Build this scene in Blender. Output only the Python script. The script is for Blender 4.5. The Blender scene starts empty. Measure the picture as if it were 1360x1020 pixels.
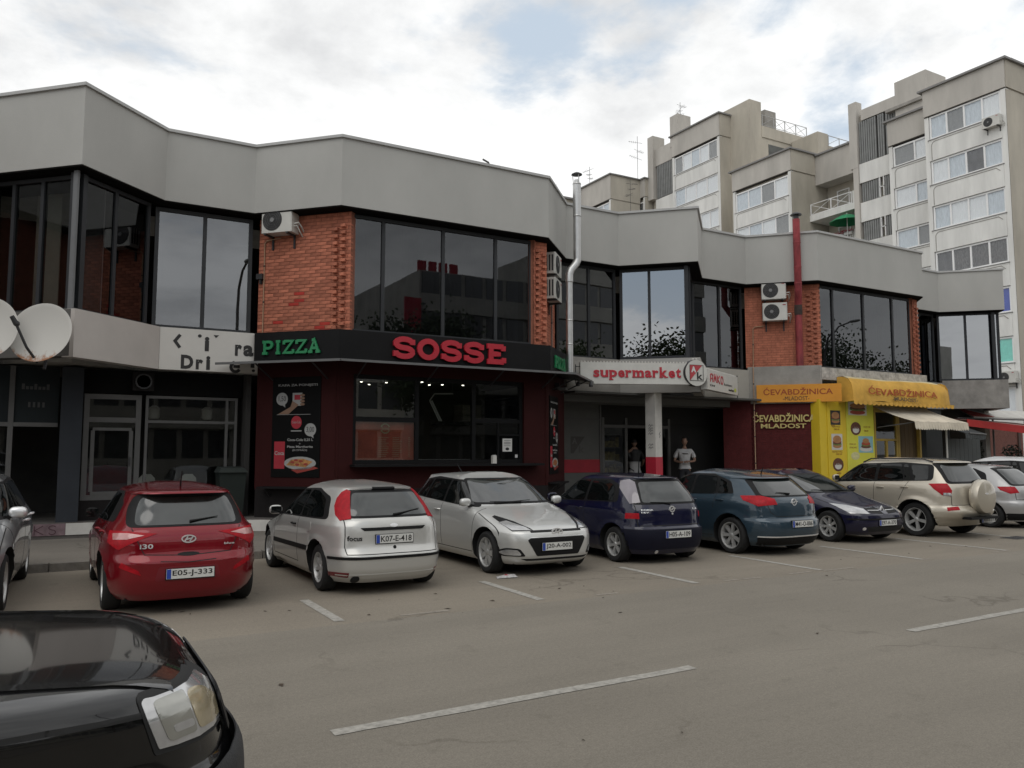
import bpy, bmesh, math, random
import numpy as np
from mathutils import Vector, Matrix
from mathutils.bvhtree import BVHTree

R = math.radians
scn = bpy.context.scene
col = scn.collection
rng = random.Random(7)

# ------------------------------------------------------------------ camera
cam_d = bpy.data.cameras.new('camera')
cam = bpy.data.objects.new('camera', cam_d)
col.objects.link(cam)
cam_d.sensor_width = 36.0
cam_d.lens = 1060.0 / 1360.0 * 36.0
cam_d.clip_start = 0.05
cam_d.clip_end = 3000.0
cam.location = (0, 0, 1.7)
cam.rotation_euler = (R(90) + math.atan(92 / 1060.0), 0, R(60.3 - 90))
scn.camera = cam

# ------------------------------------------------------------------ sky, sun, exposure
SUN_EL, SUN_AZ = 52.0, 218.0      # azimuth counter-clockwise from +X: where the sun stands
SKY_STRENGTH = 0.1
world = bpy.data.worlds.new('World')
scn.world = world
world.use_nodes = True
nt = world.node_tree
for n_ in list(nt.nodes):
    nt.nodes.remove(n_)


def wn(t, **kw):
    n = nt.nodes.new(t)
    for k, v in kw.items():
        setattr(n, k, v)
    return n


def wmath(op, a, b=None, clamp=False):
    n = wn('ShaderNodeMath', operation=op, use_clamp=clamp)
    for i, v in enumerate((a, b)):
        if v is None:
            continue
        if isinstance(v, (int, float)):
            n.inputs[i].default_value = v
        else:
            nt.links.new(v, n.inputs[i])
    return n.outputs[0]


def wramp(fac, p0, p1, c0=(0, 0, 0, 1), c1=(1, 1, 1, 1)):
    n = wn('ShaderNodeValToRGB')
    n.color_ramp.elements[0].position = p0
    n.color_ramp.elements[1].position = p1
    n.color_ramp.elements[0].color = c0
    n.color_ramp.elements[1].color = c1
    n.color_ramp.interpolation = 'EASE'
    nt.links.new(fac, n.inputs[0])
    return n.outputs[0]


def wmix(fac, a, b):
    n = wn('ShaderNodeMix', data_type='RGBA')
    for i, v in ((0, fac), (6, a), (7, b)):
        if isinstance(v, (tuple, float)):
            n.inputs[i].default_value = v
        else:
            nt.links.new(v, n.inputs[i])
    return n.outputs[2]


sky = wn('ShaderNodeTexSky', sky_type='NISHITA', sun_disc=False)
sky.sun_elevation = R(SUN_EL)
sky.sun_rotation = R(90 - SUN_AZ)
sky.air_density = 1.2
sky.dust_density = 1.5
tc = wn('ShaderNodeTexCoord')
sep = wn('ShaderNodeSeparateXYZ')
nt.links.new(tc.outputs['Generated'], sep.inputs[0])
zz = wmath('ADD', wmath('MAXIMUM', sep.outputs[2], 0.0), 0.22)
comb = wn('ShaderNodeCombineXYZ')
nt.links.new(wmath('DIVIDE', sep.outputs[0], zz), comb.inputs[0])
nt.links.new(wmath('DIVIDE', sep.outputs[1], zz), comb.inputs[1])


def wnoise(scale, detail, rough, off=(0, 0, 0), dist=0.0):
    mp = wn('ShaderNodeMapping')
    mp.inputs['Location'].default_value = off
    nt.links.new(comb.outputs[0], mp.inputs[0])
    n = wn('ShaderNodeTexNoise')
    n.inputs['Scale'].default_value = scale
    n.inputs['Detail'].default_value = detail
    n.inputs['Roughness'].default_value = rough
    n.inputs['Distortion'].default_value = dist
    nt.links.new(mp.outputs[0], n.inputs['Vector'])
    return n.outputs[0]


cover = wnoise(1.5, 9, 0.58, (3.1, 1.7, 0), 0.3)
shade = wnoise(1.1, 8, 0.55, (7.3, 4.2, 2.0), 0.4)
fine = wnoise(4.5, 6, 0.6, (1.3, 8.2, 5.0), 0.2)


def gap(dx, dy, dz, r0, r1):        # a break in the cloud deck round one direction
    v = Vector((dx, dy, dz)).normalized()
    d = wn('ShaderNodeVectorMath', operation='DOT_PRODUCT')
    nrm = wn('ShaderNodeVectorMath', operation='NORMALIZE')
    nt.links.new(tc.outputs['Generated'], nrm.inputs[0])
    nt.links.new(nrm.outputs[0], d.inputs[0])
    d.inputs[1].default_value = v
    return wramp(d.outputs['Value'], math.cos(R(r1)), math.cos(R(r0)))


GAPS = [((0.470, 0.765, 0.428), 0.8, 6.0, 0.165), ((0.585, 0.69, 0.42), 0.6, 5.0, 0.13), ((0.345, 0.82, 0.45), 0.4, 3.6, 0.09), ((0.72, 0.53, 0.36), .5, 6, .15), ((.60, .58, .56), 1, 7, .12), ((-0.2, -0.8, 0.5), 4, 22, .16), ((0.3, -0.9, 0.62), 3, 16, .14), ((-.75, -.62, .34), 4, 22, .26)]
cv = cover
for (g, r0, r1, amt) in GAPS:
    cv = wmath('SUBTRACT', cv, wmath('MULTIPLY', gap(*g, r0, r1), amt))
mask = wramp(wmath('ADD', cv, wmath('MULTIPLY', wmath('SUBTRACT', fine, 0.5), 0.16)), 0.27, 0.40)
cloud_col = wramp(wmath('ADD', wmath('MULTIPLY', shade, 0.7), wmath('MULTIPLY', fine, 0.3)), 0.34, 0.58,
                  (6.5, 6.6, 6.75, 1), (10.8, 10.85, 10.8, 1))
blue = wmix(0.86, sky.outputs[0], (6.3, 7.3, 8.4, 1))
skyc = wmix(mask, blue, cloud_col)
haze_f = wramp(sep.outputs[2], 0.02, 0.26, (0.75, 0.75, 0.75, 1), (0, 0, 0, 1))
skyc = wmix(haze_f, skyc, (9.4, 9.4, 9.3, 1))
bg = wn('ShaderNodeBackground')
bg.inputs['Strength'].default_value = SKY_STRENGTH
nt.links.new(skyc, bg.inputs[0])
wo = wn('ShaderNodeOutputWorld')
nt.links.new(bg.outputs[0], wo.inputs[0])

sun_d = bpy.data.lights.new('sun', 'SUN')
sun_d.energy = 0.7
sun_d.angle = R(45)
sun_d.color = (1.0, 0.965, 0.92)
sun = bpy.data.objects.new('sun', sun_d)
col.objects.link(sun)
sdir = Vector((math.cos(R(SUN_AZ)) * math.cos(R(SUN_EL)), math.sin(R(SUN_AZ)) * math.cos(R(SUN_EL)), math.sin(R(SUN_EL))))
sun.rotation_euler = sdir.to_track_quat('Z', 'Y').to_euler()
sun.location = (0, -20, 40)

vs = scn.view_settings
scn.display_settings.display_device = 'sRGB'
vs.view_transform = 'Standard'
vs.look = 'None'
vs.exposure = 0.0
vs.gamma = 1.0
vs.use_curve_mapping = False
scn.cycles.max_bounces = 8
scn.cycles.diffuse_bounces = 2
scn.cycles.use_denoising = True

# ------------------------------------------------------------------ materials
MATS = {}


def nodes_of(name):
    m = bpy.data.materials.new(name)
    m.use_nodes = True
    t = m.node_tree
    b = t.nodes['Principled BSDF']
    return m, t, b


def M(name, c=None, rough=0.6, metal=0.0, ior=1.5, n=None, b=None, coat=0.0, emit=None, rnd=0.0, stretch=None, rn=0.0):
    """procedural material: colour broken by noise n=(scale, amount), relief b=(scale, strength)"""
    if name in MATS:
        return MATS[name]
    m, t, p = nodes_of(name)
    L = t.links.new
    p.inputs['Roughness'].default_value = rough
    p.inputs['Metallic'].default_value = metal
    p.inputs['IOR'].default_value = ior
    p.inputs['Coat Weight'].default_value = coat
    p.inputs['Coat Roughness'].default_value = 0.04
    tcn = t.nodes.new('ShaderNodeTexCoord')
    vec = tcn.outputs['Object']
    if stretch:
        mp = t.nodes.new('ShaderNodeMapping')
        mp.inputs['Scale'].default_value = stretch
        L(vec, mp.inputs[0])
        vec = mp.outputs[0]
    n = n or (6.0, 0.08)
    nz = t.nodes.new('ShaderNodeTexNoise')
    nz.inputs['Scale'].default_value = n[0]
    nz.inputs['Detail'].default_value = 6
    nz.inputs['Roughness'].default_value = 0.62
    L(vec, nz.inputs['Vector'])
    rp = t.nodes.new('ShaderNodeValToRGB')
    rp.color_ramp.elements[0].position = 0.3
    rp.color_ramp.elements[1].position = 0.7
    rp.color_ramp.elements[0].color = tuple(v * (1 - n[1]) for v in c[:3]) + (1,)
    rp.color_ramp.elements[1].color = tuple(min(1, v * (1 + n[1])) for v in c[:3]) + (1,)
    L(nz.outputs[0], rp.inputs[0])
    out = rp.outputs[0]
    if rnd:
        oi = t.nodes.new('ShaderNodeObjectInfo')
        hsv = t.nodes.new('ShaderNodeHueSaturation')
        mr = t.nodes.new('ShaderNodeMapRange')
        mr.inputs[3].default_value = 1 - rnd
        mr.inputs[4].default_value = 1 + rnd
        L(oi.outputs['Random'], mr.inputs[0])
        L(mr.outputs[0], hsv.inputs['Value'])
        L(out, hsv.inputs['Color'])
        out = hsv.outputs[0]
    L(out, p.inputs['Base Color'])
    if rn:
        mr = t.nodes.new('ShaderNodeMapRange')
        mr.inputs[3].default_value = max(0, rough - rn)
        mr.inputs[4].default_value = rough + rn
        L(nz.outputs[0], mr.inputs[0])
        L(mr.outputs[0], p.inputs['Roughness'])
    if b:
        bn = t.nodes.new('ShaderNodeTexNoise')
        bn.inputs['Scale'].default_value = b[0]
        bn.inputs['Detail'].default_value = 4
        L(vec, bn.inputs['Vector'])
        bp = t.nodes.new('ShaderNodeBump')
        bp.inputs['Strength'].default_value = b[1]
        bp.inputs['Distance'].default_value = 0.02
        L(bn.outputs[0], bp.inputs['Height'])
        L(bp.outputs[0], p.inputs['Normal'])
    if emit:
        p.inputs['Emission Color'].default_value = tuple(emit[0]) + (1,)
        p.inputs['Emission Strength'].default_value = emit[1]
    MATS[name] = m
    return m


def glass_pane(name, tint, ior, rough=0.0, wob=0.0):
    """thin tinted pane: reflects by Fresnel, lets tinted light through"""
    if name in MATS:
        return MATS[name]
    m, t, p = nodes_of(name)
    t.nodes.remove(p)
    L = t.links.new
    fr = t.nodes.new('ShaderNodeFresnel')
    fr.inputs[0].default_value = ior
    gl = t.nodes.new('ShaderNodeBsdfGlossy')
    gl.inputs['Roughness'].default_value = rough
    gl.inputs['Color'].default_value = (0.93, 0.96, 1.0, 1)
    tr = t.nodes.new('ShaderNodeBsdfTransparent')
    tr.inputs[0].default_value = tuple(tint) + (1,)
    mx = t.nodes.new('ShaderNodeMixShader')
    gm = t.nodes.new('ShaderNodeNewGeometry')
    mu = t.nodes.new('ShaderNodeMath')
    mu.operation = 'MULTIPLY'
    sb = t.nodes.new('ShaderNodeMath')
    sb.operation = 'SUBTRACT'
    sb.inputs[0].default_value = 1.0
    L(gm.outputs['Backfacing'], sb.inputs[1])
    L(fr.outputs[0], mu.inputs[0])
    L(sb.outputs[0], mu.inputs[1])
    L(mu.outputs[0], mx.inputs[0])      # only the outer face mirrors
    L(tr.outputs[0], mx.inputs[1])
    L(gl.outputs[0], mx.inputs[2])
    if wob:
        tcn = t.nodes.new('ShaderNodeTexCoord')
        nz = t.nodes.new('ShaderNodeTexNoise')
        nz.inputs['Scale'].default_value = 0.9
        nz.inputs['Detail'].default_value = 1
        L(tcn.outputs['Object'], nz.inputs['Vector'])
        bp = t.nodes.new('ShaderNodeBump')
        bp.inputs['Strength'].default_value = wob
        bp.inputs['Distance'].default_value = 0.05
        L(nz.outputs[0], bp.inputs['Height'])
        L(bp.outputs[0], gl.inputs['Normal'])
        L(bp.outputs[0], fr.inputs['Normal'])
    L(mx.outputs[0], t.nodes['Material Output'].inputs[0])
    MATS[name] = m
    return m


def asphalt(name, base, warm, bump=0.35, lanes=False):
    m, t, p = nodes_of(name)
    L = t.links.new
    g = t.nodes.new('ShaderNodeNewGeometry')

    def noise(scale, detail, rough=0.6, sc=None):
        v = g.outputs['Position']
        if sc:
            mp = t.nodes.new('ShaderNodeMapping')
            mp.inputs['Scale'].default_value = sc
            L(v, mp.inputs[0])
            v = mp.outputs[0]
        n = t.nodes.new('ShaderNodeTexNoise')
        n.inputs['Scale'].default_value = scale
        n.inputs['Detail'].default_value = detail
        n.inputs['Roughness'].default_value = rough
        L(v, n.inputs['Vector'])
        return n.outputs[0]

    def ramp(f, a, b, ca, cb):
        n = t.nodes.new('ShaderNodeValToRGB')
        n.color_ramp.elements[0].position = a
        n.color_ramp.elements[1].position = b
        n.color_ramp.elements[0].color = tuple(ca) + (1,)
        n.color_ramp.elements[1].color = tuple(cb) + (1,)
        L(f, n.inputs[0])
        return n.outputs[0]

    def mul(a, b, f=1.0):
        n = t.nodes.new('ShaderNodeMix')
        n.data_type = 'RGBA'
        n.blend_type = 'MULTIPLY'
        n.inputs[0].default_value = f
        L(a, n.inputs[6])
        L(b, n.inputs[7])
        return n.outputs[2]
    c = ramp(noise(0.35, 5), 0.3, 0.7, base, warm)
    c = mul(c, ramp(noise(0.9, 6, 0.65, (0.12, 1.3, 1)), 0.3, 0.65, (0.90, .90, .90), (1.06, 1.06, 1.06)))
    c = mul(c, ramp(noise(95, 3, 0.7), 0.28, 0.75, (0.72, .72, .72), (1.25, 1.25, 1.24)))
    c = mul(c, ramp(noise(2.6, 7, 0.7), 0.32, 0.42, (0.88, .88, .875), (1, 1, 1)))
    c = mul(c, ramp(noise(28, 5, 0.75), 0.3, 0.7, (0.86, .86, .86), (1.12, 1.12, 1.12)))       # oil and damp marks
    vo = t.nodes.new('ShaderNodeTexVoronoi')
    vo.feature = 'DISTANCE_TO_EDGE'
    vo.inputs['Scale'].default_value = 0.33
    mp = t.nodes.new('ShaderNodeVectorMath')
    mp.operation = 'ADD'
    nz = t.nodes.new('ShaderNodeTexNoise')
    nz.inputs['Scale'].default_value = 1.3
    nz.inputs['Detail'].default_value = 5
    L(g.outputs['Position'], nz.inputs['Vector'])
    L(g.outputs['Position'], mp.inputs[0])
    L(nz.outputs['Color'], mp.inputs[1])
    L(mp.outputs[0], vo.inputs['Vector'])
    crk = ramp(vo.outputs['Distance'], 0.003, 0.009, (0.72, .71, .70), (1, 1, 1))
    gate = noise(0.5, 2)
    c2 = mul(c, crk)
    mx = t.nodes.new('ShaderNodeMix')
    mx.data_type = 'RGBA'
    L(ramp(gate, 0.5, 0.6, (0, 0, 0), (1, 1, 1)), mx.inputs[0])
    L(c, mx.inputs[6])
    L(c2, mx.inputs[7])
    L(mx.outputs[2], p.inputs['Base Color'])
    p.inputs['Roughness'].default_value = 0.9
    p.inputs['IOR'].default_value = 1.35
    bp = t.nodes.new('ShaderNodeBump')
    bp.inputs['Strength'].default_value = bump
    bp.inputs['Distance'].default_value = 0.006
    L(noise(120, 3), bp.inputs['Height'])
    L(bp.outputs[0], p.inputs['Normal'])
    MATS[name] = m
    return m


# ------------------------------------------------------------------ object helpers
ORIG = {}


def link(name, data, parent=None):
    o = bpy.data.objects.new(name, data)
    col.objects.link(o)
    if parent:
        o.parent = parent
    return o


def tag(o, label=None, cat=None, group=None, kind=None):
    for k, v in (('label', label), ('category', cat), ('group', group), ('kind', kind)):
        if v:
            o[k] = v
    return o


def thing(name, label, cat, loc=(0, 0, 0), group=None, local=False):
    o = link(name, None)
    o.empty_display_size = 0.2
    o.location = loc
    ORIG[o.name] = Vector((0, 0, 0)) if local else Vector(loc)
    return tag(o, label, cat, group)


def kids(o):
    return [c for c in col.objects if c.parent == o]


def copy_tree(o, parent=None, first=True):
    c = o.copy()
    col.objects.link(c)
    if parent:
        c.parent = parent
    for ch in list(o.children):
        copy_tree(ch, c, False)
    return c


class MB:
    def __init__(s):
        s.v, s.f, s.m = [], [], []

    def add(s, vs, fs, mi=0):
        k = len(s.v)
        s.v += [tuple(p) for p in vs]
        s.f += [tuple(i + k for i in f) for f in fs]
        s.m += [mi] * len(fs)
        return s

    def hexa(s, p, mi=0):      # 4 bottom + 4 top, counter-clockwise
        return s.add(p, [(3, 2, 1, 0), (4, 5, 6, 7), (0, 1, 5, 4), (1, 2, 6, 5), (2, 3, 7, 6), (3, 0, 4, 7)], mi)

    def box(s, x0, y0, z0, x1, y1, z1, mi=0):
        return s.hexa([(x0, y0, z0), (x1, y0, z0), (x1, y1, z0), (x0, y1, z0), (x0, y0, z1), (x1, y0, z1), (x1, y1, z1), (x0, y1, z1)], mi)

    def quad(s, *p, mi=0):
        return s.add(p, [tuple(range(len(p)))], mi)

    def prism(s, pts, z0, z1, mi=0, top=True, bot=True):
        n = len(pts)
        vs = [(x, y, z0) for x, y in pts] + [(x, y, z1) for x, y in pts]
        fs = [(i, (i + 1) % n, n + (i + 1) % n, n + i) for i in range(n)]
        if bot:
            fs.append(tuple(range(n - 1, -1, -1)))
        if top:
            fs.append(tuple(range(n, 2 * n)))
        return s.add(vs, fs, mi)

    def tube(s, path, r, n=8, mi=0, caps=True):
        path = [Vector(p) for p in path]
        rs = r if isinstance(r, (list, tuple)) else [r] * len(path)
        rings = []
        up = None
        for i, p in enumerate(path):
            d = (path[min(i + 1, len(path) - 1)] - path[max(i - 1, 0)]).normalized()
            if up is None:
                up = Vector((0, 0, 1)) if abs(d.z) < 0.9 else Vector((1, 0, 0))
            a = d.cross(up).normalized()
            b = a.cross(d).normalized()
            up = b
            rings.append([p + (a * math.cos(2 * math.pi * k / n) + b * math.sin(2 * math.pi * k / n)) * rs[i] for k in range(n)])
        vs = [q for rg in rings for q in rg]
        fs = []
        for i in range(len(path) - 1):
            for k in range(n):
                fs.append((i * n + k, i * n + (k + 1) % n, (i + 1) * n + (k + 1) % n, (i + 1) * n + k))
        if caps:
            fs.append(tuple(range(n - 1, -1, -1)))
            fs.append(tuple(range(len(vs) - n, len(vs))))
        return s.add(vs, fs, mi)

    def lathe(s, prof, n=24, mat=None, mi=0, caps=True):
        """profile (radius, height) turned about the local z axis"""
        mat = mat or Matrix.Identity(4)
        vs = []
        for (r, h) in prof:
            for k in range(n):
                a = 2 * math.pi * k / n
                vs.append(mat @ Vector((r * math.cos(a), r * math.sin(a), h)))
        fs = []
        for i in range(len(prof) - 1):
            for k in range(n):
                fs.append((i * n + k, i * n + (k + 1) % n, (i + 1) * n + (k + 1) % n, (i + 1) * n + k))
        if caps and prof[0][0] > 1e-4:
            fs.append(tuple(range(n - 1, -1, -1)))
        if caps and prof[-1][0] > 1e-4:
            fs.append(tuple(range(len(vs) - n, len(vs))))
        return s.add(vs, fs, mi)

    def ball(s, c, r, nu=14, nv=8, mi=0):
        r = r if isinstance(r, (tuple, list)) else (r, r, r)
        vs = []
        for j in range(nv + 1):
            t = math.pi * j / nv
            for k in range(nu):
                a = 2 * math.pi * k / nu
                vs.append((c[0] + r[0] * math.sin(t) * math.cos(a), c[1] + r[1] * math.sin(t) * math.sin(a), c[2] - r[2] * math.cos(t)))
        fs = [(j * nu + k, j * nu + (k + 1) % nu, (j + 1) * nu + (k + 1) % nu, (j + 1) * nu + k) for j in range(nv) for k in range(nu)]
        return s.add(vs, fs, mi)

    def build(s, name, mats, parent=None, smooth=None, world=False):
        me = bpy.data.meshes.new(name)
        off = Vector((0, 0, 0))
        if parent is not None:
            off = ORIG.get(parent.name, off)
        vs = s.v if off.length == 0 else [(v[0] - off.x, v[1] - off.y, v[2] - off.z) for v in s.v]
        me.from_pydata(vs, [], s.f)
        if not isinstance(mats, (list, tuple)):
            mats = [mats]
        for m in mats:
            me.materials.append(m)
        if len(mats) > 1:
            me.polygons.foreach_set('material_index', s.m)
        if smooth:
            me.shade_smooth()
            me.set_sharp_from_angle(angle=R(smooth))
        me.update()
        o = link(name, me, parent)
        ORIG[o.name] = off
        return o


def struct(name, mb, m, smooth=None):
    o = mb.build(name, m, smooth=smooth)
    o['kind'] = 'structure'
    return o


class Fr:
    """wall frame: u runs left to right as seen from outside, n points outwards"""

    def __init__(s, p0, p1):
        s.o = Vector((p0[0], p0[1], 0))
        d = Vector((p1[0] - p0[0], p1[1] - p0[1], 0))
        s.L = d.length
        s.u = d.normalized()
        s.n = Vector((s.u.y, -s.u.x, 0))

    def W(s, u, n, z):
        return s.o + s.u * u + s.n * n + Vector((0, 0, z))

    def shift(s, n, du=0):
        a = s.W(du, n, 0)
        f = Fr((a.x, a.y), (a.x + s.u.x, a.y + s.u.y))
        f.L = s.L
        return f

    def box(s, mb, u0, u1, n0, n1, z0, z1, mi=0):
        W = s.W
        return mb.hexa([W(u0, n1, z0), W(u1, n1, z0), W(u1, n0, z0), W(u0, n0, z0), W(u0, n1, z1), W(u1, n1, z1), W(u1, n0, z1), W(u0, n0, z1)], mi)

    def plate(s, mb, pts, n0, n1, mi=0):      # flat shape (u, z) with thickness n0..n1, points counter-clockwise from outside
        k = len(pts)
        vs = [s.W(u, n0, z) for u, z in pts] + [s.W(u, n1, z) for u, z in pts]
        fs = [(i, (i + 1) % k, k + (i + 1) % k, k + i) for i in range(k)] + [tuple(range(k, 2 * k)), tuple(range(k - 1, -1, -1))]
        return mb.add(vs, fs, mi)


def oval(cu, cz, ru, rz, n=20, a0=0, a1=2 * math.pi):
    full = abs(a1 - a0 - 2 * math.pi) < 1e-6
    m = n if full else n - 1
    return [(cu + ru * math.cos(a0 + (a1 - a0) * k / m), cz + rz * math.sin(a0 + (a1 - a0) * k / m)) for k in range(n)]


# ------------------------------------------------------------------ lettering
TXT = {}


def text_geo(s, bold=0.0, res=3):
    key = (s, bold, res)
    if key in TXT:
        return TXT[key]
    cu = bpy.data.curves.new('text', 'FONT')
    cu.body = s
    cu.size = 1.0
    cu.offset = bold
    cu.resolution_u = res
    cu.extrude = 0.5
    ob = bpy.data.objects.new('text', cu)
    me = bpy.data.meshes.new_from_object(ob)
    n = len(me.vertices)
    a = np.empty(n * 3)
    me.vertices.foreach_get('co', a)
    a = a.reshape(-1, 3)
    fs = [tuple(p.vertices) for p in me.polygons]
    bpy.data.objects.remove(ob)
    bpy.data.curves.remove(cu)
    bpy.data.meshes.remove(me)
    if n:
        lo, hi = a.min(0), a.max(0)
        a = (a - lo) / np.maximum(hi - lo, 1e-6)
    TXT[key] = (a, fs)
    return TXT[key]


def text_mb(mb, s, fr, u0, u1, z0, z1, n0, n1, bold=0.0, mi=0, slope=0.0, res=3):
    a, fs = text_geo(s, bold, res)
    mb.add([fr.W(u0 + x * (u1 - u0), n0 + d * (n1 - n0), z0 + y * (z1 - z0) + slope * x) for x, y, d in a], fs, mi)
    return mb


def strokes_mb(mb, fr, u0, z0, su, sz, paths, w, n0, n1, mi=0):
    """thick-stroke lettering: each path a polyline in unit letter space"""
    for ip, path in enumerate(paths):
        P = [Vector((u0 + x * su, z0 + y * sz)) for x, y in path]
        closed = (P[0] - P[-1]).length < 1e-6
        if closed:
            P = P[:-1]
        n = len(P)
        Lp, Rp = [], []
        for i in range(n):
            a = P[i - 1] if (i > 0 or closed) else None
            b = P[(i + 1) % n] if (i < n - 1 or closed) else None
            d1 = (P[i] - a).normalized() if a is not None else None
            d2 = (b - P[i]).normalized() if b is not None else None
            d = ((d1 or d2) + (d2 or d1)).normalized()
            nn = Vector((-d.y, d.x))
            k = 1.0
            if d1 is not None and d2 is not None:
                k = min(1.8, 1.0 / max(0.3, d.dot(d1)))
            Lp.append(P[i] + nn * w / 2 * k)
            Rp.append(P[i] - nn * w / 2 * k)
        segs = n if closed else n - 1
        for i in range(segs):
            j = (i + 1) % n
            q = [Rp[i], Rp[j], Lp[j], Lp[i]]
            e = n1 + (0.0004 * (i % 3) + 0.0013 * ip) * (1 if n1 > n0 else -1)
            mb.hexa([fr.W(q[0].x, e, q[0].y), fr.W(q[1].x, e, q[1].y), fr.W(q[1].x, n0, q[1].y), fr.W(q[0].x, n0, q[0].y),
                     fr.W(q[3].x, e, q[3].y), fr.W(q[2].x, e, q[2].y), fr.W(q[2].x, n0, q[2].y), fr.W(q[3].x, n0, q[3].y)], mi)
    return mb


def arc(cx, cy, rx, ry, a0, a1, n=9):
    return [(cx + rx * math.cos(R(a0 + (a1 - a0) * i / (n - 1))), cy + ry * math.sin(R(a0 + (a1 - a0) * i / (n - 1)))) for i in range(n)]


SLAB = {
    'S': [arc(.5, .74, .38, .24, 20, 270, 11)[:-1] + arc(.5, .26, .38, .24, 90, -160, 11), [(.88, .98), (.88, .68)], [(.12, .02), (.12, .32)]],
    'O': [arc(.5, .5, .40, .46, 0, 360, 25)],
    'E': [[(.25, .02), (.25, .98)], [(.05, .95), (.88, .95)], [(.05, .05), (.9, .05)], [(.25, .5), (.62, .5)], [(.88, 1.0), (.88, .70)], [(.9, 0), (.9, .30)], [(.62, .62), (.62, .38)]],
    'P': [[(.25, .02), (.25, .98)], [(.05, .95), (.55, .95)] + arc(.6, .70, .30, .25, 90, -90, 9) + [(.25, .45)], [(.05, .05), (.5, .05)]],
    'I': [[(.5, .02), (.5, .98)], [(.2, .95), (.8, .95)], [(.2, .05), (.8, .05)]],
    'Z': [[(.1, .95), (.86, .95), (.12, .05), (.92, .05)], [(.1, 1.0), (.1, .70)], [(.92, 0), (.92, .30)]],
    'A': [[(.16, .03), (.5, .97), (.84, .03)], [(.3, .33), (.7, .33)], [(.0, .05), (.36, .05)], [(.64, .05), (1.0, .05)], [(.30, .96), (.55, .96)]],
}


def slab_word(word, fr, u0, u1, z0, z1, n0, n1, w, m, parent, gapf=0.12):
    wd = [0.62 if ch == 'I' else 1.0 for ch in word]
    tot = sum(wd) + gapf * (len(word) - 1)
    su = (u1 - u0) / tot
    u = u0
    for ch, k in zip(word, wd):
        mb = MB()
        strokes_mb(mb, fr, u, z0, su * k, z1 - z0, SLAB[ch], w, n0, n1)
        mb.build('letter', m, parent)
        u += su * (k + gapf)
# ------------------------------------------------------------------ shared materials
m_road = asphalt('asphalt', (0.192, 0.173, 0.144), (0.224, 0.202, 0.168))
m_park = asphalt('parking_asphalt', (0.205, 0.180, 0.146), (0.244, 0.214, 0.172))
m_walk = asphalt('pavement_concrete', (0.16, 0.145, 0.125), (0.21, 0.19, 0.165))
m_mark = M('road_paint', (0.315, 0.30, 0.268), 0.9, n=(16, 0.32), b=(60, 0.3))
m_kerb = M('kerb_concrete', (0.17, 0.155, 0.135), 0.9, n=(8, 0.25), b=(30, 0.4))
m_fascia = M('grey_render', (0.41, 0.405, 0.382), 0.85, n=(0.8, 0.07), b=(70, 0.12), stretch=(1, 1, 0.5))
m_coping = M('coping_metal', (0.42, 0.42, 0.41), 0.55, n=(2, 0.1))
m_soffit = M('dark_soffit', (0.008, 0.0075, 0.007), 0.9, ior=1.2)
m_frame = M('dark_window_frame', (0.030, 0.032, 0.035), 0.5, n=(3, 0.1), ior=1.35)
m_alu = M('aluminium_frame', (0.095, 0.093, 0.09), 0.5, n=(4, 0.12))
m_room = M('dark_room', (0.035, 0.033, 0.031), 0.9, n=(1.5, 0.4))
m_brick = M('brick', (0.41, 0.142, 0.085), 0.9, n=(7, 0.28), b=(45, 0.4), rnd=0.26)
m_brick_r = M('brick_repainted', (0.38, 0.03, 0.02), 0.8, n=(7, 0.15), b=(45, 0.3), rnd=0.1)
m_brickd = M('brick_painted', (0.085, 0.016, 0.016), 0.85, n=(7, 0.2), b=(45, 0.4), ior=1.3)
m_mortar = M('mortar', (0.23, 0.085, 0.052), 0.95, n=(12, 0.2))
m_mortd = M('mortar_painted', (0.065, 0.014, 0.014), 0.95, n=(12, 0.2))
m_white = M('white_panel', (0.50, 0.465, 0.43), 0.6, n=(1.2, 0.07))
m_offw = M('off_white_paint', (0.56, 0.54, 0.50), 0.7, n=(2.5, 0.12), b=(40, 0.15))
m_conc = M('concrete', (0.29, 0.275, 0.25), 0.9, n=(1.6, 0.22), b=(25, 0.3))
m_concd = M('rough_concrete', (0.40, 0.375, 0.34), 0.95, n=(5, 0.45), b=(12, 0.9))
m_black = M('black_panel', (0.010, 0.010, 0.0105), 0.5, n=(2, 0.15), ior=1.22)
m_maroon = M('maroon_wall', (0.036, 0.008, 0.0078), 0.7, n=(1.3, 0.12), ior=1.22)
m_char = M('charcoal_wall', (0.015, 0.013, 0.013), 0.7, ior=1.25)
m_slate = M('slate_column', (0.036, 0.040, 0.047), 0.8, ior=1.3, n=(1.5, 0.12))
m_green = M('green_letter', (0.012, 0.21, 0.075), 0.4)
m_red = M('red_letter', (0.42, 0.015, 0.03), 0.4)
m_redp = M('red_paint', (0.33, 0.012, 0.025), 0.55, n=(3, 0.15))
m_ink = M('black_ink', (0.015, 0.014, 0.014), 0.5)
m_white_ink = M('white_print', (0.6, 0.6, 0.58), 0.6)
m_plaswhite = M('white_plastic', (0.56, 0.55, 0.51), 0.45, n=(3, 0.08))
m_grille = M('dark_grille', (0.03, 0.03, 0.03), 0.6)
m_steel = M('brushed_steel', (0.50, 0.50, 0.49), 0.42, metal=1.0, n=(5, 0.1), rn=0.12)
m_rusty = M('rusted_red_pipe', (0.24, 0.035, 0.04), 0.7, n=(5, 0.5), b=(30, 0.4), stretch=(1, 1, 0.4))
m_dkmetal = M('dark_metal', (0.03, 0.03, 0.032), 0.5)
m_yellow = M('yellow_panel', (0.62, 0.44, 0.02), 0.6, n=(1.5, 0.08))
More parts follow.
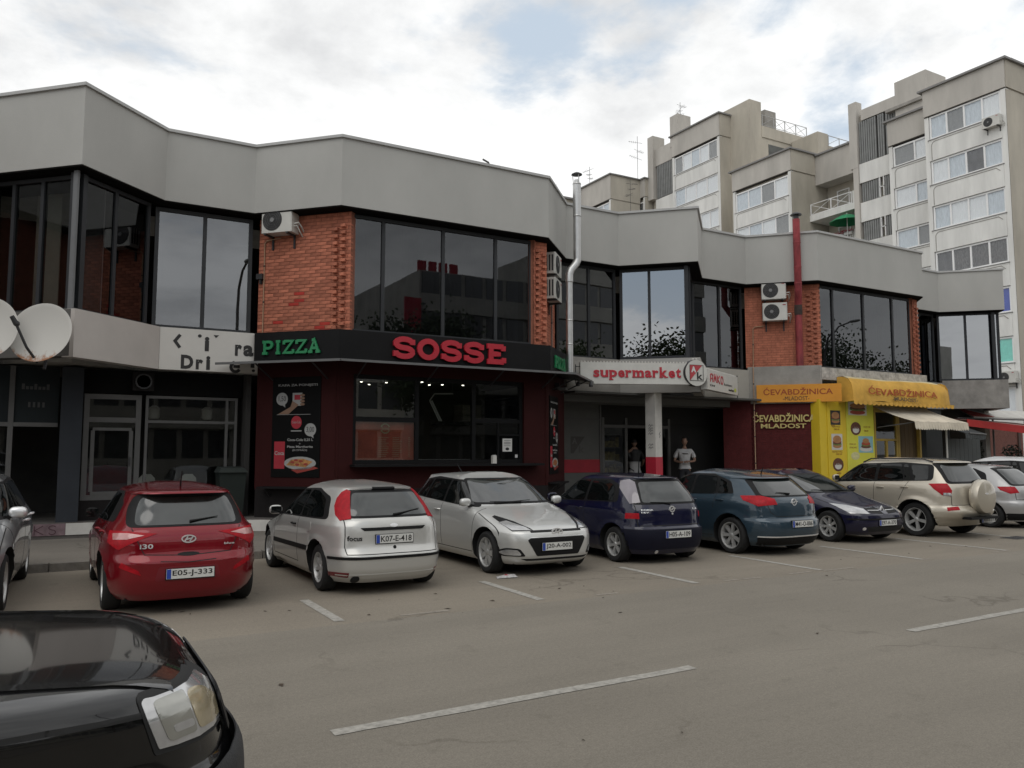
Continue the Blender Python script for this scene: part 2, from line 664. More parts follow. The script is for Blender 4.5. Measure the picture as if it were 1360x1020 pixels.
m_lime = M('lime_poster', (0.60, 0.57, 0.05), 0.55, n=(1.5, 0.1))
m_orange = M('orange_sign', (0.62, 0.26, 0.02), 0.5, n=(1.2, 0.12))
m_canvas = M('cream_canvas', (0.58, 0.52, 0.42), 0.85, n=(2.5, 0.18), b=(8, 0.2))
m_curtain = M('pale_blind', (0.26, 0.26, 0.26), 0.9, n=(5, 0.2))
g_dark = glass_pane('tinted_glass', (0.30, 0.31, 0.33), 1.75, wob=0.015)
g_mirror = glass_pane('mirror_glass', (0.18, 0.2, 0.22), 3.7, wob=0.02)
g_mid = glass_pane('grey_glass', (0.25, 0.26, 0.27), 2.5, wob=0.02)
g_shop = glass_pane('shop_glass', (0.75, 0.77, 0.76), 1.5, wob=0.015)

# ------------------------------------------------------------------ ground
mb = MB()
mb.quad((-600, -600, -0.06), (900, -600, -0.06), (900, 900, -0.06), (-600, 900, -0.06))
struct('ground', mb, m_walk)
mb = MB()
for i in range(-8, 16):
    x0, x1 = i * 10.0, i * 10.0 + 10
    mb.quad((x0, -1.6, 0), (x1, -1.6, 0), (x1, 7.9, 0), (x0, 7.9, 0))
struct('road', mb, m_road)
mb = MB()
for i in range(-8, 16):
    x0, x1 = i * 10.0, i * 10.0 + 10
    mb.quad((x0, 7.9, 0), (x1, 7.9, 0), (x1, 13.4, 0), (x0, 13.4, 0))
struct('parking_strip', mb, m_park)
mb = MB()
mb.box(-80, 13.55, -0.05, 150, 17.2, 0.115)
struct('pavement', mb, m_walk)
mb = MB()
mb.box(-80, -6.0, -0.05, 150, -1.75, 0.115)
struct('near_pavement', mb, m_walk)
for nm, y in (('kerb', 13.4), ('near_kerb', -1.75)):
    mb = MB()
    x = -24.0
    while x < 60:
        dz = rng.uniform(-0.006, 0.006)
        mb.box(x, y, -0.05, x + 0.985, y + 0.15, 0.122 + dz)
        x += 1.0
    struct(nm, mb, m_kerb)


def marking(name, pts, label, group):
    mb = MB()
    # worn edges: subdivided outline with small random notches
    a, b, c, d = [Vector((p[0], p[1], 0.004)) for p in pts]
    n = 14
    lo, hi = [], []
    for i in range(n + 1):
        t = i / n
        p, q = a.lerp(b, t), d.lerp(c, t)
        e = (q - p).normalized()
        lo.append(p + e * rng.uniform(0, 0.012))
        hi.append(q - e * rng.uniform(0, 0.012))
    vs = lo + hi
    mb.add(vs, [(i, i + 1, n + 2 + i, n + 1 + i) for i in range(n)])
    o = mb.build(name, m_mark)
    tag(o, kind='structure')
    return o


# centre dashes, 5 m ahead of the camera
xd = 1.54 - 5.66 * 3
while xd < 70:
    marking('lane_dash', [(xd, 4.85), (xd + 2.95, 4.90), (xd + 2.95, 5.02), (xd, 4.97)], '', '')
    xd += 5.66
for k in range(0, 12):
    x = 2.53 + 2.42 * k
    y1 = 9.42 + 0.17 * k
    marking('bay_line', [(x - .02 * k, 8.05), (x + 0.11 - .02 * k, 8.05), (x + 0.11, y1), (x, y1)], '', '')
# faint worn edge line between road and bays
mb = MB()
x = -10.0
while x < 45:
    ln = rng.uniform(0.15, 0.7)
    if rng.random() < 0.35:
        y = 7.98 + rng.uniform(-0.02, 0.02)
        mb.quad((x, y, 0.003), (x + ln, y + rng.uniform(-.015, .015), 0.003), (x + ln, y + 0.07, 0.003), (x, y + 0.06, 0.003))
    x += ln + rng.uniform(0.1, 0.9)
o = mb.build('worn_edge_line', M('faint_paint', (0.235, 0.21, 0.175), 0.9, n=(14, .3)))
tag(o, kind='structure')

# drain cover in the road on the right
cov = thing('drain_cover', 'dark iron drain grating set in the road by the right parked cars', 'drain cover', (16.9, 9.1, 0.0))
mb = MB()
mb.box(16.55, 8.9, 0.002, 17.25, 9.3, 0.006)
mb.build('frame', m_kerb, cov)
mb = MB()
for i in range(7):
    mb.box(16.6 + i * 0.09, 8.93, 0.0065, 16.65 + i * 0.09, 9.27, 0.012)
mb.build('grating', m_dkmetal, cov)

# ------------------------------------------------------------------ the terraced shop building: plan
BX, PITCH_U = 5.0, 14.75


def P(k):
    x = BX + PITCH_U * k
    return [(x, 16.0), (x + 5.15, 16.0), (x + 6.65, 17.5), (x + 8.4, 17.5), (x + 9.95, 16.0), (x + 11.5, 17.5), (x + 13.3, 17.5)]


OUT = [p for k in (-1, 0, 1) for p in P(k)]
OUT = OUT[:-2]                       # ends at the corner X = 29.7
OUT.append((29.7 + 1.5, 17.5))
SEG = {}
for k in (-1, 0, 1):
    for j, c in enumerate('ABCDEFG'):
        i = 7 * (k + 1) + j
        if i + 1 < len(OUT):
            SEG[(k, c)] = Fr(OUT[i], OUT[i + 1])


def offset_line(pts, d):
    """plan line moved inwards by d with mitred corners"""
    res = []
    for i, p in enumerate(pts):
        ns = []
        if i > 0:
            ns.append(Fr(pts[i - 1], p).n)
        if i < len(pts) - 1:
            ns.append(Fr(p, pts[i + 1]).n)
        if len(ns) == 1:
            m = ns[0]
        else:
            m = (ns[0] + ns[1])
            m = m / (1 + ns[0].dot(ns[1]))
        res.append((p[0] - m.x * d, p[1] - m.y * d))
    return res


bld = thing('shop_building', 'two storey grey shop terrace with zigzag parapet and brick walls', 'building', (12, 18, 0))


def ribbon(name, d0, d1, z0, z1, m, pts=None, each=True):
    """a band that follows the zigzag, from plan offset d0 (outer) to d1 (inner)"""
    pts = pts or OUT
    a, b = offset_line(pts, d0), offset_line(pts, d1)
    for i in range(len(pts) - 1):
        mb = MB()
        q = [a[i], a[i + 1], b[i + 1], b[i]]
        mb.prism(q, z0, z1)
        mb.build(name, m, bld)


ribbon('parapet', 0.0, 0.28, 6.9, 8.36, m_fascia)
ribbon('coping', -0.045, 0.33, 8.36, 8.42, m_coping)
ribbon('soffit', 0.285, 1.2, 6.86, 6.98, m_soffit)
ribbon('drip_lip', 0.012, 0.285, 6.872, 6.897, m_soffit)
# roof and hidden core
ins = offset_line(OUT, 0.3)
core = ins + [(31.5, 30.0), (-12.0, 30.0)]
mb = MB()
mb.prism(core, 7.9, 8.05)
mb.build('roof', m_conc, bld)
ins2 = offset_line(OUT, 1.0)
mb = MB()
mb.prism(ins2 + [(31.5, 29.9), (-12.0, 29.9)], 3.45, 4.2)
mb.build('floor_slab', m_conc, bld)
mb = MB()
mb.box(-12, 20.6, 4.2, 31, 20.8, 6.9)
mb.box(-12, 23.5, 0.0, 31, 23.7, 3.45)
mb.build('inner_wall', m_room, bld)
mb = MB()
mb.box(30.9, 17.6, 0, 31.2, 30, 8.0)
mb.build('end_wall', m_conc, bld)
mb = MB()
mb.box(-12.2, 16.0, 0, -11.9, 30, 8.0)
mb.build('end_wall', m_conc, bld)

WALL = 0.35       # upper storey stands back this far behind the parapet face


def window(fr, u0, u1, z0, z1, mull, glass, fm=None, n=-0.35, parent=None, bw=0.075, rails=(), name='window', pane_label=None):
    fm = fm or m_frame
    parent = parent or bld
    mb = MB()
    fr.box(mb, u0, u1, n - 0.06, n + 0.05, z0, z0 + bw)
    fr.box(mb, u0, u1, n - 0.06, n + 0.05, z1 - bw, z1)
    us = [u0] + list(mull) + [u1]
    fr.box(mb, u0, u0 + bw, n - 0.058, n + 0.048, z0 + bw, z1 - bw)
    fr.box(mb, u1 - bw, u1, n - 0.058, n + 0.048, z0 + bw, z1 - bw)
    for m_ in mull:
        fr.box(mb, m_ - bw / 2, m_ + bw / 2, n - 0.056, n + 0.046, z0 + bw, z1 - bw)
    for z in rails:
        fr.box(mb, u0 + bw, u1 - bw, n - 0.054, n + 0.044, z - bw / 2, z + bw / 2)
    w = mb.build(name, fm, parent)
    zs = [z0] + list(rails) + [z1]
    for i in range(len(us) - 1):
        for j in range(len(zs) - 1):
            a = us[i] + (bw if i == 0 else bw / 2)
            b = us[i + 1] - (bw if i == len(us) - 2 else bw / 2)
            c = zs[j] + (bw if j == 0 else bw / 2)
            d = zs[j + 1] - (bw if j == len(zs) - 2 else bw / 2)
            # gasket strip round each pane, then the pane itself
            mp = MB()
            t = rng.uniform(-0.003, 0.003)
            mp.hexa([fr.W(a, n + 0.01 + t, c), fr.W(b, n + 0.01 - t, c), fr.W(b, n - t, c), fr.W(a, n + t, c),
                     fr.W(a, n + 0.01 + t, d), fr.W(b, n + 0.01 - t, d), fr.W(b, n - t, d), fr.W(a, n + t, d)])
            mp.build('pane', glass[(i * 7 + j) % len(glass)] if isinstance(glass, (list, tuple)) else glass, w)
    return w


def blinds(fr, u0, u1, z0, z1, n, m=None, step=0.13):
    mb = MB()
    u = u0
    pts = []
    while u < u1:
        pts.append((u, n + (0.045 if len(pts) % 2 else 0.0) + rng.uniform(-.01, .01)))
        u += step * rng.uniform(0.8, 1.2)
    for i in range(len(pts) - 1):
        (a, na), (b, nb) = pts[i], pts[i + 1]
        mb.quad(fr.W(a, na, z0), fr.W(b, nb, z0), fr.W(b, nb, z1), fr.W(a, na, z1))
    mb.build('blind', m or m_curtain, bld)


S = SEG
# bays
for k in (-1, 0, 1):
    f = S[(k, 'A')]
    window(f, 0.30, 4.86, 4.27, 6.84, [1.06, 2.5, 3.86] if k != 1 else [1.0, 2.46, 3.92], g_dark)
    blinds(f, 0.4, 4.8 if k < 1 else 3.8, 4.35, 6.8, -0.75)
mb = MB()
S[(1, 'A')].box(mb, 3.95, 4.75, -0.8, -0.75, 4.4, 6.75)
mb.build('blind', M('cream_blind', (0.42, 0.38, 0.29), 0.9), bld)
# recessed windows and corner windows
window(S[(-1, 'C')], 0.12, 1.95, 4.27, 6.84, [0.95], g_dark)
window(S[(-1, 'D')], -0.12, 1.94, 4.27, 6.84, [0.36, 1.02], glass_pane('smoke_glass', (0.62, 0.63, 0.62), 1.5, wob=0.015), n=-0.34)
window(S[(-1, 'E')], 0.16, 2.10, 4.27, 6.84, [1.18], g_dark, n=-0.34)
window(S[(-1, 'F')], -0.14, 1.83, 4.28, 6.83, [0.84], g_mid)
window(S[(0, 'C')], -0.12, 1.86, 4.27, 6.86, [0.95], g_mid)
window(S[(0, 'D')], -0.02, 1.92, 4.30, 6.85, [0.80], g_mirror)
window(S[(0, 'E')], 0.16, 2.10, 4.27, 6.84, [1.18], g_dark, n=-0.34)
window(S[(0, 'F')], -0.14, 1.90, 4.24, 6.88, [0.95], g_dark)
window(S[(1, 'C')], -0.12, 1.86, 4.27, 6.86, [0.95], g_dark)
window(S[(1, 'D')], -0.02, 2.05, 4.36, 6.86, [0.93], g_mirror)
window(S[(1, 'E')], 0.16, 2.10, 4.27, 6.84, [1.18], g_dark, n=-0.34)
# the vertical post at the left corner is lighter metal
mb = MB()
S[(-1, 'E')].box(mb, 0.12, 0.165, -0.30, -0.20, 4.27, 6.85)
mb.build('corner_post', M('grey_post', (0.14, 0.145, 0.15), 0.5), bld)
# cut-off diagonal stair seen behind the left panes: a pale panel with a strut
mb = MB()
S[(-1, 'D')].box(mb, 0.42, 1.0, -0.8, -0.78, 4.4, 6.7)
S[(-1, 'D')].box(mb, 1.05, 1.85, -0.95, -0.93, 4.3, 6.8)
mb.build('blind', M('beige_blind', (0.42, 0.40, 0.35), 0.9), bld)


# brick walls --------------------------------------------------------------
BW_, BH_, GAP_ = 0.245, 0.066, 0.010
brick_mesh = {}


def brick_me(w, m):
    key = (round(w, 3), m.name)
    if key not in brick_mesh:
        mb = MB()
        c = 0.004
        h, d = BH_ / 2, 0.05
        vs = [(-w / 2, -d + c, -h), (w / 2, -d + c, -h), (w / 2, d, -h), (-w / 2, d, -h), (-w / 2, -d + c, h), (w / 2, -d + c, h), (w / 2, d, h), (-w / 2, d, h),
              (-w / 2 + c, -d, -h + c), (w / 2 - c, -d, -h + c), (w / 2 - c, -d, h - c), (-w / 2 + c, -d, h - c)]
        mb.add(vs, [(8, 9, 10, 11), (0, 1, 9, 8), (1, 5, 10, 9), (5, 4, 11, 10), (4, 0, 8, 11), (0, 3, 2, 1), (4, 5, 6, 7), (0, 4, 7, 3), (1, 2, 6, 5)])
        o = mb.build('brick', m)
        brick_mesh[key] = o.data
        bpy.data.objects.remove(o)
    return brick_mesh[key]


def brick_face(fr, u0, u1, z0, z1, n, single, m=None, mort=None, limit=10 ** 6, red=(), skip=(), parent=None, bw=BW_, bh=BH_):
    """courses of single bricks on a mortar bed; single=True makes each brick an object"""
    m = m or m_brick
    mbk = MB()
    fr.box(mbk, u0, u1, n - 0.22, n - 0.006, z0, z1)
    wall = mbk.build('brick_wall', mort or m_mortar, parent or bld)
    wo = ORIG[wall.name]
    ang = math.atan2(fr.u.y, fr.u.x)
    rest = MB()
    cnt = 0
    z = z0 + BH_ / 2 + 0.004
    row = 0
    while z + BH_ / 2 < z1:
        u = u0 + (0 if row % 2 == 0 else -BW_ / 2)
        while u < u1 - 0.02:
            a, b = max(u, u0), min(u + BW_, u1)
            if b - a > 0.04 and not any(s_[0] < (a + b) / 2 < s_[1] and s_[2] < z < s_[3] for s_ in skip):
                mid = (a + b) / 2
                mm = m
                if any(r_[0] < mid < r_[1] and r_[2] < z < r_[3] for r_ in red):
                    mm = m_brick_r
                dn = rng.uniform(-0.003, 0.003)
                if single and cnt < limit:
                    o = bpy.data.objects.new('brick', brick_me(b - a, mm))
                    col.objects.link(o)
                    o.parent = wall
                    o.location = fr.W(mid, n - 0.05 + dn, z) - wo
                    o.rotation_euler = (0, rng.uniform(-.004, .004), ang)
                    cnt += 1
                else:
                    fr.box(rest, a, b, n - 0.05, n + dn, z - BH_ / 2, z + BH_ / 2)
            u += BW_ + GAP_
        z += BH_ + GAP_
        row += 1
    if rest.v:
        o = rest.build('brick', m, wall)
        o['kind'] = 'stuff'
    return wall


def teeth(fr, us, z0, z1, n, wall, m=None, out=0.075, w=0.105):
    """headers that step out of every second course near a corner"""
    wo = ORIG[wall.name]
    ang = math.atan2(fr.u.y, fr.u.x)
    mb = MB()
    for c, u in enumerate(us):
        z = z0 + BH_ / 2 + 0.004 + (c % 2) * (BH_ + GAP_)
        while z < z1 - 0.1:
            fr.box(mb, u - w / 2, u + w / 2, n - 0.02, n + out + rng.uniform(-.01, .01), z - BH_ / 2, z + BH_ / 2)
            z += 2 * (BH_ + GAP_)
    return mb


fg = S[(-1, 'G')]
w_left = brick_face(fg, -0.10, 2.14, 4.27, 6.86, -WALL, True, limit=300,
                    red=((0.80, 1.02, 4.98, 5.20), (0.75, 0.9, 4.8, 5.0), (0.28, 0.52, 4.45, 4.62), (1.40, 1.66, 4.30, 4.52)))
wb = w_left
for c, u in enumerate((1.80, 1.98)):
    z = 4.35 + (c % 2) * (BH_ + GAP_)
    while z < 6.6:
        o = bpy.data.objects.new('corner_brick', brick_me(0.105, m_brick))
        col.objects.link(o)
        o.parent = wb
        o.location = fg.W(u, -WALL + 0.028 + rng.uniform(-.008, .008), z) - ORIG[wb.name]
        o.rotation_euler = (0, 0, math.atan2(fg.u.y, fg.u.x) + rng.uniform(-.12, .12))
        z += 2 * (BH_ + GAP_)
fb = S[(0, 'B')]
w_b = brick_face(fb, -0.02, 2.25, 4.27, 6.86, -WALL, False)
fa = S[(0, 'A')]
w_s = brick_face(fa, 4.87, 5.30, 4.27, 6.86, -WALL + 0.012, False)
mb = teeth(fa, (5.0, 5.2), 4.3, 6.75, -WALL + 0.012, w_s)
mb2 = teeth(fb, (0.12, 0.34), 4.3, 6.75, -WALL, w_b)
tag(mb.build('corner_brick', m_brick, w_s), kind='stuff')
tag(mb2.build('corner_brick', m_brick, w_b), kind='stuff')
fg0 = S[(0, 'G')]
w_g0 = brick_face(fg0, -0.06, 2.14, 4.33, 6.86, -WALL, False)
mb = teeth(fg0, (1.80, 1.98), 4.35, 6.7, -WALL, w_g0)
tag(mb.build('corner_brick', m_brick, w_g0), kind='stuff')
fa1 = S[(1, 'A')]
w_s1 = brick_face(fa1, 4.87, 5.30, 4.27, 6.86, -WALL + 0.012, False)
tag(teeth(fa1, (5.0, 5.2), 4.3, 6.75, -WALL + 0.012, w_s1).build('corner_brick', m_brick, w_s1), kind='stuff')
fb1 = S[(1, 'B')]
w_b1 = brick_face(fb1, -0.02, 2.25, 4.27, 6.86, -WALL, False)
tag(teeth(fb1, (0.12, 0.34), 4.3, 6.75, -WALL, w_b1).build('corner_brick', m_brick, w_b1), kind='stuff')
brick_face(S[(-1, 'B')], 0, 2.2, 4.27, 6.86, -WALL, False)

# spandrel panels between the storeys (each face a panel)


def panel(fr, u0, u1, z0, z1, n0, n1, m, name='spandrel', parent=None):
    mb = MB()
    fr.box(mb, u0, u1, n0, n1, z0, z1)
    return mb.build(name, m, parent or bld)


panel(S[(-1, 'C')], 0, 1.75, 3.4, 4.265, -0.25, 0, m_conc)
panel(S[(-1, 'D')], 0.0, 2.15, 3.42, 4.26, -0.27, -0.003, M('grey_brown_panel', (0.10, 0.095, 0.088), 0.7))
panel(S[(-1, 'E')], 0.0, 2.15, 3.40, 4.265, -0.25, 0, m_white)
panel(S[(-1, 'F')], 0.0, 1.99, 3.40, 4.265, -0.25, 0, M('white_sign_panel', (0.58, 0.56, 0.52), 0.5, n=(1.5, 0.05)))
panel(S[(0, 'C')], 0.0, 1.74, 3.34, 4.265, -0.25, 0, m_conc)
panel(S[(0, 'D')], 0.0, 2.155, 3.34, 4.27, -0.25, 0, M('pale_render', (0.36, 0.35, 0.33), 0.8, n=(1.5, 0.1)))
panel(S[(0, 'E')], 0.0, 2.15, 3.34, 4.265, -0.25, 0, m_conc)
panel(S[(0, 'F')], 0.0, 1.81, 3.34, 4.23, -0.25, 0, M('beige_render', (0.36, 0.34, 0.30), 0.8, n=(1.5, 0.1)))
panel(S[(0, 'G')], -0.02, 2.10, 3.2, 4.325, -0.28, -0.02, m_conc)
panel(S[(1, 'A')], 0.0, 5.15, 3.9, 4.265, -0.28, -0.02, m_concd)
panel(S[(1, 'B')], 0.0, 2.12, 3.3, 4.265, -0.28, 0.0, m_conc)
panel(S[(1, 'C')], 0.0, 1.74, 3.3, 4.265, -0.28, 0.0, m_conc)
panel(S[(1, 'D')], 0.0, 2.155, 3.32, 4.35, -0.28, 0.0, M('stained_concrete', (0.27, 0.255, 0.235), 0.9, n=(2.2, 0.3), b=(30, 0.3)))
panel(S[(1, 'E')], 0.0, 2.15, 3.32, 4.265, -0.28, -0.002, m_conc)
panel(S[(-1, 'A')], 0.0, 5.15, 3.4, 4.265, -0.28, 0.0, m_conc)
panel(S[(-1, 'B')], 0.0, 2.12, 3.4, 4.265, -0.28, 0.0, m_conc)
# broken letters of the bar's lettering on the white panel
fF = S[(-1, 'F')]
BL = [lambda m: strokes_mb(m, fF, 0.24, 3.86, 0.15, 0.27, [[(.95, 1), (.3, .5), (.95, 0)]], 0.062, 0.0, 0.006)]
for s_, u0, u1, z0, z1 in (('i', 0.86, 0.95, 3.82, 4.12), ('r', 1.47, 1.61, 3.76, 4.0), ('a', 1.64, 1.85, 3.76, 4.0), ('D', 0.41, 0.65, 3.43, 3.72), ('r', 0.70, 0.84, 3.43, 3.64), ('i', 0.90, 0.98, 3.43, 3.72)):
    BL.append(lambda m, q=(s_, u0, u1, z0, z1): text_mb(m, q[0], fF, *q[1:], 0.0, 0.006, bold=0.045))
BL += [lambda m: fF.plate(m, oval(0.76, 4.13, 0.038, 0.034, 12), 0.0, 0.006), lambda m: fF.plate(m, [(1.03, 4.17), (1.08, 4.11), (1.14, 4.17)], 0.0, 0.006),
       lambda m: strokes_mb(m, fF, 1.38, 3.40, 0.22, 0.24, [arc(.5, .5, .42, .42, 100, 330, 12), [(.3, .55), (.9, .55)]], 0.065, 0.0, 0.006),
       lambda m: fF.box(m, 1.80, 1.88, 0.0, 0.006, 3.52, 3.62), lambda m: fF.plate(m, oval(1.86, 3.46, 0.035, 0.03, 12), 0.0, 0.006)]
for fn in BL:
    mb = MB()
    fn(mb)
    mb.build('letter', m_ink, bld)


# ------------------------------------------------------------------ terraces (raised ground floor)
mb = MB()
mb.prism([(-12, 17.95), (3.25, 17.95), (3.25, 17.15), (3.75, 16.95), (4.9, 15.78), (10.3, 15.78), (11.9, 17.3), (12.2, 17.3), (18.6, 17.3), (19.6, 15.85), (25.0, 15.85), (26.4, 17.3), (40, 17.3), (40, 24), (-12, 24)], -0.04, 0.36)
struct('terrace', mb, M('terrace_concrete', (0.11, 0.10, 0.092), 0.9, n=(2, 0.2), b=(20, 0.3)))
mb = MB()
for a, b in (((0.24, 17.93), (3.23, 17.93)), ((3.23, 17.13), (3.73, 16.93)), ((3.73, 16.93), (4.89, 15.76)), ((4.89, 15.76), (10.31, 15.76))):
    f = Fr(a, b)
    f.box(mb, 0, f.L, -0.03, 0.0, 0.116, 0.34)
struct('white_plinth', mb, m_offw)
gr = Fr((-3.0, 17.93), (0.235, 17.93))
mb = MB()
gr.box(mb, 0, gr.L, -0.03, 0.0, 0.116, 0.34)
pl = struct('stained_plinth', mb, M('purple_stained_plinth', (0.17, 0.115, 0.125), 0.8, n=(6, 0.4)))
mb = MB()
strokes_mb(mb, gr, 2.50, 0.14, 0.16, 0.17, [[(.9, .95), (.1, .95), (.1, .05), (.9, .05)], [(.1, .5), (.8, .5)]], 0.014, 0.0, 0.003)
strokes_mb(mb, gr, 2.70, 0.14, 0.18, 0.17, [[(.1, 0), (.1, 1)], [(.9, 1), (.15, .5), (.95, 0)]], 0.014, 0.0, 0.003)
strokes_mb(mb, gr, 2.93, 0.14, 0.17, 0.17, [arc(.5, .75, .35, .22, 20, 270, 8)[:-1] + arc(.5, .25, .35, .25, 90, -160, 8)], 0.014, 0.0, 0.003)
o = mb.build('graffiti', M('graffiti_purple', (0.06, 0.02, 0.03), 0.7))
tag(o, 'purple scrawled graffiti letters on the low plinth left of the red car', 'graffiti')

# ------------------------------------------------------------------ bar on the left: columns, door, shop front
Y0 = 18.0
fl = Fr((-12, Y0), (3.55, Y0))
ox = 12.0
mb = MB()
fl.box(mb, ox + 0.06, ox + 0.44, -0.55, 0.02, 0.36, 3.40)
mb.build('column', m_slate, bld)
bar = thing('bar', 'dark bar shop front with aluminium door under the broken white lettering', 'shop front', (2.0, 18.2, 0.36))
fb_ = Fr((0.44, 18.25), (3.55, 18.25))
mb = MB()
fb_.box(mb, 0.0, 3.1, -0.04, 0.04, 2.92, 3.4)
mb.build('header_panel', M('bar_header', (0.007, 0.007, 0.007), 0.8, ior=1.2), bar)
mb = MB()
fb_.box(mb, 0.0, 3.1, -0.04, 0.04, 0.36, 0.76)
mb.build('base_panel', m_char, bar)
dw = window(fb_, 0.03, 1.08, 0.76, 2.90, [], g_shop, m_alu, n=0.0, parent=bar, bw=0.10, rails=(2.38,), name='door')
mb = MB()
fb_.box(mb, 0.20, 0.91, 0.02, 0.055, 0.86, 0.93)
fb_.box(mb, 0.20, 0.91, 0.02, 0.055, 2.16, 2.22)
fb_.box(mb, 0.17, 0.24, 0.02, 0.055, 0.93, 2.16)
fb_.box(mb, 0.87, 0.94, 0.02, 0.055, 0.93, 2.16)
mb.build('leaf_frame', m_alu, dw)
mb = MB()
fb_.box(mb, 0.885, 0.905, 0.055, 0.11, 1.45, 1.62)
mb.build('handle', m_dkmetal, dw)
window(fb_, 1.16, 3.0, 0.78, 2.90, [2.78], g_shop, m_alu, n=0.0, parent=bar, bw=0.055, rails=(2.36,))
# things inside the bar window
for (u, z, h, r, nm, lb) in ((1.62, 1.0, 0.62, 0.0, 'x', ''),):
    tb = thing('bar_table', 'pale round table standing inside the bar window', 'table', (2.05, 19.2, 0.36))
    mb = MB()
    mb.lathe([(0.001, 1.06), (0.34, 1.06), (0.34, 1.09), (0.001, 1.09)], 20, Matrix.Translation((2.05, 19.2, 0)))
    mb.build('tabletop', m_offw, tb)
    mb = MB()
    mb.tube([(2.05, 19.2, 0.36), (2.05, 19.2, 1.06)], 0.03)
    mb.lathe([(0.2, 0.365), (0.03, 0.40)], 16, Matrix.Translation((2.05, 19.2, 0)))
    mb.build('pedestal', m_dkmetal, tb)
for i, (x, y, lb) in enumerate(((1.75, 19.25, 'white chair left of the table inside the bar window'), (2.55, 18.95, 'white chair nearest the glass inside the bar window'))):
    ch = thing('bar_chair', lb, 'chair', (x, y, 0.36), 'chairs in the bar')
    mb = MB()
    mb.box(x - 0.2, y - 0.2, 0.80, x + 0.2, y + 0.2, 0.84)
    mb.build('seat', m_offw, ch)
    mb = MB()
    f = Fr((x - 0.2, y - 0.21), (x + 0.2, y - 0.21))
    f.plate(mb, [(0.02, 0.84), (0.38, 0.84), (0.36, 1.16), (0.28, 1.25), (0.12, 1.25), (0.04, 1.16)], -0.02, 0.01)
    mb.build('backrest', m_offw, ch)
    for dx in (-0.17, 0.17):
        for dy in (-0.17, 0.17):
            mb = MB()
            mb.tube([(x + dx, y + dy, 0.36), (x + dx * .9, y + dy * .9, 0.80)], 0.014, 6)
            mb.build('leg', m_dkmetal, ch)
for (x, lb) in ((1.85, 'left pale lantern lamp hanging in the bar window'), (2.95, 'right pale lantern lamp hanging in the bar window')):
    lp = thing('pendant_lamp', lb, 'lamp', (x, 19.1, 2.5), 'lamps in the bar')
    mb = MB()
    mb.lathe([(0.05, 2.74), (0.12, 2.68), (0.12, 2.5), (0.09, 2.46)], 14, Matrix.Translation((x, 19.1, 0)))
    mb.build('lamp_shade', m_offw, lp, 40)
    mb = MB()
    mb.tube([(x, 19.1, 2.74), (x, 19.1, 3.44)], 0.008, 5)
    mb.build('cord', m_dkmetal, lp)
# bin at the right end of the bar window
bn = thing('wheelie_bin', 'grey-green wheelie bin beside the bar window', 'bin', (3.25, 17.75, 0.36))
mb = MB()
mb.hexa([(3.03, 17.5, 0.40), (3.47, 17.5, 0.40), (3.47, 17.93, 0.40), (3.03, 17.93, 0.40), (2.98, 17.45, 1.30), (3.52, 17.45, 1.30), (3.52, 17.98, 1.30), (2.98, 17.98, 1.30)])
mb.build('bin_body', M('bin_green', (0.02, 0.026, 0.023), 0.6, ior=1.3), bn)
mb = MB()
mb.hexa([(2.95, 17.40, 1.30), (3.55, 17.40, 1.30), (3.55, 18.0, 1.30), (2.95, 18.0, 1.30), (3.02, 17.5, 1.39), (3.48, 17.5, 1.39), (3.48, 17.98, 1.42), (3.02, 17.98, 1.42)])
mb.build('lid', M('bin_lid', (0.03, 0.036, 0.033), 0.6, ior=1.3), bn)
for x in (3.06, 3.44):
    mb = MB()
    mb.lathe([(0.001, -0.02), (0.08, -0.02), (0.08, 0.02), (0.001, 0.02)], 14, Matrix.Translation((x, 17.95, 0.44)) @ Matrix.Rotation(R(90), 4, 'Y'))
    mb.build('wheel', m_dkmetal, bn)
# dark round speaker box under the overhang, left of the lettering
o = thing('extractor_fan', 'dark round extractor fan high above the bar door', 'fan', (1.5, 17.9, 3.15))
mb = MB()
mb.box(1.32, 17.95, 2.98, 1.72, 18.2, 3.36)
mb.build('fan_box', m_char, o)
mb = MB()
mb.lathe([(0.16, 0), (0.16, 0.05), (0.13, 0.05), (0.13, 0.0)], 18, Matrix.Translation((1.52, 17.95, 3.17)) @ Matrix.Rotation(R(90), 4, 'X'))
mb.build('fan_ring', m_dkmetal, o)

# far-left shop: posts, transom, dark opening, green display
lf = thing('shop', 'dark shop front at the left edge with open doorway and grey posts', 'shop front', (-2, 18.2, 0.36))
f2 = Fr((-4.6, 18.25), (0.06, 18.25))
mb = MB()
for u in (1.2, 2.45, 3.78):
    f2.box(mb, u, u + 0.09, -0.05, 0.05, 0.36, 3.4)
f2.box(mb, 0, 4.62, -0.045, 0.045, 2.22, 2.30)
mb.build('post_frame', m_alu, lf)
for u0, u1 in ((1.29, 2.45), (2.54, 3.78)):
    mb = MB()
    f2.box(mb, u0, u1, -0.015, 0.0, 0.5, 2.22)
    mb.build('pane', g_shop, lf)
for u0, u1, lb in ((0.0, 1.2, None), (1.29, 2.45, None), (2.54, 3.78, None), (3.87, 4.62, None)):
    mb = MB()
    f2.box(mb, u0, u1, -0.03, 0.0, 2.30, 3.40)
    mb.build('sign_panel', M('teal_black_panel', (0.010, 0.015, 0.017), 0.5, n=(2, 0.2), ior=1.3), lf)
mb = MB()
for t in range(6):
    a = t * math.pi / 3
    f2.plate(mb, oval(3.05 + 0.13 * math.cos(a), 2.93 + 0.13 * math.sin(a), 0.075, 0.075, 10), 0.0 + t * 0.0006, 0.004 + t * 0.0006)
mb.build('flower_emblem', M('dim_white', (0.16, 0.16, 0.155), 0.6), lf)
mb = MB()
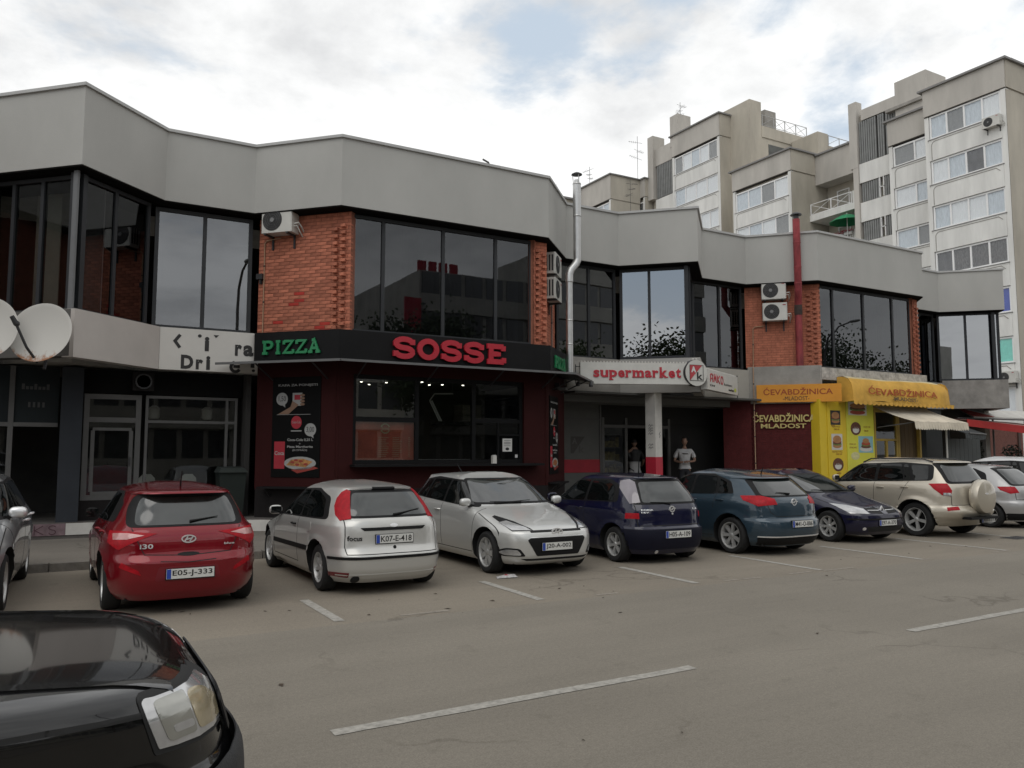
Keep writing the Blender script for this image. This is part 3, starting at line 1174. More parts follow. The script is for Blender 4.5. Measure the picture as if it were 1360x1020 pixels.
for q in range(7):
    f2.box(mb, 3.98 + q * .07, 4.03 + q * .07, 0, 0.003, 2.95, 3.01 + .05 * (q % 3 == 0))
    if q < 4:
        f2.box(mb, 4.1 + q * .08, 4.14 + q * .08, 0, 0.003, 2.6, 2.70)
tag(mb.build('faint_lettering', M('dim_print', (0.06, 0.06, 0.06), 0.6), lf), kind='stuff')
gd = thing('green_display', 'dark green display panel inside the left shop window', 'display', (-1.2, 19.0, 0.4))
mb = MB()
mb.box(-2.2, 19.0, 0.4, -0.95, 19.05, 1.45)
mb.build('display_board', M('display_green', (0.02, 0.07, 0.03), 0.6, n=(3, 0.5)), gd)
mb = MB()
mb.box(-2.2, 19.05, 0.36, -2.1, 19.3, 1.4)
mb.box(-1.05, 19.05, 0.36, -0.95, 19.3, 1.4)
mb.build('stand', m_dkmetal, gd)
# dim back room of the whole ground floor on the left
mb = MB()
mb.box(-11.8, 21.0, 0.36, 3.6, 21.1, 3.44)
mb.box(3.56, 17.9, 0.36, 3.66, 21.0, 3.44)
mb.build('inner_wall', m_room, bld)

# ------------------------------------------------------------------ pizza shop
pz = thing('pizza_shop', 'maroon pizza shop front with black sign band and wide serving window', 'shop front', (7.5, 16.2, 0.36))
fG, fA, fB = S[(-1, 'G')], S[(0, 'A')], S[(0, 'B')]
# walls
mb = MB()
fG.box(mb, 0.12, fG.L - 0.02, -0.32, -0.08, 0.95, 3.64)
mb.build('wall', m_maroon, pz)
mb = MB()
fG.box(mb, 0.14, fG.L - 0.02, -0.32, -0.07, 0.36, 0.948)
fA.box(mb, 0.02, 5.14, -0.33, -0.07, 0.36, 0.948)
fB.box(mb, 0.02, 2.1, -0.32, -0.07, 0.36, 0.948)
mb.build('dark_base', m_char, pz)
mb = MB()
fA.box(mb, 0.0, 0.36, -0.32, -0.08, 0.95, 3.64)
fA.box(mb, 4.50, 5.15, -0.32, -0.08, 0.95, 3.64)
fA.box(mb, 0.36, 4.50, -0.32, -0.08, 3.36, 3.64)
fA.box(mb, 0.36, 4.50, -0.32, -0.08, 0.95, 1.47)
mb.build('wall', m_maroon, pz)
mb = MB()
fB.box(mb, 0.0, 2.12, -0.32, -0.08, 0.95, 3.64)
mb.build('wall', m_maroon, pz)
mb = MB()
fA.box(mb, 0.30, 4.85, -0.06, 0.26, 1.42, 1.47)
mb.build('serving_ledge', m_black, pz)
w = window(fA, 0.36, 4.50, 1.472, 3.358, [1.83, 3.22], [glass_pane('filmed_glass', (0.7, 0.72, 0.7), 2.1, wob=0.015)] + [g_shop] * 14, m_black, n=-0.2, parent=pz, bw=0.085, rails=())
mb = MB()
fA.box(mb, 0.445, 1.79, -0.25, -0.16, 2.37, 2.47)
fA.box(mb, 3.26, 4.415, -0.25, -0.16, 2.40, 2.48)
mb.build('rail', m_black, w)
mb = MB()
fA.box(mb, 3.86, 4.41, -0.245, -0.165, 2.1, 2.14)
fA.box(mb, 3.84, 3.88, -0.245, -0.165, 1.56, 2.39)
mb.build('hatch_frame', m_black, w)
# sign band: three faces
for fr, a, b in ((fG, 0.1, fG.L + 0.015), (fA, -0.015, 5.15 + 0.015), (fB, -0.015, 2.05)):
    mb = MB()
    fr.box(mb, a, b, -0.26, 0.035, 3.645, 4.262)
    mb.build('sign_band', m_black, pz)
slab_word('SOSSE', fA, 1.16, 3.90, 3.76, 4.15, 0.05, 0.11, 0.115, m_red, pz)
slab_word('PIZZA', fG, 0.32, 1.70, 3.79, 4.06, 0.05, 0.09, 0.058, m_green, pz)
slab_word('PIZZA', fB, 0.35, 1.55, 3.79, 4.06, 0.05, 0.09, 0.058, m_green, pz)
# canopy
can = thing('shop_canopy', 'thin black sloping canopy over the pizza shop window', 'canopy', (7.5, 15.6, 3.55))
ci = [(3.45, 17.56), (5.0, 16.0), (10.15, 16.0), (11.7, 17.55)]
co = [(2.78, 17.2), (4.80, 15.22), (10.38, 15.22), (12.1, 16.92)]
mb = MB()
for i in range(3):
    a, b, c, d = co[i], co[i + 1], ci[i + 1], ci[i]
    z0, z1 = 3.53, 3.66
    mb.hexa([(a[0], a[1], z0), (b[0], b[1], z0), (c[0], c[1], z1 - 0.02), (d[0], d[1], z1 - 0.02), (a[0], a[1], z0 + 0.02), (b[0], b[1], z0 + 0.02), (c[0], c[1], z1), (d[0], d[1], z1)])
mb.build('canopy_sheet', M('canopy_dark', (0.02, 0.02, 0.02), 0.5), can)
for i in range(3):
    mb = MB()
    f = Fr(co[i], co[i + 1])
    f.box(mb, 0.004, f.L - 0.004, -0.02, 0.012, 3.515, 3.562)
    mb.build('edge_trim', M('grey_trim', (0.12, 0.12, 0.12), 0.5), can)
for fr, us in ((fA, (0.4, 2.0, 3.6, 5.0)), (fG, (0.5, 1.8)), (fB, (0.6, 1.7))):
    for u in us:
        mb = MB()
        mb.tube([fr.W(u, -0.08, 3.25), fr.W(u, 0.6, 3.55)], 0.018, 6)
        mb.build('bracket', m_dkmetal, can)
for u, lb in ((0.55, 'small grey wedge spotlight under the right end of the black canopy'),):
    sp = thing('floodlight', lb, 'floodlight', (11.0, 16.6, 3.3))
    mb = MB()
    p = fB.W(1.0, 0.05, 3.28)
    fB.box(mb, 0.85, 1.15, 0.02, 0.22, 3.27, 3.33)
    mb.build('lamp_housing', m_alu, sp)
    mb = MB()
    fB.box(mb, 0.98, 1.02, -0.07, 0.03, 3.28, 3.45)
    mb.build('bracket', m_dkmetal, sp)
for x, lb in ((11.35, 'left small black spotlight under the canopy tip by the supermarket sign'), (11.75, 'right small black spotlight under the canopy tip by the supermarket sign')):
    sp = thing('spotlight', lb, 'spotlight', (x, 16.55, 3.45))
    mb = MB()
    mb.tube([(x, 16.55, 3.56), (x, 16.55, 3.47)], 0.012, 6)
    mb.build('stem', m_dkmetal, sp)
    mb = MB()
    mb.lathe([(0.03, 0.07), (0.055, 0.0), (0.05, -0.05)], 12, Matrix.Translation((x, 16.55, 3.43)))
    mb.build('lamp_head', m_dkmetal, sp)
# interior of the shop
mb = MB()
mb.box(5.2, 19.0, 0.36, 10.0, 19.08, 3.44)
mb.build('inner_wall', M('shop_inner_wall', (0.055, 0.05, 0.04), 0.8, n=(1.2, 0.3)), pz)
mb = MB()
mb.box(4.9, 16.4, 3.38, 10.2, 19.1, 3.44)
mb.build('ceiling', M('shop_ceiling', (0.10, 0.095, 0.085), 0.9), pz)
m_lamp = M('ceiling_spot_glow', (1, 0.95, 0.85), 0.5, emit=((1.0, 0.93, 0.8), 9.0))
SPOT_L = ('first', 'second', 'third', 'fourth', 'fifth', 'sixth', 'seventh', 'eighth', 'ninth')
for i, (u, n) in enumerate(((0.62, -1.1), (1.05, -1.6), (1.45, -2.2), (1.62, -1.5), (2.3, -1.0), (2.75, -1.6), (3.0, -1.4), (3.5, -1.3), (4.0, -1.7))):
    p = fA.W(u, n, 3.33)
    lp = thing('ceiling_spot', SPOT_L[i] + ' ceiling spot from the left inside the pizza shop window', 'lamp', p, 'ceiling spots in the pizza shop')
    mb = MB()
    mb.lathe([(0.001, 0.0), (0.026, 0.0), (0.026, 0.012), (0.001, 0.012)], 10, Matrix.Translation(p))
    mb.build('bulb', m_lamp, lp)
    mb = MB()
    mb.lathe([(0.036, 0.012), (0.036, 0.06), (0.03, 0.06)], 10, Matrix.Translation(p))
    mb.build('lamp_rim', m_dkmetal, lp)
# worktop, boxes, oven hood in the shop
ctr = thing('counter', 'dim steel worktop inside the pizza shop window', 'counter', (7.0, 17.2, 0.36))
mb = MB()
mb.box(6.95, 16.6, 1.50, 8.35, 17.3, 1.56)
mb.build('worktop', m_steel, ctr)
mb = MB()
mb.box(6.97, 16.65, 0.36, 8.33, 17.25, 1.50)
mb.build('cabinet', m_char, ctr)
pb = thing('pizza_box_stack', 'stack of pale pizza boxes on a shelf inside the shop', 'boxes', (8.75, 17.5, 2.45))
for i in range(7):
    mb = MB()
    d = rng.uniform(-.02, .02)
    mb.box(8.5 + d, 17.3 + d, 2.47 + i * 0.058, 9.0 + d, 17.8 + d, 2.47 + i * 0.058 + 0.05)
    mb.build('pizza_box', M('box_card', (0.16, 0.14, 0.11), 0.8, rnd=0.15), pb)
sh = thing('wall_shelf', 'dark shelf carrying the pizza boxes inside the shop', 'shelf', (8.7, 17.6, 2.4))
mb = MB()
mb.box(8.35, 17.2, 2.41, 9.3, 18.95, 2.465)
mb.build('shelf_board', m_char, sh)
lmp = thing('desk_lamp', 'pale jointed work lamp arm hanging inside the shop window', 'lamp', (7.6, 17.0, 3.0))
mb = MB()
mb.tube([(7.75, 17.0, 2.45), (7.5, 17.0, 2.92), (7.62, 17.0, 3.08), (8.1, 17.0, 3.1)], 0.018, 6)
mb.tube([(7.81, 17.02, 2.45), (7.56, 17.02, 2.92)], 0.018, 6)
mb.build('lamp_arm', m_offw, lmp)
mb = MB()
mb.tube([(8.1, 17.0, 3.1), (8.1, 17.0, 3.38)], 0.03, 8)
mb.build('ceiling_mount', m_dkmetal, lmp)
# menu poster inside lower left pane
mn = thing('menu_poster', 'orange red printed menu poster in the lower left shop pane', 'poster', fA.W(1.1, -0.24, 1.56))
m_menu = M('menu_orange', (0.55, 0.10, 0.05), 0.6, n=(2.0, 0.35))
mb = MB()
fA.box(mb, 0.45, 1.79, -0.245, -0.235, 1.56, 2.365)
mb.build('sheet', m_menu, mn)
mb = MB()
strokes_mb(mb, fA, 1.02, 2.12, 0.22, 0.22, [arc(.5, .5, .45, .45, 20, 160, 10), arc(.5, .5, .45, .45, 200, 340, 10)], 0.03, -0.235, -0.233)
text_mb(mb, 'Sosse', fA, 1.05, 1.22, 2.19, 2.27, -0.235, -0.233)
mb.build('round_emblem', M('menu_cream', (0.5, 0.42, 0.25), 0.6), mn)
mb = MB()
for i in range(11):
    z = 2.03 - i * 0.04
    for (a, b) in ((0.98, 1.22), (1.30, 1.52), (1.66, 1.72)):
        fA.box(mb, a, b - rng.uniform(0, .08) * (b - a) * 4, -0.235, -0.233, z, z + 0.014)
mb.build('print_lines', M('menu_print', (0.5, 0.32, 0.2), 0.6), mn)
nt_ = thing('paper_notice', 'white paper notice stuck in the right shop pane', 'notice', fA.W(4.1, -0.24, 1.75))
mb = MB()
fA.box(mb, 3.98, 4.23, -0.185, -0.182, 1.74, 2.04)
mb.build('sheet', M('paper', (0.62, 0.61, 0.58), 0.7), nt_)
mb = MB()
for i, z in enumerate((1.99, 1.95, 1.93, 1.91, 1.87)):
    fA.box(mb, 4.02, 4.19, -0.182, -0.1805, z, z + 0.008)
fA.plate(mb, oval(4.105, 1.80, 0.05, 0.035, 12), -0.182, -0.1805)
tag(mb.build('print', m_ink, nt_), kind='stuff')
st = thing('door_sticker', 'small white sticker at the lower right of the shop window', 'sticker', fA.W(4.35, -0.18, 1.6))
mb = MB()
fA.box(mb, 4.31, 4.38, -0.185, -0.182, 1.60, 1.67)
mb.build('sheet', m_white_ink, st)
cupm = thing('napkin_box', 'small white napkin box standing on the serving ledge', 'box', fA.W(3.62, -0.1, 1.47))
mb = MB()
fA.box(mb, 3.60, 3.70, -0.03, 0.05, 1.47, 1.65)
mb.build('box_body', m_offw, cupm)
mb = MB()
fA.box(mb, 3.615, 3.685, -0.02, 0.04, 1.65, 1.66)
mb.build('napkin', m_white_ink, cupm)


# drink and pizza poster
def drink_poster(fr, u0, u1, z0, z1, n, label):
    po = thing('drinks_poster', label, 'poster', fr.W((u0 + u1) / 2, n, z0))
    w_, h_ = u1 - u0, z1 - z0

    def U(x):
        return u0 + x * w_

    def Z(y):
        return z0 + y * h_
    mb = MB()
    fr.box(mb, u0, u1, n, n + 0.015, z0, z1)
    mb.build('sheet', M('poster_black', (0.004, 0.004, 0.004), 0.6, ior=1.2), po)
    a, b = n + 0.015, n + 0.018
    ink = M('poster_white', (0.30, 0.30, 0.29), 0.6)
    mb = MB()
    text_mb(mb, 'KAFA ZA PONIJETI', fr, U(.12), U(.93), Z(.90), Z(.93), a, b, bold=0.02)
    text_mb(mb, 'Coca-Cola 0,25 L', fr, U(.33), U(.86), Z(.355), Z(.385), a, b, bold=0.02)
    text_mb(mb, '+', fr, U(.57), U(.61), Z(.325), Z(.34), a, b)
    text_mb(mb, 'Pizza Margherita', fr, U(.33), U(.86), Z(.285), Z(.315), a, b, bold=0.02)
    text_mb(mb, '(KOMAD)', fr, U(.44), U(.74), Z(.255), Z(.278), a, b)
    text_mb(mb, 'Coca-Cola', fr, U(.42), U(.60), Z(.535), Z(.56), a + .003, b + .003)
    fr.box(mb, U(.4), U(.62), a, b, Z(.455), Z(.465))
    for cx, cy, t in ((.2, .78, '1,50'), (.80, .47, '3,00')):
        fr.plate(mb, oval(U(cx), Z(cy), .12 * w_, .065 * h_, 18), a, b)
        fr.plate(mb, [(U(cx - .02), Z(cy - .05)), (U(cx + .07), Z(cy - .085)), (U(cx + .06), Z(cy - .05))], a, b + 0.0004)
    fr.plate(mb, [(U(.42), Z(.71)), (U(.6), Z(.71)), (U(.62), Z(.84)), (U(.42), Z(.84))], a, b)
    fr.box(mb, U(.1), U(.8), a, b, Z(.622), Z(.626))
    tag(mb.build('print', ink, po), kind='stuff')
    mb = MB()
    text_mb(mb, '1,50', fr, U(.13), U(.28), Z(.75), Z(.81), b, b + .002)
    text_mb(mb, '3,00', fr, U(.72), U(.88), Z(.44), Z(.50), b, b + .002)
    mb.build('price', m_ink, po)
    skin = M('poster_skin', (0.22, 0.13, 0.085), 0.7)
    mb = MB()
    fr.plate(mb, [(U(.12), Z(.628)), (U(.34), Z(.628)), (U(.55), Z(.72)), (U(.42), Z(.76)), (U(.38), Z(.70))], a, b + 0.001)
    for i in range(4):
        fr.plate(mb, oval(U(.625), Z(.725 + i * .03), .05 * w_, .013 * h_, 10), a, b + 0.002)
    mb.build('hand_print', skin, po)
    for q in (0, 1, 2):
        mb = MB()
        if q == 0:
            fr.plate(mb, oval(U(.51), Z(.545), .11 * w_, .065 * h_, 20), a, b)
        else:
            fr.box(mb, U(.06 if q == 1 else .46), U(.28 if q == 1 else .58), a if q == 1 else b, b if q == 1 else b + 0.002, Z(.085 if q == 1 else .77), Z(.355 if q == 1 else .82))
        mb.build(('red_disc', 'can_print', 'cup_label')[q], m_redp, po)
    mb = MB()
    text_mb(mb, 'Coca', fr, U(.07), U(.27), Z(.22), Z(.26), b, b + .002, bold=.02)
    fr.plate(mb, oval(U(.60), Z(.14), .33 * w_, .065 * h_, 22), a, b)
    mb.build('plate_print', ink, po)
    mb = MB()
    fr.plate(mb, [(U(.32), Z(.12)), (U(.72), Z(.10)), (U(.86), Z(.155)), (U(.66), Z(.185)), (U(.42), Z(.175))], b, b + .002)
    mb.build('pizza_print', M('pizza_top', (0.34, 0.16, 0.05), 0.7, n=(14, 0.6)), po)
    mb = MB()
    for cx, cy in ((.45, .15), (.55, .125), (.62, .16), (.72, .13), (.52, .17)):
        fr.plate(mb, oval(U(cx), Z(cy), .045 * w_, .012 * h_, 10), b + .002, b + .003)
    fr.plate(mb, [(U(.42), Z(.075)), (U(.55), Z(.04)), (U(.98), Z(.09)), (U(.88), Z(.11))], a, b)
    mb.build('tomato_print', M('tomato', (0.26, 0.03, 0.02), 0.6), po)
    return po


drink_poster(fG, 0.52, 1.66, 1.20, 3.30, -0.078, 'tall black drinks and pizza poster on the left maroon wall')
drink_poster(fB, 0.30, 1.30, 1.20, 3.10, -0.078, 'tall black drinks and pizza poster on the right maroon wall by the supermarket')
for fr, a, b, lb in ((fG, 0.35, 1.75, 'narrow black wall shelf under the left drinks poster'), (fB, 0.15, 1.35, 'narrow black wall shelf under the right drinks poster')):
    sh = thing('drink_shelf', lb, 'shelf', fr.W((a + b) / 2, 0, 0.95))
    mb = MB()
    fr.box(mb, a, b, -0.07, 0.2, 0.97, 1.01)
    mb.build('shelf_board', m_black, sh)
    for u in (a + 0.15, b - 0.15):
        mb = MB()
        mb.tube([fr.W(u, -0.07, 0.8), fr.W(u, 0.15, 0.97)], 0.012, 6)
        mb.build('bracket', m_dkmetal, sh)
# ------------------------------------------------------------------ supermarket unit
sup = thing('supermarket', 'shaded supermarket entrance with white walls and red band under the grey overhang', 'shop front', (14.5, 19, 0.36))
fS = Fr((11.75, 19.0), (19.2, 19.0))
m_swall = M('shaded_white_wall', (0.115, 0.115, 0.107), 0.8, n=(1.5, 0.1))  # white walls toned dark, entrance shade put into the colour
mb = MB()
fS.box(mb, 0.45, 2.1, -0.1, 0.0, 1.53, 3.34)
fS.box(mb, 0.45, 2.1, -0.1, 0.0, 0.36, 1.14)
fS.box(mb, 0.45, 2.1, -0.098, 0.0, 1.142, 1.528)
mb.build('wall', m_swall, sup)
mb = MB()
fS.box(mb, 0.62, 2.04, 0.0, 0.012, 1.15, 1.52)
fS.box(mb, 0.2, 0.44, -0.1, 0.02, 0.36, 1.53)
mb.build('red_band', m_redp, sup)
mb = MB()
fS.box(mb, 0.2, 0.44, -0.1, 0.019, 1.533, 3.34)
mb.build('corner_pier', m_swall, sup)
mb = MB()
for u in (0.58, 2.02):
    fS.box(mb, u, u + 0.05, 0.002, 0.03, 0.40, 3.3)
fS.box(mb, 0.63, 2.02, 0.002, 0.03, 2.66, 2.70)
mb.build('panel_frame', m_alu, sup)
mb = MB()
fS.plate(mb, [(1.10, 1.70), (1.50, 2.18), (1.02, 2.18), (1.02, 1.70)][::-1], 0.0, 0.010)
mb.build('emblem_dark', M('emblem_grey', (0.06, 0.055, 0.05), 0.6), sup)
mb = MB()
text_mb(mb, 'A', fS, 1.06, 1.22, 1.97, 2.14, 0.010, 0.014, bold=.03)
mb.build('emblem_letter', m_swall, sup)
mb = MB()
text_mb(mb, 'k', fS, 1.30, 1.48, 1.72, 1.92, 0.0, 0.008, bold=.01)
mb.build('emblem_letter', M('emblem_grey2', (0.08, 0.075, 0.07), 0.6), sup)
# glass door, frame and dim inside
for u in (2.1, 2.95, 3.85, 4.6):
    mb = MB()
    fS.box(mb, u, u + 0.09, -0.12, 0.02, 0.36, 2.75)
    mb.build('door_post', m_alu, sup)
mb = MB()
fS.box(mb, 2.1, 4.69, -0.12, 0.022, 2.45, 2.54)
mb.build('door_lintel', m_alu, sup)
mb = MB()
fS.box(mb, 2.19, 2.95, -0.05, -0.04, 0.4, 2.45)
fS.box(mb, 3.94, 4.6, -0.05, -0.04, 0.4, 2.45)
mb.build('pane', g_shop, sup)
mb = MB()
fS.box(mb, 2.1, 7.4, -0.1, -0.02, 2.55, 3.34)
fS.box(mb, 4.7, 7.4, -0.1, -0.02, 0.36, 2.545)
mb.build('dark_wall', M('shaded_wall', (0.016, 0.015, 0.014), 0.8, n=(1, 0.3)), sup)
mb = MB()
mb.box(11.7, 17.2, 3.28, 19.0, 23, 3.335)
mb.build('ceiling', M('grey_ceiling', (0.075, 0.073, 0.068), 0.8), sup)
mb = MB()
for y in (17.9, 18.6):
    mb.box(11.8, y, 3.10, 18.5, y + 0.16, 3.278)
mb.build('ceiling_beam', m_swall, sup)
rk = thing('goods_rack', 'dim yellowish goods rack behind the supermarket door', 'rack', (14.2, 20.5, 0.36))
for i in range(5):
    mb = MB()
    mb.box(13.6, 20.4, 0.6 + i * 0.42, 15.6, 20.8, 0.63 + i * 0.42)
    mb.build('shelf_board', m_alu, rk)
mb = MB()
for i in range(4):
    x = 13.62
    while x < 15.5:
        w_ = rng.uniform(0.08, 0.2)
        mb.box(x, 20.42, 0.632 + i * 0.42, x + w_ * .92, 20.7, 0.64 + i * 0.42 + rng.uniform(.15, .33))
        x += w_
o = mb.build('goods', M('goods_yellow', (0.32, 0.25, 0.08), 0.7, n=(9, 0.7)), rk)
o['kind'] = 'stuff'
# brick pier at the right of the entrance, dark painted
brick_face(Fr((17.75, 18.05), (18.32, 17.47)), 0.0, 0.82, 0.36, 3.3, 0.0, False, m_brickd, m_mortd)
# column
clm = thing('entrance_column', 'white square column with red painted foot at the supermarket entrance', 'column', (14.1, 16.9, 0.36))
fc = Fr((14.08, 16.86), (14.36, 16.91))
mb = MB()
fc.box(mb, 0, 0.28, -0.34, 0, 1.60, 3.34)
mb.build('shaft', m_offw, clm)
mb = MB()
fc.box(mb, -0.004, 0.284, -0.344, 0.004, 0.36, 1.60)
mb.build('red_foot', M('column_red', (0.42, 0.02, 0.04), 0.5, n=(3, 0.12)), clm)
fcl = Fr((14.08 - 0.06, 16.86 + 0.335), (14.08, 16.86))
mb = MB()
for z in (2.42, 2.34, 2.28, 2.2, 1.9, 1.82):
    strokes_mb(mb, fcl, 0.1, z, 0.16, 0.07, [[(0, .2), (.3, .9), (.5, .1), (.8, .8), (1, .3)]], 0.012, 0.0, 0.004)
strokes_mb(mb, fc, 0.15, 2.12, 0.06, 0.16, [[(.2, 0), (.8, .4), (.1, .6), (.9, 1)]], 0.014, 0.0, 0.004)
mb.build('scribble', M('scribble_grey', (0.10, 0.10, 0.10), 0.7), clm)
# spandrel ledge light strip
# signs
def sign_box(name, label, fr, u0, u1, z0, z1, n0, n1, m=m_plaswhite):
    s = thing(name, label, 'sign', fr.W((u0 + u1) / 2, (n0 + n1) / 2, z0))
    mb = MB()
    fr.box(mb, u0, u1, n0, n1, z0, z1)
    mb.build('sign_box', m, s)
    return s


fm = Fr((11.74, 17.0), (14.45, 15.82))
s1 = sign_box('supermarket_sign', 'long white light box reading supermarket in red letters', fm, 0.0, fm.L, 3.50, 4.06, -0.18, 0.0)
mb = MB()
u = 0.34
wd = dict(s=.8, u=1.02, p=1.02, e=.86, r=.78, m=1.5, a=.9, k=1.06, t=.66)
tot = sum(wd[c] for c in 'supermarket') + 0.16 * 10
su = (fm.L - 0.62) / tot
for c in 'supermarket':
    z0_, z1_ = 3.67, 3.86
    if c == 'p':
        z0_ = 3.60
    if c == 'k':
        z1_ = 3.95
    if c == 't':
        z1_ = 3.92
    text_mb(mb, c, fm, u, u + wd[c] * su, z0_, z1_, 0.0, 0.02, bold=0.03)
    # heavy slab feet
    if c in 'rkm':
        fm.box(mb, u - 0.01, u + wd[c] * su * 0.42, 0.0, 0.019, z0_, z0_ + 0.028)
    if c in 'p':
        fm.box(mb, u - 0.012, u + wd[c] * su * 0.5, 0.0, 0.019, z0_, z0_ + 0.026)
    if c in 'mk':
        fm.box(mb, u + wd[c] * su * 0.62, u + wd[c] * su + 0.012, 0.0, 0.019, z0_, z0_ + 0.028)
    if c in 'urmp':
        fm.box(mb, u - 0.014, u + 0.05, 0.0, 0.019, z1_ - 0.026, z1_)
    u += (wd[c] + 0.16) * su
mb.build('lettering', m_red, s1)


def spikes(fr, u0, u1, z, n, parent, step=0.085):
    mb = MB()
    u = u0
    while u < u1:
        p = fr.W(u, n, z)
        mb.ball((p.x, p.y, p.z + 0.02), 0.022, 6, 4)
        u += step
    o = mb.build('bulb_row', m_offw, parent)
    o['kind'] = 'stuff'


spikes(fm, 0.04, fm.L - 0.03, 4.06, -0.05, s1)
mb = MB()
for z in (3.6, 3.95):
    mb.tube([fm.W(0.05, -0.18, z), fm.W(0.05, -0.42, z)], 0.015, 6)
    mb.tube([fm.W(-0.12, -0.05, z), fm.W(0.0, -0.05, z)], 0.012, 6)
mb.tube([fm.W(-0.12, -0.05, 3.5), fm.W(-0.12, -0.05, 4.0)], 0.012, 6)
mb.build('bracket', m_dkmetal, s1)

fk = Fr((14.26, 15.80), (14.96, 15.72))
sk = thing('round_sign', 'round white light box with red and white letter emblem on the corner', 'sign', (14.6, 15.75, 3.5))
mb = MB()
fk.plate(mb, oval(0.33, 3.81, 0.345, 0.345, 32), -0.2, 0.0)
mb.build('sign_box', m_plaswhite, sk)
mb = MB()
fk.plate(mb, oval(0.33, 3.81, 0.352, 0.352, 32), -0.17, -0.012)
mb.build('rim', m_dkmetal, sk)
mb = MB()
fk.plate(mb, [(0.12, 4.01), (0.12, 3.61), (0.50, 4.01)], 0.0, 0.008)
mb.build('red_corner', M('emblem_red', (0.42, 0.05, 0.06), 0.5), sk)
mb = MB()
strokes_mb(mb, fk, 0, 0, 1, 1, [[(0.115, 3.605), (0.54, 3.605), (0.54, 4.015), (0.115, 4.015), (0.115, 3.605)]], 0.012, 0.0, 0.007)
text_mb(mb, 'k', fk, 0.34, 0.52, 3.63, 3.83, 0.0, 0.008, bold=0.015)
mb.build('emblem_print', m_ink, sk)
mb = MB()
text_mb(mb, 'A', fk, 0.155, 0.31, 3.82, 3.98, 0.008, 0.013, bold=0.05)
mb.build('emblem_letter', m_white_ink, sk)
mb = MB()
for du in (-0.05, 0.05):
    p = fk.W(0.33 + du, -0.08, 4.17)
    mb.ball(p, 0.035, 8, 5)
mb.build('bulb_row', m_offw, sk)

fo = Fr((15.0, 15.80), (17.62, 17.2))
s2 = sign_box('market_sign', 'tilted white light box with red shop name and small black print', fo, 0.0, 2.75, 3.40, 3.94, -0.18, 0.0)
mb = MB()
Lt = {'A': [[(.1, 0), (.12, .9), (.3, 1), (.7, 1), (.9, .9), (.9, 0)], [(.12, .45), (.9, .45)]], 'M': [[(.05, 0), (.2, 1), (.5, .35), (.8, 1), (.95, 0)]],
      'K': [[(.12, 0), (.12, 1)], [(.9, 1), (.18, .5), (.95, 0)]], 'O': [arc(.5, .5, .4, .5, 0, 360, 15)]}
for i, c in enumerate('AMKO'):
    strokes_mb(mb, fo, 0.22 + i * 0.30, 3.62, 0.24, 0.21, Lt[c], 0.036, 0.0, 0.012)
mb.build('lettering', m_red, s2)
mb = MB()
text_mb(mb, 'komerc', fo, 1.45, 2.2, 3.60, 3.68, 0, 0.006)
text_mb(mb, 'TC PE 87', fo, 0.2, 0.62, 3.50, 3.55, 0, 0.006, bold=.02)
text_mb(mb, 'market', fo, 1.85, 2.35, 3.47, 3.545, 0, 0.006, bold=.03)
mb.build('small_print', m_ink, s2)
mb = MB()
fo.plate(mb, oval(2.48, 3.53, 0.09, 0.06, 14), 0.0, 0.005)
mb.build('green_mark', M('lime_mark', (0.45, 0.5, 0.05), 0.5), s2)
spikes(fo, 0.05, 2.7, 3.94, -0.05, s2)
mb = MB()
mb.tube([fo.W(2.88, -0.05, 3.3), fo.W(2.88, -0.05, 4.0)], 0.016, 6)
for z in (3.45, 3.8):
    mb.tube([fo.W(2.7, -0.05, z), fo.W(2.95, -0.05, z)], 0.014, 6)
mb.build('bracket', m_alu, s2)

# ------------------------------------------------------------------ grill kiosk
fg0 = S[(0, 'G')]
fa1 = S[(1, 'A')]
wlow = brick_face(fg0, -0.02, fg0.L, 0.36, 3.2, -0.10, False, m_brickd, m_mortd)
tag(teeth(fg0, (0.02, 0.14), 0.5, 3.1, -0.10, wlow, out=0.06).build('corner_brick', m_brickd, wlow), kind='stuff')
gr_ = thing('grill_shop', 'yellow and dark red grill kiosk with food posters and small windows', 'shop front', (21, 16.2, 0.36))
mb = MB()
text_mb(mb, 'ĆEVABDŽINICA', fg0, 0.10, 1.88, 2.64, 2.93, -0.09, -0.05, bold=0.025)
text_mb(mb, 'MLADOST', fg0, 0.32, 1.62, 2.45, 2.59, -0.09, -0.05, bold=0.02)
mb.build('lettering', M('faded_yellow', (0.50, 0.40, 0.15), 0.6), gr_)
# corner pier + yellow fronts
mb = MB()
fa1.box(mb, -0.16, 0.16, -0.3, 0.0, 0.36, 3.3)
mb.build('corner_pier', m_yellow, gr_)
mb = MB()
fa1.box(mb, 0.165, 1.0, -0.28, 0.02, 0.36, 3.3)
mb.build('poster_board', m_yellow, gr_)
mb = MB()
fa1.box(mb, 1.005, 2.28, -0.28, 0.035, 0.36, 3.3)
mb.build('poster_board', m_lime, gr_)


def frac(fr, u0, u1, z0, z1, n):
    return lambda pts: [(u0 + x * (u1 - u0), z0 + y * (z1 - z0)) for x, y in pts]


m_bun = M('bun_brown', (0.36, 0.17, 0.06), 0.6, n=(5, 0.25))
m_patty = M('patty_brown', (0.11, 0.04, 0.02), 0.7, n=(14, 0.5))
m_lett = M('lettuce', (0.12, 0.16, 0.03), 0.6, n=(16, 0.6))
m_tom = M('tomato_red', (0.33, 0.05, 0.02), 0.6, n=(9, 0.3))
m_pwhite = M('picture_white', (0.55, 0.53, 0.48), 0.6, n=(3, 0.1))
m_pblue = M('picture_blue', (0.22, 0.42, 0.46), 0.6, n=(3, 0.1))


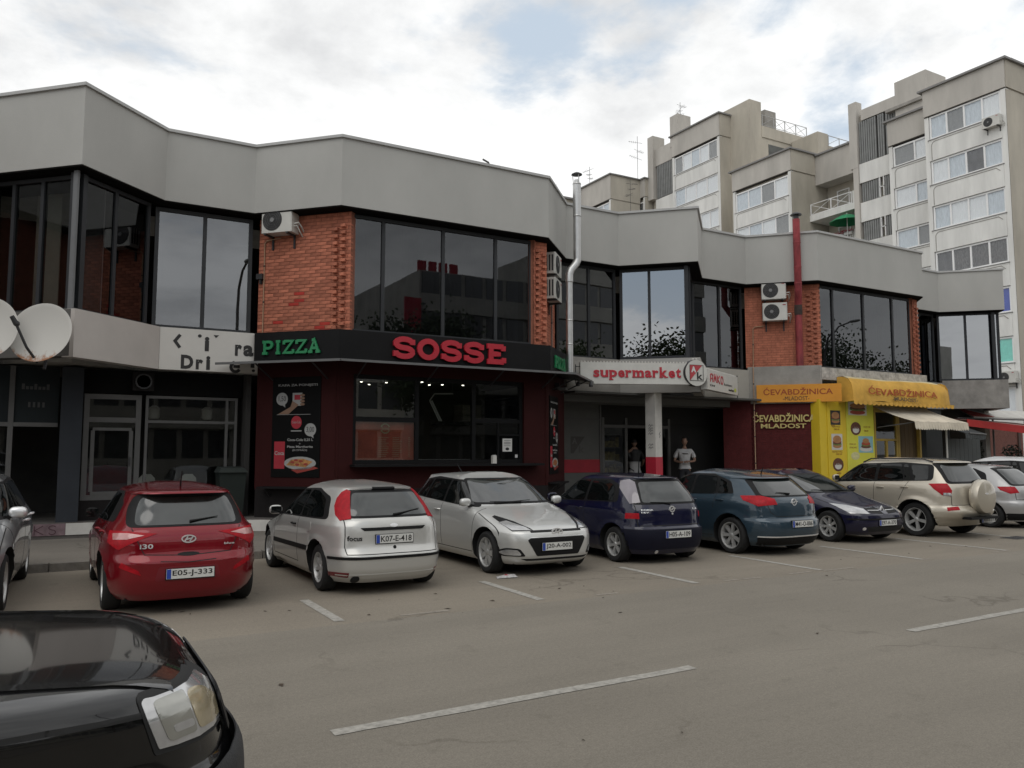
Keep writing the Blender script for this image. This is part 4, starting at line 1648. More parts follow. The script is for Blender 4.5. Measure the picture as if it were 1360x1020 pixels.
def burger_pic(fr, u0, u1, z0, z1, n, backm, kind):
    F = frac(fr, u0, u1, z0, z1, n)
    p = thing('food_picture', {'dark': 'burger photo on black, topmost on the yellow board', 'plain': 'burger photo on white, middle of the yellow board', 'long': 'long sandwich photo at the top of the lime board',
                               'stack': 'stacked sandwich photo on pale blue on the lime board'}[kind], 'picture', fr.W((u0 + u1) / 2, n, z0), 'food pictures on the kiosk')
    mb = MB()
    fr.box(mb, u0, u1, n, n + 0.006, z0, z1)
    mb.build('sheet', backm, p)
    a = n + 0.006
    W_, H_ = u1 - u0, z1 - z0
    if kind == 'stack':
        spec = ((.5, .22, .42, .16, m_pwhite), (.5, .36, .34, .10, m_patty), (.5, .46, .32, .08, m_lett), (.5, .56, .30, .12, m_tom), (.5, .72, .22, .16, m_bun))
    elif kind == 'long':
        spec = ((.5, .22, .42, .18, m_tom), (.5, .45, .44, .14, m_lett), (.5, .55, .42, .13, m_patty), (.5, .72, .42, .20, m_bun))
    else:
        spec = ((.5, .25, .40, .14, m_bun), (.5, .36, .42, .09, m_lett), (.5, .44, .40, .09, m_patty), (.5, .52, .41, .06, m_tom), (.5, .66, .38, .24, m_bun))
    for i, (cx, cy, rx, ry, m) in enumerate(spec):
        mb = MB()
        fr.plate(mb, oval(u0 + cx * W_, z0 + cy * H_, rx * W_, ry * H_, 20), a, a + 0.002 + i * 0.001)
        mb.build(('lower_bun', 'lettuce', 'patty', 'tomato', 'upper_bun')[i], m, p)


burger_pic(fa1, 0.30, 0.74, 2.55, 2.98, 0.02, m_ink, 'dark')
burger_pic(fa1, 0.32, 0.80, 1.80, 2.28, 0.02, m_pwhite, 'plain')
burger_pic(fa1, 1.10, 1.95, 2.86, 3.26, 0.035, m_pwhite, 'long')
burger_pic(fa1, 1.52, 2.20, 1.72, 2.22, 0.035, m_pblue, 'stack')
for i, (u, z, n, lb) in enumerate(((0.58, 1.36, 0.02, 'oval plate of meat picture at the foot of the yellow board'), (1.42, 2.45, 0.035, 'oval plate of meat picture below the long sandwich on the lime board'))):
    p = thing('food_picture', lb, 'picture', fa1.W(u, n, z), 'food pictures on the kiosk')
    mb = MB()
    fa1.plate(mb, oval(u, z, 0.24, 0.20, 22), n, n + 0.004)
    mb.build('plate_edge', m_patty, p)
    mb = MB()
    fa1.plate(mb, oval(u, z - 0.04, 0.15, 0.10, 18), n + 0.004, n + 0.006)
    mb.build('plate', m_pwhite, p)
    for j in range(5):
        mb = MB()
        uu = u - 0.13 + j * 0.065
        strokes_mb(mb, fa1, uu, z, 0.08, 0.12, [[(0, 0), (1, .8)]], 0.04, n + 0.006, n + 0.008 + j * .0005)
        mb.build('meat_roll', m_patty, p)
mb = MB()
for (u0, u1, z, n) in ((0.36, 0.72, 2.46, 0.02), (0.44, 0.68, 2.39, 0.02), (0.34, 0.80, 1.72, 0.02), (0.5, 0.76, 1.65, 0.02), (0.5, 0.7, 1.08, 0.02), (1.78, 2.1, 2.48, 0.035), (1.8, 2.0, 2.36, 0.035), (1.1, 1.4, 1.95, 0.035), (1.1, 1.45, 1.85, 0.035), (0.32, .5, 2.50, .02)):
    text_mb(mb, rng.choice(('PLJESKAVICA', 'CEVAPI 5 KM', 'SENDVIC', 'HAMBURGER')), fa1, u0, u1, z, z + 0.05, n, n + 0.003)
mb.build('price_print', M('price_red', (0.25, 0.10, 0.02), 0.6), gr_)
mb = MB()
fa1.plate(mb, oval(1.36, 1.62, 0.2, 0.12, 16), 0.035, 0.037)
mb.build('pale_picture', M('pale_lime', (0.55, 0.52, 0.25), 0.6, n=(9, .2)), gr_)
# windows of the kiosk
m_ywood = M('yellow_wood', (0.36, 0.24, 0.04), 0.6, n=(5, 0.15))
window(fa1, 2.36, 3.50, 1.40, 3.05, [], g_shop, m_ywood, n=-0.05, parent=gr_, bw=0.07, rails=(2.12,))
mb = MB()
fa1.box(mb, 2.92, 2.99, -0.10, -0.005, 1.47, 2.085)
mb.build('sliding_sash', m_ywood, gr_)
mb = MB()
fa1.box(mb, 2.29, 4.7, -0.3, -0.02, 0.36, 1.395)
fa1.box(mb, 3.51, 3.6, -0.12, 0.0, 1.395, 3.2)
fa1.box(mb, 4.62, 4.7, -0.12, 0.0, 1.395, 3.2)
fa1.box(mb, 2.29, 5.1, -0.12, 0.0, 3.06, 3.3)
mb.build('frame', m_ywood, gr_)
for i in range(5):
    mb = MB()
    fa1.box(mb, 3.61 + i * 0.20, 3.80 + i * 0.20, -0.16, -0.10, 1.40, 3.05)
    mb.build('plank', M('brown_plank', (0.09, 0.055, 0.018), 0.7, n=(6, 0.2), rnd=0.15, stretch=(1, 1, .1)), gr_)
mb = MB()
mb.box(19.9, 18.8, 0.36, 26, 18.9, 3.4)
mb.build('inner_wall', m_room, gr_)
# orange fascia sign on the 45 degree wall
so = sign_box('orange_sign', 'orange sign board with brown grill shop lettering left of the awning', fg0, 0.22, 2.62, 3.23, 3.76, -0.02, 0.06, m_orange)
mb = MB()
text_mb(mb, 'ĆEVABDŽINICA', fg0, 0.42, 2.38, 3.45, 3.68, 0.06, 0.065, bold=0.012)
mb.build('lettering', M('sign_brown', (0.30, 0.055, 0.01), 0.6), so)
mb = MB()
text_mb(mb, '-MLADOST-', fg0, 0.98, 1.72, 3.28, 3.40, 0.06, 0.065)
mb.build('small_lettering', M('sign_dark', (0.06, 0.03, 0.02), 0.6), so)


def scallop(fr, mb, u0, u1, z_top, z_bot, n, k, amp, n2=None):
    """valance with a scalloped lower edge"""
    pts = 6
    vs, fs = [], []
    tot = k * pts
    for i in range(tot + 1):
        u = u0 + (u1 - u0) * i / tot
        ph = (i % pts) / pts
        zb = z_bot - amp * math.sin(math.pi * ph)
        wob = 0.012 * math.sin(i * 0.9)
        vs += [fr.W(u, n, z_top), fr.W(u, (n2 or n) + wob, zb)]
    for i in range(tot):
        fs.append((2 * i, 2 * i + 1, 2 * i + 3, 2 * i + 2))
    mb.add(vs, fs)
    return mb


m_awn = M('yellow_canvas', (0.60, 0.34, 0.055), 0.8, n=(1.6, 0.25), b=(5, 0.35))
m_awn_top = M('sun_bleached_canvas', (0.58, 0.49, 0.27), 0.85, n=(1.5, 0.3), b=(5, 0.3))
aw = thing('yellow_awning', 'yellow scalloped canvas awning with grill lettering over the kiosk', 'awning', (22, 15.5, 3.2))
f8 = fa1
prof = [(0.0, 4.00), (0.2, 3.99), (0.38, 3.93), (0.50, 3.78), (0.545, 3.55), (0.56, 3.25)]
nU = 26
vs, fs = [], []
for i in range(nU + 1):
    t = i / nU
    u = 0.68 + 4.98 * t
    endr = max(0.0, (t - 0.88) / 0.12)
    for j, (n, z) in enumerate(prof):
        sag = 0.02 * math.sin(t * 9 + j) + 0.03 * math.sin(t * 23 + j * 1.7) * (j / 6)
        vs.append(f8.W(u, n * (1 - 0.25 * endr ** 2) + sag * 0.7, z + sag * 0.6 - 0.12 * endr ** 2 * (1 - j / 5)))
k = len(prof)
topf, frontf = [], []
for i in range(nU):
    for j in range(k - 1):
        (topf if j < 2 else frontf).append((i * k + j, i * k + j + 1, (i + 1) * k + j + 1, (i + 1) * k + j))
mb = MB()
mb.add(vs, topf)
mb.add(vs, frontf, 1)
mb.build('canvas', [m_awn_top, m_awn], aw, 60)
mb = MB()
scallop(f8, mb, 0.68, 5.66, 3.26, 3.18, 0.565, 24, 0.045)
mb.build('valance', m_awn, aw)
for u in (0.68, 5.66):
    mb = MB()
    f8.plate(mb, [(0.0, 3.98)], 0, 0) if False else mb.add([f8.W(u, n * (0.75 if u > 5 else 1), z) for n, z in prof] + [f8.W(u, 0.0, 3.22)], [tuple(range(len(prof) + 1))])
    mb.build('end_flap', m_awn, aw)
# lettering follows the front slope
def awn_pt(u, s):
    # s from 0 (lower edge) to 1 (upper part of the front)
    n = 0.575 - 0.05 * s
    z = 3.25 + 0.5 * s
    return f8.W(u, n + 0.035, z)


def awn_text(mb, txt, u0, u1, s0, s1, bold=0.02):
    a, fs_ = text_geo(txt, bold, 3)
    vs_ = []
    for x, y, d in a:
        p = awn_pt(u0 + x * (u1 - u0), s0 + y * (s1 - s0))
        q = f8.W(0, 0.004 * d, 0) - f8.W(0, 0, 0)
        w_ = 0.012 * math.sin((u0 + x * (u1 - u0)) * 5)
        vs_.append(p + q + Vector((0, 0, w_)))
    mb.add(vs_, fs_)


mb = MB()
awn_text(mb, 'ĆEVABDŽINICA', 1.35, 4.75, 0.42, 0.95, 0.012)
mb.build('lettering', M('awning_red', (0.36, 0.07, 0.012), 0.7), aw)
mb = MB()
awn_text(mb, '-MLADOST-', 2.45, 3.7, 0.10, 0.33)
mb.build('small_lettering', M('awning_dark', (0.09, 0.06, 0.03), 0.7), aw)
# cream lower awning
cw = thing('cream_awning', 'cream pull out awning with scalloped edge below the yellow one', 'awning', (23, 15.3, 2.6))
mb = MB()
vs, fs = [], []
for i in range(17):
    t = i / 16
    for j in range(5):
        s = j / 4
        vs.append(f8.W(2.25 + t * (2.6 + 0.15 * s) + 0.62 * s * 0.9, 0.03 + 1.02 * s, 3.16 - 0.50 * s - 0.04 * math.sin(math.pi * s) + 0.008 * math.sin(i * 2.1)))
for i in range(16):
    for j in range(4):
        fs.append((i * 5 + j, i * 5 + j + 1, (i + 1) * 5 + j + 1, (i + 1) * 5 + j))
mb.add(vs, fs)
m_crm = M('stained_canvas', (0.56, 0.50, 0.40), 0.85, n=(1.2, 0.22), b=(8, 0.25))
mb.build('canvas', m_crm, cw, 60)
mb = MB()
scallop(f8, mb, 2.80, 5.56, 2.66, 2.46, 1.05, 22, 0.05, 1.08)
mb.build('valance', m_crm, cw)
for u in (2.5, 4.9):
    mb = MB()
    mb.tube([f8.W(u, 0.0, 2.5), f8.W(u + 0.4, 1.03, 2.65)], 0.018, 6)
    mb.build('arm', m_alu, cw)
# pole and dark stuff right of the kiosk windows
po = thing('awning_pole', 'thin white pole under the right end of the cream awning', 'pole', f8.W(5.1, 0.6, 0.12))
mb = MB()
p = f8.W(5.1, 0.6, 0.12)
mb.tube([p, p + Vector((0, 0, 2.6))], 0.028, 8)
mb.build('shaft', m_plaswhite, po)
mb = MB()
mb.lathe([(0.14, 0.0), (0.14, 0.03), (0.03, 0.05)], 14, Matrix.Translation(p))
mb.build('foot_plate', m_plaswhite, po)
db = thing('market_stall', 'dark recessed counter opening right of the kiosk windows', 'counter', f8.W(5.3, -0.2, 0.36))
fb1 = S[(1, 'B')]
mb = MB()
fb1.box(mb, 0.0, 2.1, -0.3, -0.1, 0.36, 3.3)
S[(1, 'C')].box(mb, 0.0, 1.74, -0.3, -0.1, 0.36, 3.3)
mb.build('wall', M('dark_green_grey', (0.022, 0.026, 0.026), 0.6), db)
mb = MB()
f8.box(mb, 4.75, 5.12, -0.5, -0.4, 0.36, 3.0)
mb.build('recess_panel', m_grille, db)
mb = MB()
f8.box(mb, 4.74, 5.0, -0.1, 0.25, 1.32, 1.36)
mb.build('counter_top', m_alu, db)
yp = thing('yellow_notice', 'small yellow notice hanging in the dark opening right of the kiosk', 'notice', f8.W(4.95, -0.35, 2.1))
mb = MB()
f8.box(mb, 4.84, 4.99, -0.36, -0.355, 2.02, 2.42)
mb.build('sheet', M('notice_yellow', (0.4, 0.38, 0.15), 0.6), yp)
mb = MB()
for i in range(5):
    f8.box(mb, 4.86, 4.97, -0.355, -0.353, 2.08 + i * .06, 2.1 + i * .06)
mb.build('print', m_ink, yp)
ga = thing('grey_awning', 'dark grey fringed awning right of the cream awning', 'awning', (26.6, 16.1, 2.4))
fga = Fr((26.0, 15.9), (27.9, 16.3))
mb = MB()
mb.hexa([fga.W(0, 0.4, 2.34), fga.W(1.9, 0.4, 2.34), fga.W(1.9, -0.8, 2.80), fga.W(0, -0.8, 2.80), fga.W(0, 0.4, 2.37), fga.W(1.9, 0.4, 2.37), fga.W(1.9, -0.8, 2.83), fga.W(0, -0.8, 2.83)])
mb.build('canvas', M('dark_canvas', (0.03, 0.034, 0.035), 0.8), ga)
mb = MB()
scallop(fga, mb, 0.0, 1.9, 2.36, 2.2, 0.402, 14, 0.05)
mb.build('valance', M('dark_canvas_fringe', (0.05, 0.055, 0.055), 0.8, n=(12, .5)), ga)
mb = MB()
mb.tube([fga.W(0.3, 0.42, 2.37), fga.W(1.9, 0.42, 2.35)], 0.02, 6)
mb.build('front_bar', m_alu, ga)
gb = thing('dark_hoarding', 'dark grey green hoarding behind the far parked cars', 'hoarding', (27.4, 17, 0.36))
fh = Fr((26.3, 16.3), (28.6, 16.5))
for i in range(8):
    mb = MB()
    fh.box(mb, i * 0.29, i * 0.29 + 0.28, -0.05, 0.0, 0.13, 2.2)
    mb.build('panel', M('hoarding_grey', (0.035, 0.042, 0.042), 0.6, rnd=0.2), gb)
# far right: red awning, white parasol edge, brick wall and potted shrubs, grey pavement block
ra = thing('red_awning', 'red edged flat awning at the right edge of the street', 'awning', (31, 16.6, 2.5))
fr_ = Fr((28.55, 16.9), (33.6, 16.2))
mb = MB()
fr_.plate(mb, [(0, 2.68), (fr_.L, 2.28), (fr_.L, 2.58), (0, 2.93)], -0.01, 0.01)
mb.build('red_valance', M('awning_bright_red', (0.40, 0.02, 0.018), 0.7, n=(2, .1)), ra)
mb = MB()
mb.hexa([fr_.W(0, -0.012, 2.90), fr_.W(fr_.L, -0.012, 2.55), fr_.W(fr_.L, -1.8, 2.9), fr_.W(0, -1.8, 3.0), fr_.W(0, -0.012, 2.93), fr_.W(fr_.L, -0.012, 2.58), fr_.W(fr_.L, -1.8, 2.93), fr_.W(0, -1.8, 3.03)])
mb.build('canvas', M('faded_pink_canvas', (0.36, 0.20, 0.17), 0.8, n=(2, .15)), ra)
for u in (0.15, fr_.L - 0.2):
    mb = MB()
    mb.tube([fr_.W(u, -0.9, 0.12), fr_.W(u, -0.9, 2.9)], 0.03, 8)
    mb.build('post', m_dkmetal, ra)
wa = thing('white_parasol', 'white and red slanted parasol above the red awning', 'parasol', (31.5, 17.6, 3.2))
fw = Fr((29.6, 17.3), (34.2, 16.7))
mb = MB()
mb.hexa([fw.W(0, 0.05, 3.0), fw.W(4.6, 0.05, 2.98), fw.W(4.6, -0.9, 3.3), fw.W(0.5, -0.9, 3.32), fw.W(0, 0.05, 3.06), fw.W(4.6, 0.05, 3.04), fw.W(4.6, -0.9, 3.38), fw.W(0.5, -0.9, 3.4)])
mb.build('canopy_sheet', m_offw, wa)
mb = MB()
mb.hexa([fw.W(-0.02, 0.06, 3.065), fw.W(1.1, 0.06, 3.064), fw.W(0.62, -0.89, 3.403), fw.W(0.32, -0.89, 3.403), fw.W(-0.02, 0.06, 3.075), fw.W(1.1, 0.06, 3.072), fw.W(0.62, -0.89, 3.412), fw.W(0.32, -0.89, 3.412)])
mb.build('red_corner', M('parasol_red', (0.42, 0.06, 0.05), 0.7), wa)
mb = MB()
mb.tube([fw.W(-0.9, 0.08, 2.99), fw.W(4.6, 0.08, 2.97)], 0.03, 8)
mb.tube([fw.W(1.6, -0.4, 0.12), fw.W(1.6, -0.4, 3.0)], 0.035, 8)
mb.build('frame_bar', m_alu, wa)
# brick wall of the neighbour's ground floor
nb = thing('neighbour_wall', 'low red brick wall with brown posts and pale base at the far right', 'wall', (40, 22, 0))
fn = Fr((33.5, 21.5), (43.0, 22.6))
brick_face(fn, 0.0, fn.L, 0.4, 2.9, 0.0, False, M('brick_dusty', (0.16, 0.06, 0.045), 0.9, n=(7, .25)), M('mortar_dusty', (0.10, 0.05, 0.04), 0.9), parent=nb)
mb = MB()
fn.box(mb, 0, fn.L, -0.2, 0.03, 0.0, 0.9)
mb.build('pale_base', m_offw, nb)
for u in (4.6, 8.9):
    mb = MB()
    fn.box(mb, u, u + 0.25, -0.05, 0.06, 0.0, 2.9)
    mb.build('post', M('brown_post', (0.05, 0.022, 0.015), 0.7), nb)
m_leafd = M('shrub_leaf', (0.022, 0.034, 0.016), 0.7, n=(9, 0.4), rnd=0.2)


def shrub(name, label, cat, c, rx, rz, nleaf, seed, pot=True, m=None, group=None):
    r2 = random.Random(seed)
    t = thing(name, label, cat, (c[0], c[1], c[2]), group)
    mb = MB()
    for i in range(nleaf):
        a, b = r2.uniform(0, 2 * math.pi), math.acos(r2.uniform(-1, 1))
        rr = r2.random() ** 0.4
        p = Vector((c[0] + rx * rr * math.sin(b) * math.cos(a), c[1] + rx * rr * math.sin(b) * math.sin(a), c[2] + (0.5 if pot else 0.1) + rz + rz * rr * math.cos(b)))
        d = Vector((r2.uniform(-1, 1), r2.uniform(-1, 1), r2.uniform(-.6, 1))).normalized()
        e = d.orthogonal().normalized()
        f = d.cross(e)
        s_ = r2.uniform(.5, 1.2) * 0.06 * (1 + rx)
        mb.add([p - e * s_ * .5, p + d * s_, p + e * s_ * .5, p - d * s_ * .6 + f * s_ * .3], [(0, 1, 2, 3)])
    mb.build('foliage', m or m_leafd, t)
    mb = MB()
    mb.tube([(c[0], c[1], c[2]), (c[0], c[1], c[2] + 0.5 + rz)], [0.03, 0.012], 6)
    mb.build('stem', M('bark', (0.06, 0.045, 0.03), 0.9), t)
    if pot:
        mb = MB()
        mb.lathe([(0.14, 0.0), (0.2, 0.4), (0.23, 0.4), (0.23, 0.46), (0.18, 0.46)], 16, Matrix.Translation(c))
        mb.build('pot', M('pot_dark', (0.03, 0.028, 0.026), 0.7), t)
    return t


shrub('potted_shrub', 'tall narrow potted shrub beside the dark hoarding', 'shrub', (30.7, 17.9, 0.36), 0.3, 0.75, 500, 3, group='shrubs by the red awning')
shrub('potted_shrub', 'rounded potted shrub below the red awning, middle of three', 'shrub', (33.0, 17.8, 0.36), 0.42, 0.6, 600, 4, group='shrubs by the red awning')
shrub('potted_shrub', 'thin sparse potted shrub, rightmost below the red awning', 'shrub', (35.4, 17.6, 0.36), 0.28, 0.5, 160, 5, group='shrubs by the red awning')

# ------------------------------------------------------------------ outdoor units, flues, dishes
def ac_unit(label, loc, rz, w=0.80, h=0.55, d=0.30, side_grille=True, group='air conditioner units on the shop terrace', pipes=True):
    t = thing('air_conditioner', label, 'air conditioner', (0, 0, 0), group, local=True)
    t.location = loc
    t.rotation_euler = (0, 0, rz)
    # front looks along local -y; origin at back bottom centre
    mb = MB()
    c = 0.02
    mb.prism([(-w / 2 + c, -d), (w / 2 - c, -d), (w / 2, -d + c), (w / 2, 0), (-w / 2, 0), (-w / 2, -d + c)], 0, h)
    mb.build('casing', m_plaswhite, t)
    fx = -w * 0.13
    f = Fr((-w / 2, -d), (w / 2, -d))
    mb = MB()
    f.plate(mb, oval(w / 2 + fx, h / 2, h * 0.42, h * 0.42, 28), 0.001, 0.008)
    mb.build('fan_opening', m_grille, t)
    mb = MB()
    for r_ in (0.12, 0.2, 0.28, 0.36):
        mb.tube([(fx + h * r_ * math.cos(a * math.pi / 12), -d - 0.014, h / 2 + h * r_ * math.sin(a * math.pi / 12)) for a in range(25)], 0.003, 4, caps=False)
    for a in range(6):
        mb.tube([(fx, -d - 0.013, h / 2), (fx + h * .4 * math.cos(a * math.pi / 3), -d - 0.013, h / 2 + h * .4 * math.sin(a * math.pi / 3))], 0.003, 4)
    mb.build('fan_guard', M('guard_wire', (0.10, 0.10, 0.10), 0.5), t)
    mb = MB()
    f.plate(mb, oval(w / 2 + fx, h / 2, 0.05, 0.05, 12), 0.015, 0.02)
    mb.build('hub', M('hub_grey', (0.2, 0.2, 0.2), 0.5), t)
    mb = MB()
    f.box(mb, w * 0.82, w * 0.94, 0.001, 0.006, h * 0.84, h * 0.89)
    mb.build('badge', m_redp, t)
    if side_grille:
        mb = MB()
        for i in range(3):
            y = -d + 0.05 + i * 0.075
            mb.box(-w / 2 - 0.004, y, h * .12, -w / 2 + 0.003, y + 0.045, h * .88)
        mb.build('side_grille', m_grille, t)
    mb = MB()
    for x in (-w * .36, w * .36):
        mb.box(x - 0.02, -d - 0.02, -0.045, x + 0.02, 0.06, -0.005)
        mb.box(x - 0.02, 0.0, -0.30, x + 0.02, 0.06, -0.045)
    mb.build('bracket', m_dkmetal, t)
    if pipes:
        mb = MB()
        mb.tube([(w / 2, -d * .6, h * .35), (w / 2 + 0.10, -d * .6, h * .38), (w / 2 + 0.12, -d * .3, h * .25), (w / 2 + 0.10, 0.05, h * .1)], 0.018, 7)
        mb.tube([(w / 2, -d * .6, h * .25), (w / 2 + 0.07, -d * .6, h * .25), (w / 2 + 0.09, -d * .3, h * .05), (w / 2 + 0.08, 0.05, -h * .1)], 0.014, 7)
        mb.build('pipe', m_plaswhite, t)
    return t


def on(fr, u, n, z):
    return fr.W(u, n, z)


def rot(fr):
    return math.atan2(fr.u.y, fr.u.x)


ac_unit('white air conditioner under the parapet on the left brick wall', on(fg, 0.52, -WALL + 0.03, 6.44), rot(fg), 0.74, 0.56, 0.30)
ac_unit('upper air conditioner seen from the side on the brick beside the steel flue', on(fb, 1.22, -WALL + 0.03, 6.22), rot(fb), 0.78, 0.54, 0.30)
ac_unit('lower air conditioner seen from the side on the brick beside the steel flue', on(fb, 1.22, -WALL + 0.03, 5.58), rot(fb), 0.78, 0.54, 0.30)
ac_unit('upper of the two air conditioners left of the red flue', on(fg0, 0.80, -WALL + 0.03, 6.40), rot(fg0), 0.72, 0.54, 0.30)
ac_unit('lower of the two air conditioners left of the red flue', on(fg0, 0.82, -WALL + 0.03, 5.74), rot(fg0), 0.72, 0.54, 0.30)
ac_unit('air conditioner on the brick chamfer at the right end of the terrace', on(S[(1, 'B')], 1.2, -WALL + 0.03, 6.2), rot(S[(1, 'B')]), 0.78, 0.54, 0.30)


def pipe_thing(name, label, cat, path, r, m, n=10, clips=True):
    t = thing(name, label, cat, path[0])
    mb = MB()
    mb.tube(path, r, n)
    mb.build('pipe', m, t, 50)
    if clips:
        mb = MB()
        for i in range(len(path) - 1):
            a, b = Vector(path[i]), Vector(path[i + 1])
            L_ = (b - a).length
            k = 0.5
            while k < L_:
                p = a.lerp(b, k / L_)
                mb.ball(p, r * 1.6, 6, 4)
                k += 0.8
        mb.build('clip', m_dkmetal, t)
    return t


m_tan = M('tan_conduit', (0.38, 0.24, 0.15), 0.7)
pipe_thing('drain_pipe', 'thin tan drain hose down the left brick wall from the air conditioner', 'pipe', [on(fg, 0.45, -0.33, 6.4), on(fg, 0.10, -0.33, 6.36), on(fg, 0.05, -0.33, 6.3), on(fg, 0.05, -0.33, 4.27)], 0.014, m_tan)
pipe_thing('drain_pipe', 'thin tan pipe down the brick wall below the two air conditioners', 'pipe', [on(fg0, 0.5, -0.33, 5.62), on(fg0, 0.22, -0.33, 5.6), on(fg0, 0.17, -0.33, 5.55), on(fg0, 0.15, -0.31, 4.4), on(fg0, 0.14, 0.03, 4.3), on(fg0, 0.14, 0.03, 0.4)], 0.016, m_tan)
pipe_thing('drain_pipe', 'thin dark pipes beside the steel flue on the brick chamfer', 'pipe', [on(fb, 1.75, -0.32, 5.6), on(fb, 1.75, -0.32, 4.3)], 0.018, M('pipe_grey', (0.2, 0.17, 0.15), 0.6))
# dark bracket on the left brick wall
jb = thing('junction_box', 'small black box on the left edge of the brick wall', 'box', on(fg, 0.0, -0.3, 5.55))
mb = MB()
fg.box(mb, -0.1, 0.05, -0.35, -0.25, 5.5, 5.62)
mb.build('box_body', m_dkmetal, jb)
mb = MB()
fg.box(mb, -0.03, 0.0, -0.35, -0.27, 5.40, 5.5)
mb.build('cable', m_dkmetal, jb)

# steel flue
fl_ = thing('steel_flue', 'shiny steel flue pipe rising past the parapet with a conical cap', 'flue', (11.2, 16.45, 3.7))
X1, Y1 = 11.24, 16.42
mb = MB()
mb.tube([(X1 + 0.03, Y1, 6.62), (X1 + 0.03, Y1, 7.7)], 0.098, 18)
mb.tube([(X1 + 0.03, Y1, 7.7), (X1 + 0.03, Y1, 8.56)], 0.104, 18)
mb.build('upper_pipe', m_steel, fl_, 50)
mb = MB()
mb.tube([(X1 + 0.03, Y1, 6.63), (X1 + 0.03, Y1, 6.56), (X1 - 0.02, Y1, 6.46), (X1 - 0.18, Y1, 6.28), (X1 - 0.22, Y1, 6.18), (X1 - 0.22, Y1, 5.98)], 0.10, 18)
mb.build('bend', m_steel, fl_, 30)
mb = MB()
mb.tube([(X1 - 0.22, Y1, 6.0), (X1 - 0.22, Y1, 3.7)], 0.085, 18)
mb.build('lower_pipe', m_steel, fl_, 50)
mb = MB()
for z in (7.7, 8.54):
    mb = MB()
    mb.lathe([(0.106, z - 0.02), (0.112, z), (0.106, z + 0.02)], 18, Matrix.Translation((X1 + 0.03, Y1, 0)))
    mb.build('joint_ring', m_steel, fl_)
for z in (5.98, 5.0, 4.4):
    mb = MB()
    mb.lathe([(0.087, z - 0.02), (0.094, z), (0.087, z + 0.02)], 18, Matrix.Translation((X1 - 0.22, Y1, 0)))
    mb.build('joint_ring', m_steel, fl_)
mb = MB()
for a in range(3):
    an = a * 2 * math.pi / 3 + 0.4
    mb.tube([(X1 + 0.03 + .085 * math.cos(an), Y1 + .085 * math.sin(an), 8.54), (X1 + 0.03 + .11 * math.cos(an), Y1 + .11 * math.sin(an), 8.79)], 0.009, 5)
mb.lathe([(0.07, 8.56), (0.065, 8.65)], 14, Matrix.Translation((X1 + 0.03, Y1, 0)))
mb.build('cap_legs', m_steel, fl_)
mb = MB()
mb.lathe([(0.14, 8.78), (0.135, 8.80), (0.06, 8.84), (0.001, 8.86)], 18, Matrix.Translation((X1 + 0.03, Y1, 0)))
mb.build('cap', m_dkmetal, fl_, 40)

# red flue
p0 = on(fg0, 1.50, -0.14, 0)
rf = thing('red_flue', 'rusty red flue pipe with dark cap on the right brick wall', 'flue', (p0.x, p0.y, 3.8))
mb = MB()
mb.tube([(p0.x, p0.y, 3.78), (p0.x, p0.y, 5.95)], 0.105, 16)
mb.build('lower_pipe', m_rusty, rf, 50)
q0 = on(fg0, 1.50, 0.14, 0)
mb = MB()
mb.tube([(p0.x, p0.y, 5.95), (p0.x, p0.y, 6.2), (q0.x * .5 + p0.x * .5, q0.y * .5 + p0.y * .5, 6.4), (q0.x, q0.y, 6.6), (q0.x, q0.y, 8.78)], 0.105, 16)
mb.build('upper_pipe', m_rusty, rf, 40)
mb = MB()
mb.lathe([(0.108, 5.88), (0.118, 5.95), (0.118, 6.12), (0.108, 6.2)], 16, Matrix.Translation((p0.x, p0.y, 0)))
mb.build('sooty_sleeve', M('soot', (0.05, 0.035, 0.03), 0.9, n=(6, .4)), rf)
mb = MB()
for z in (7.3, 8.05, 6.8):
    mb = MB()
    mb.lathe([(0.107, z - 0.02), (0.113, z), (0.107, z + 0.02)], 16, Matrix.Translation((q0.x, q0.y, 0)))
    mb.build('joint_ring', m_rusty, rf)
mb = MB()
mb.lathe([(0.17, 8.90), (0.165, 8.93), (0.08, 8.98), (0.001, 8.99)], 18, Matrix.Translation((q0.x, q0.y, 0)))
mb.lathe([(0.08, 8.78), (0.08, 8.9)], 12, Matrix.Translation((q0.x, q0.y, 0)))
mb.build('cap', m_dkmetal, rf, 40)


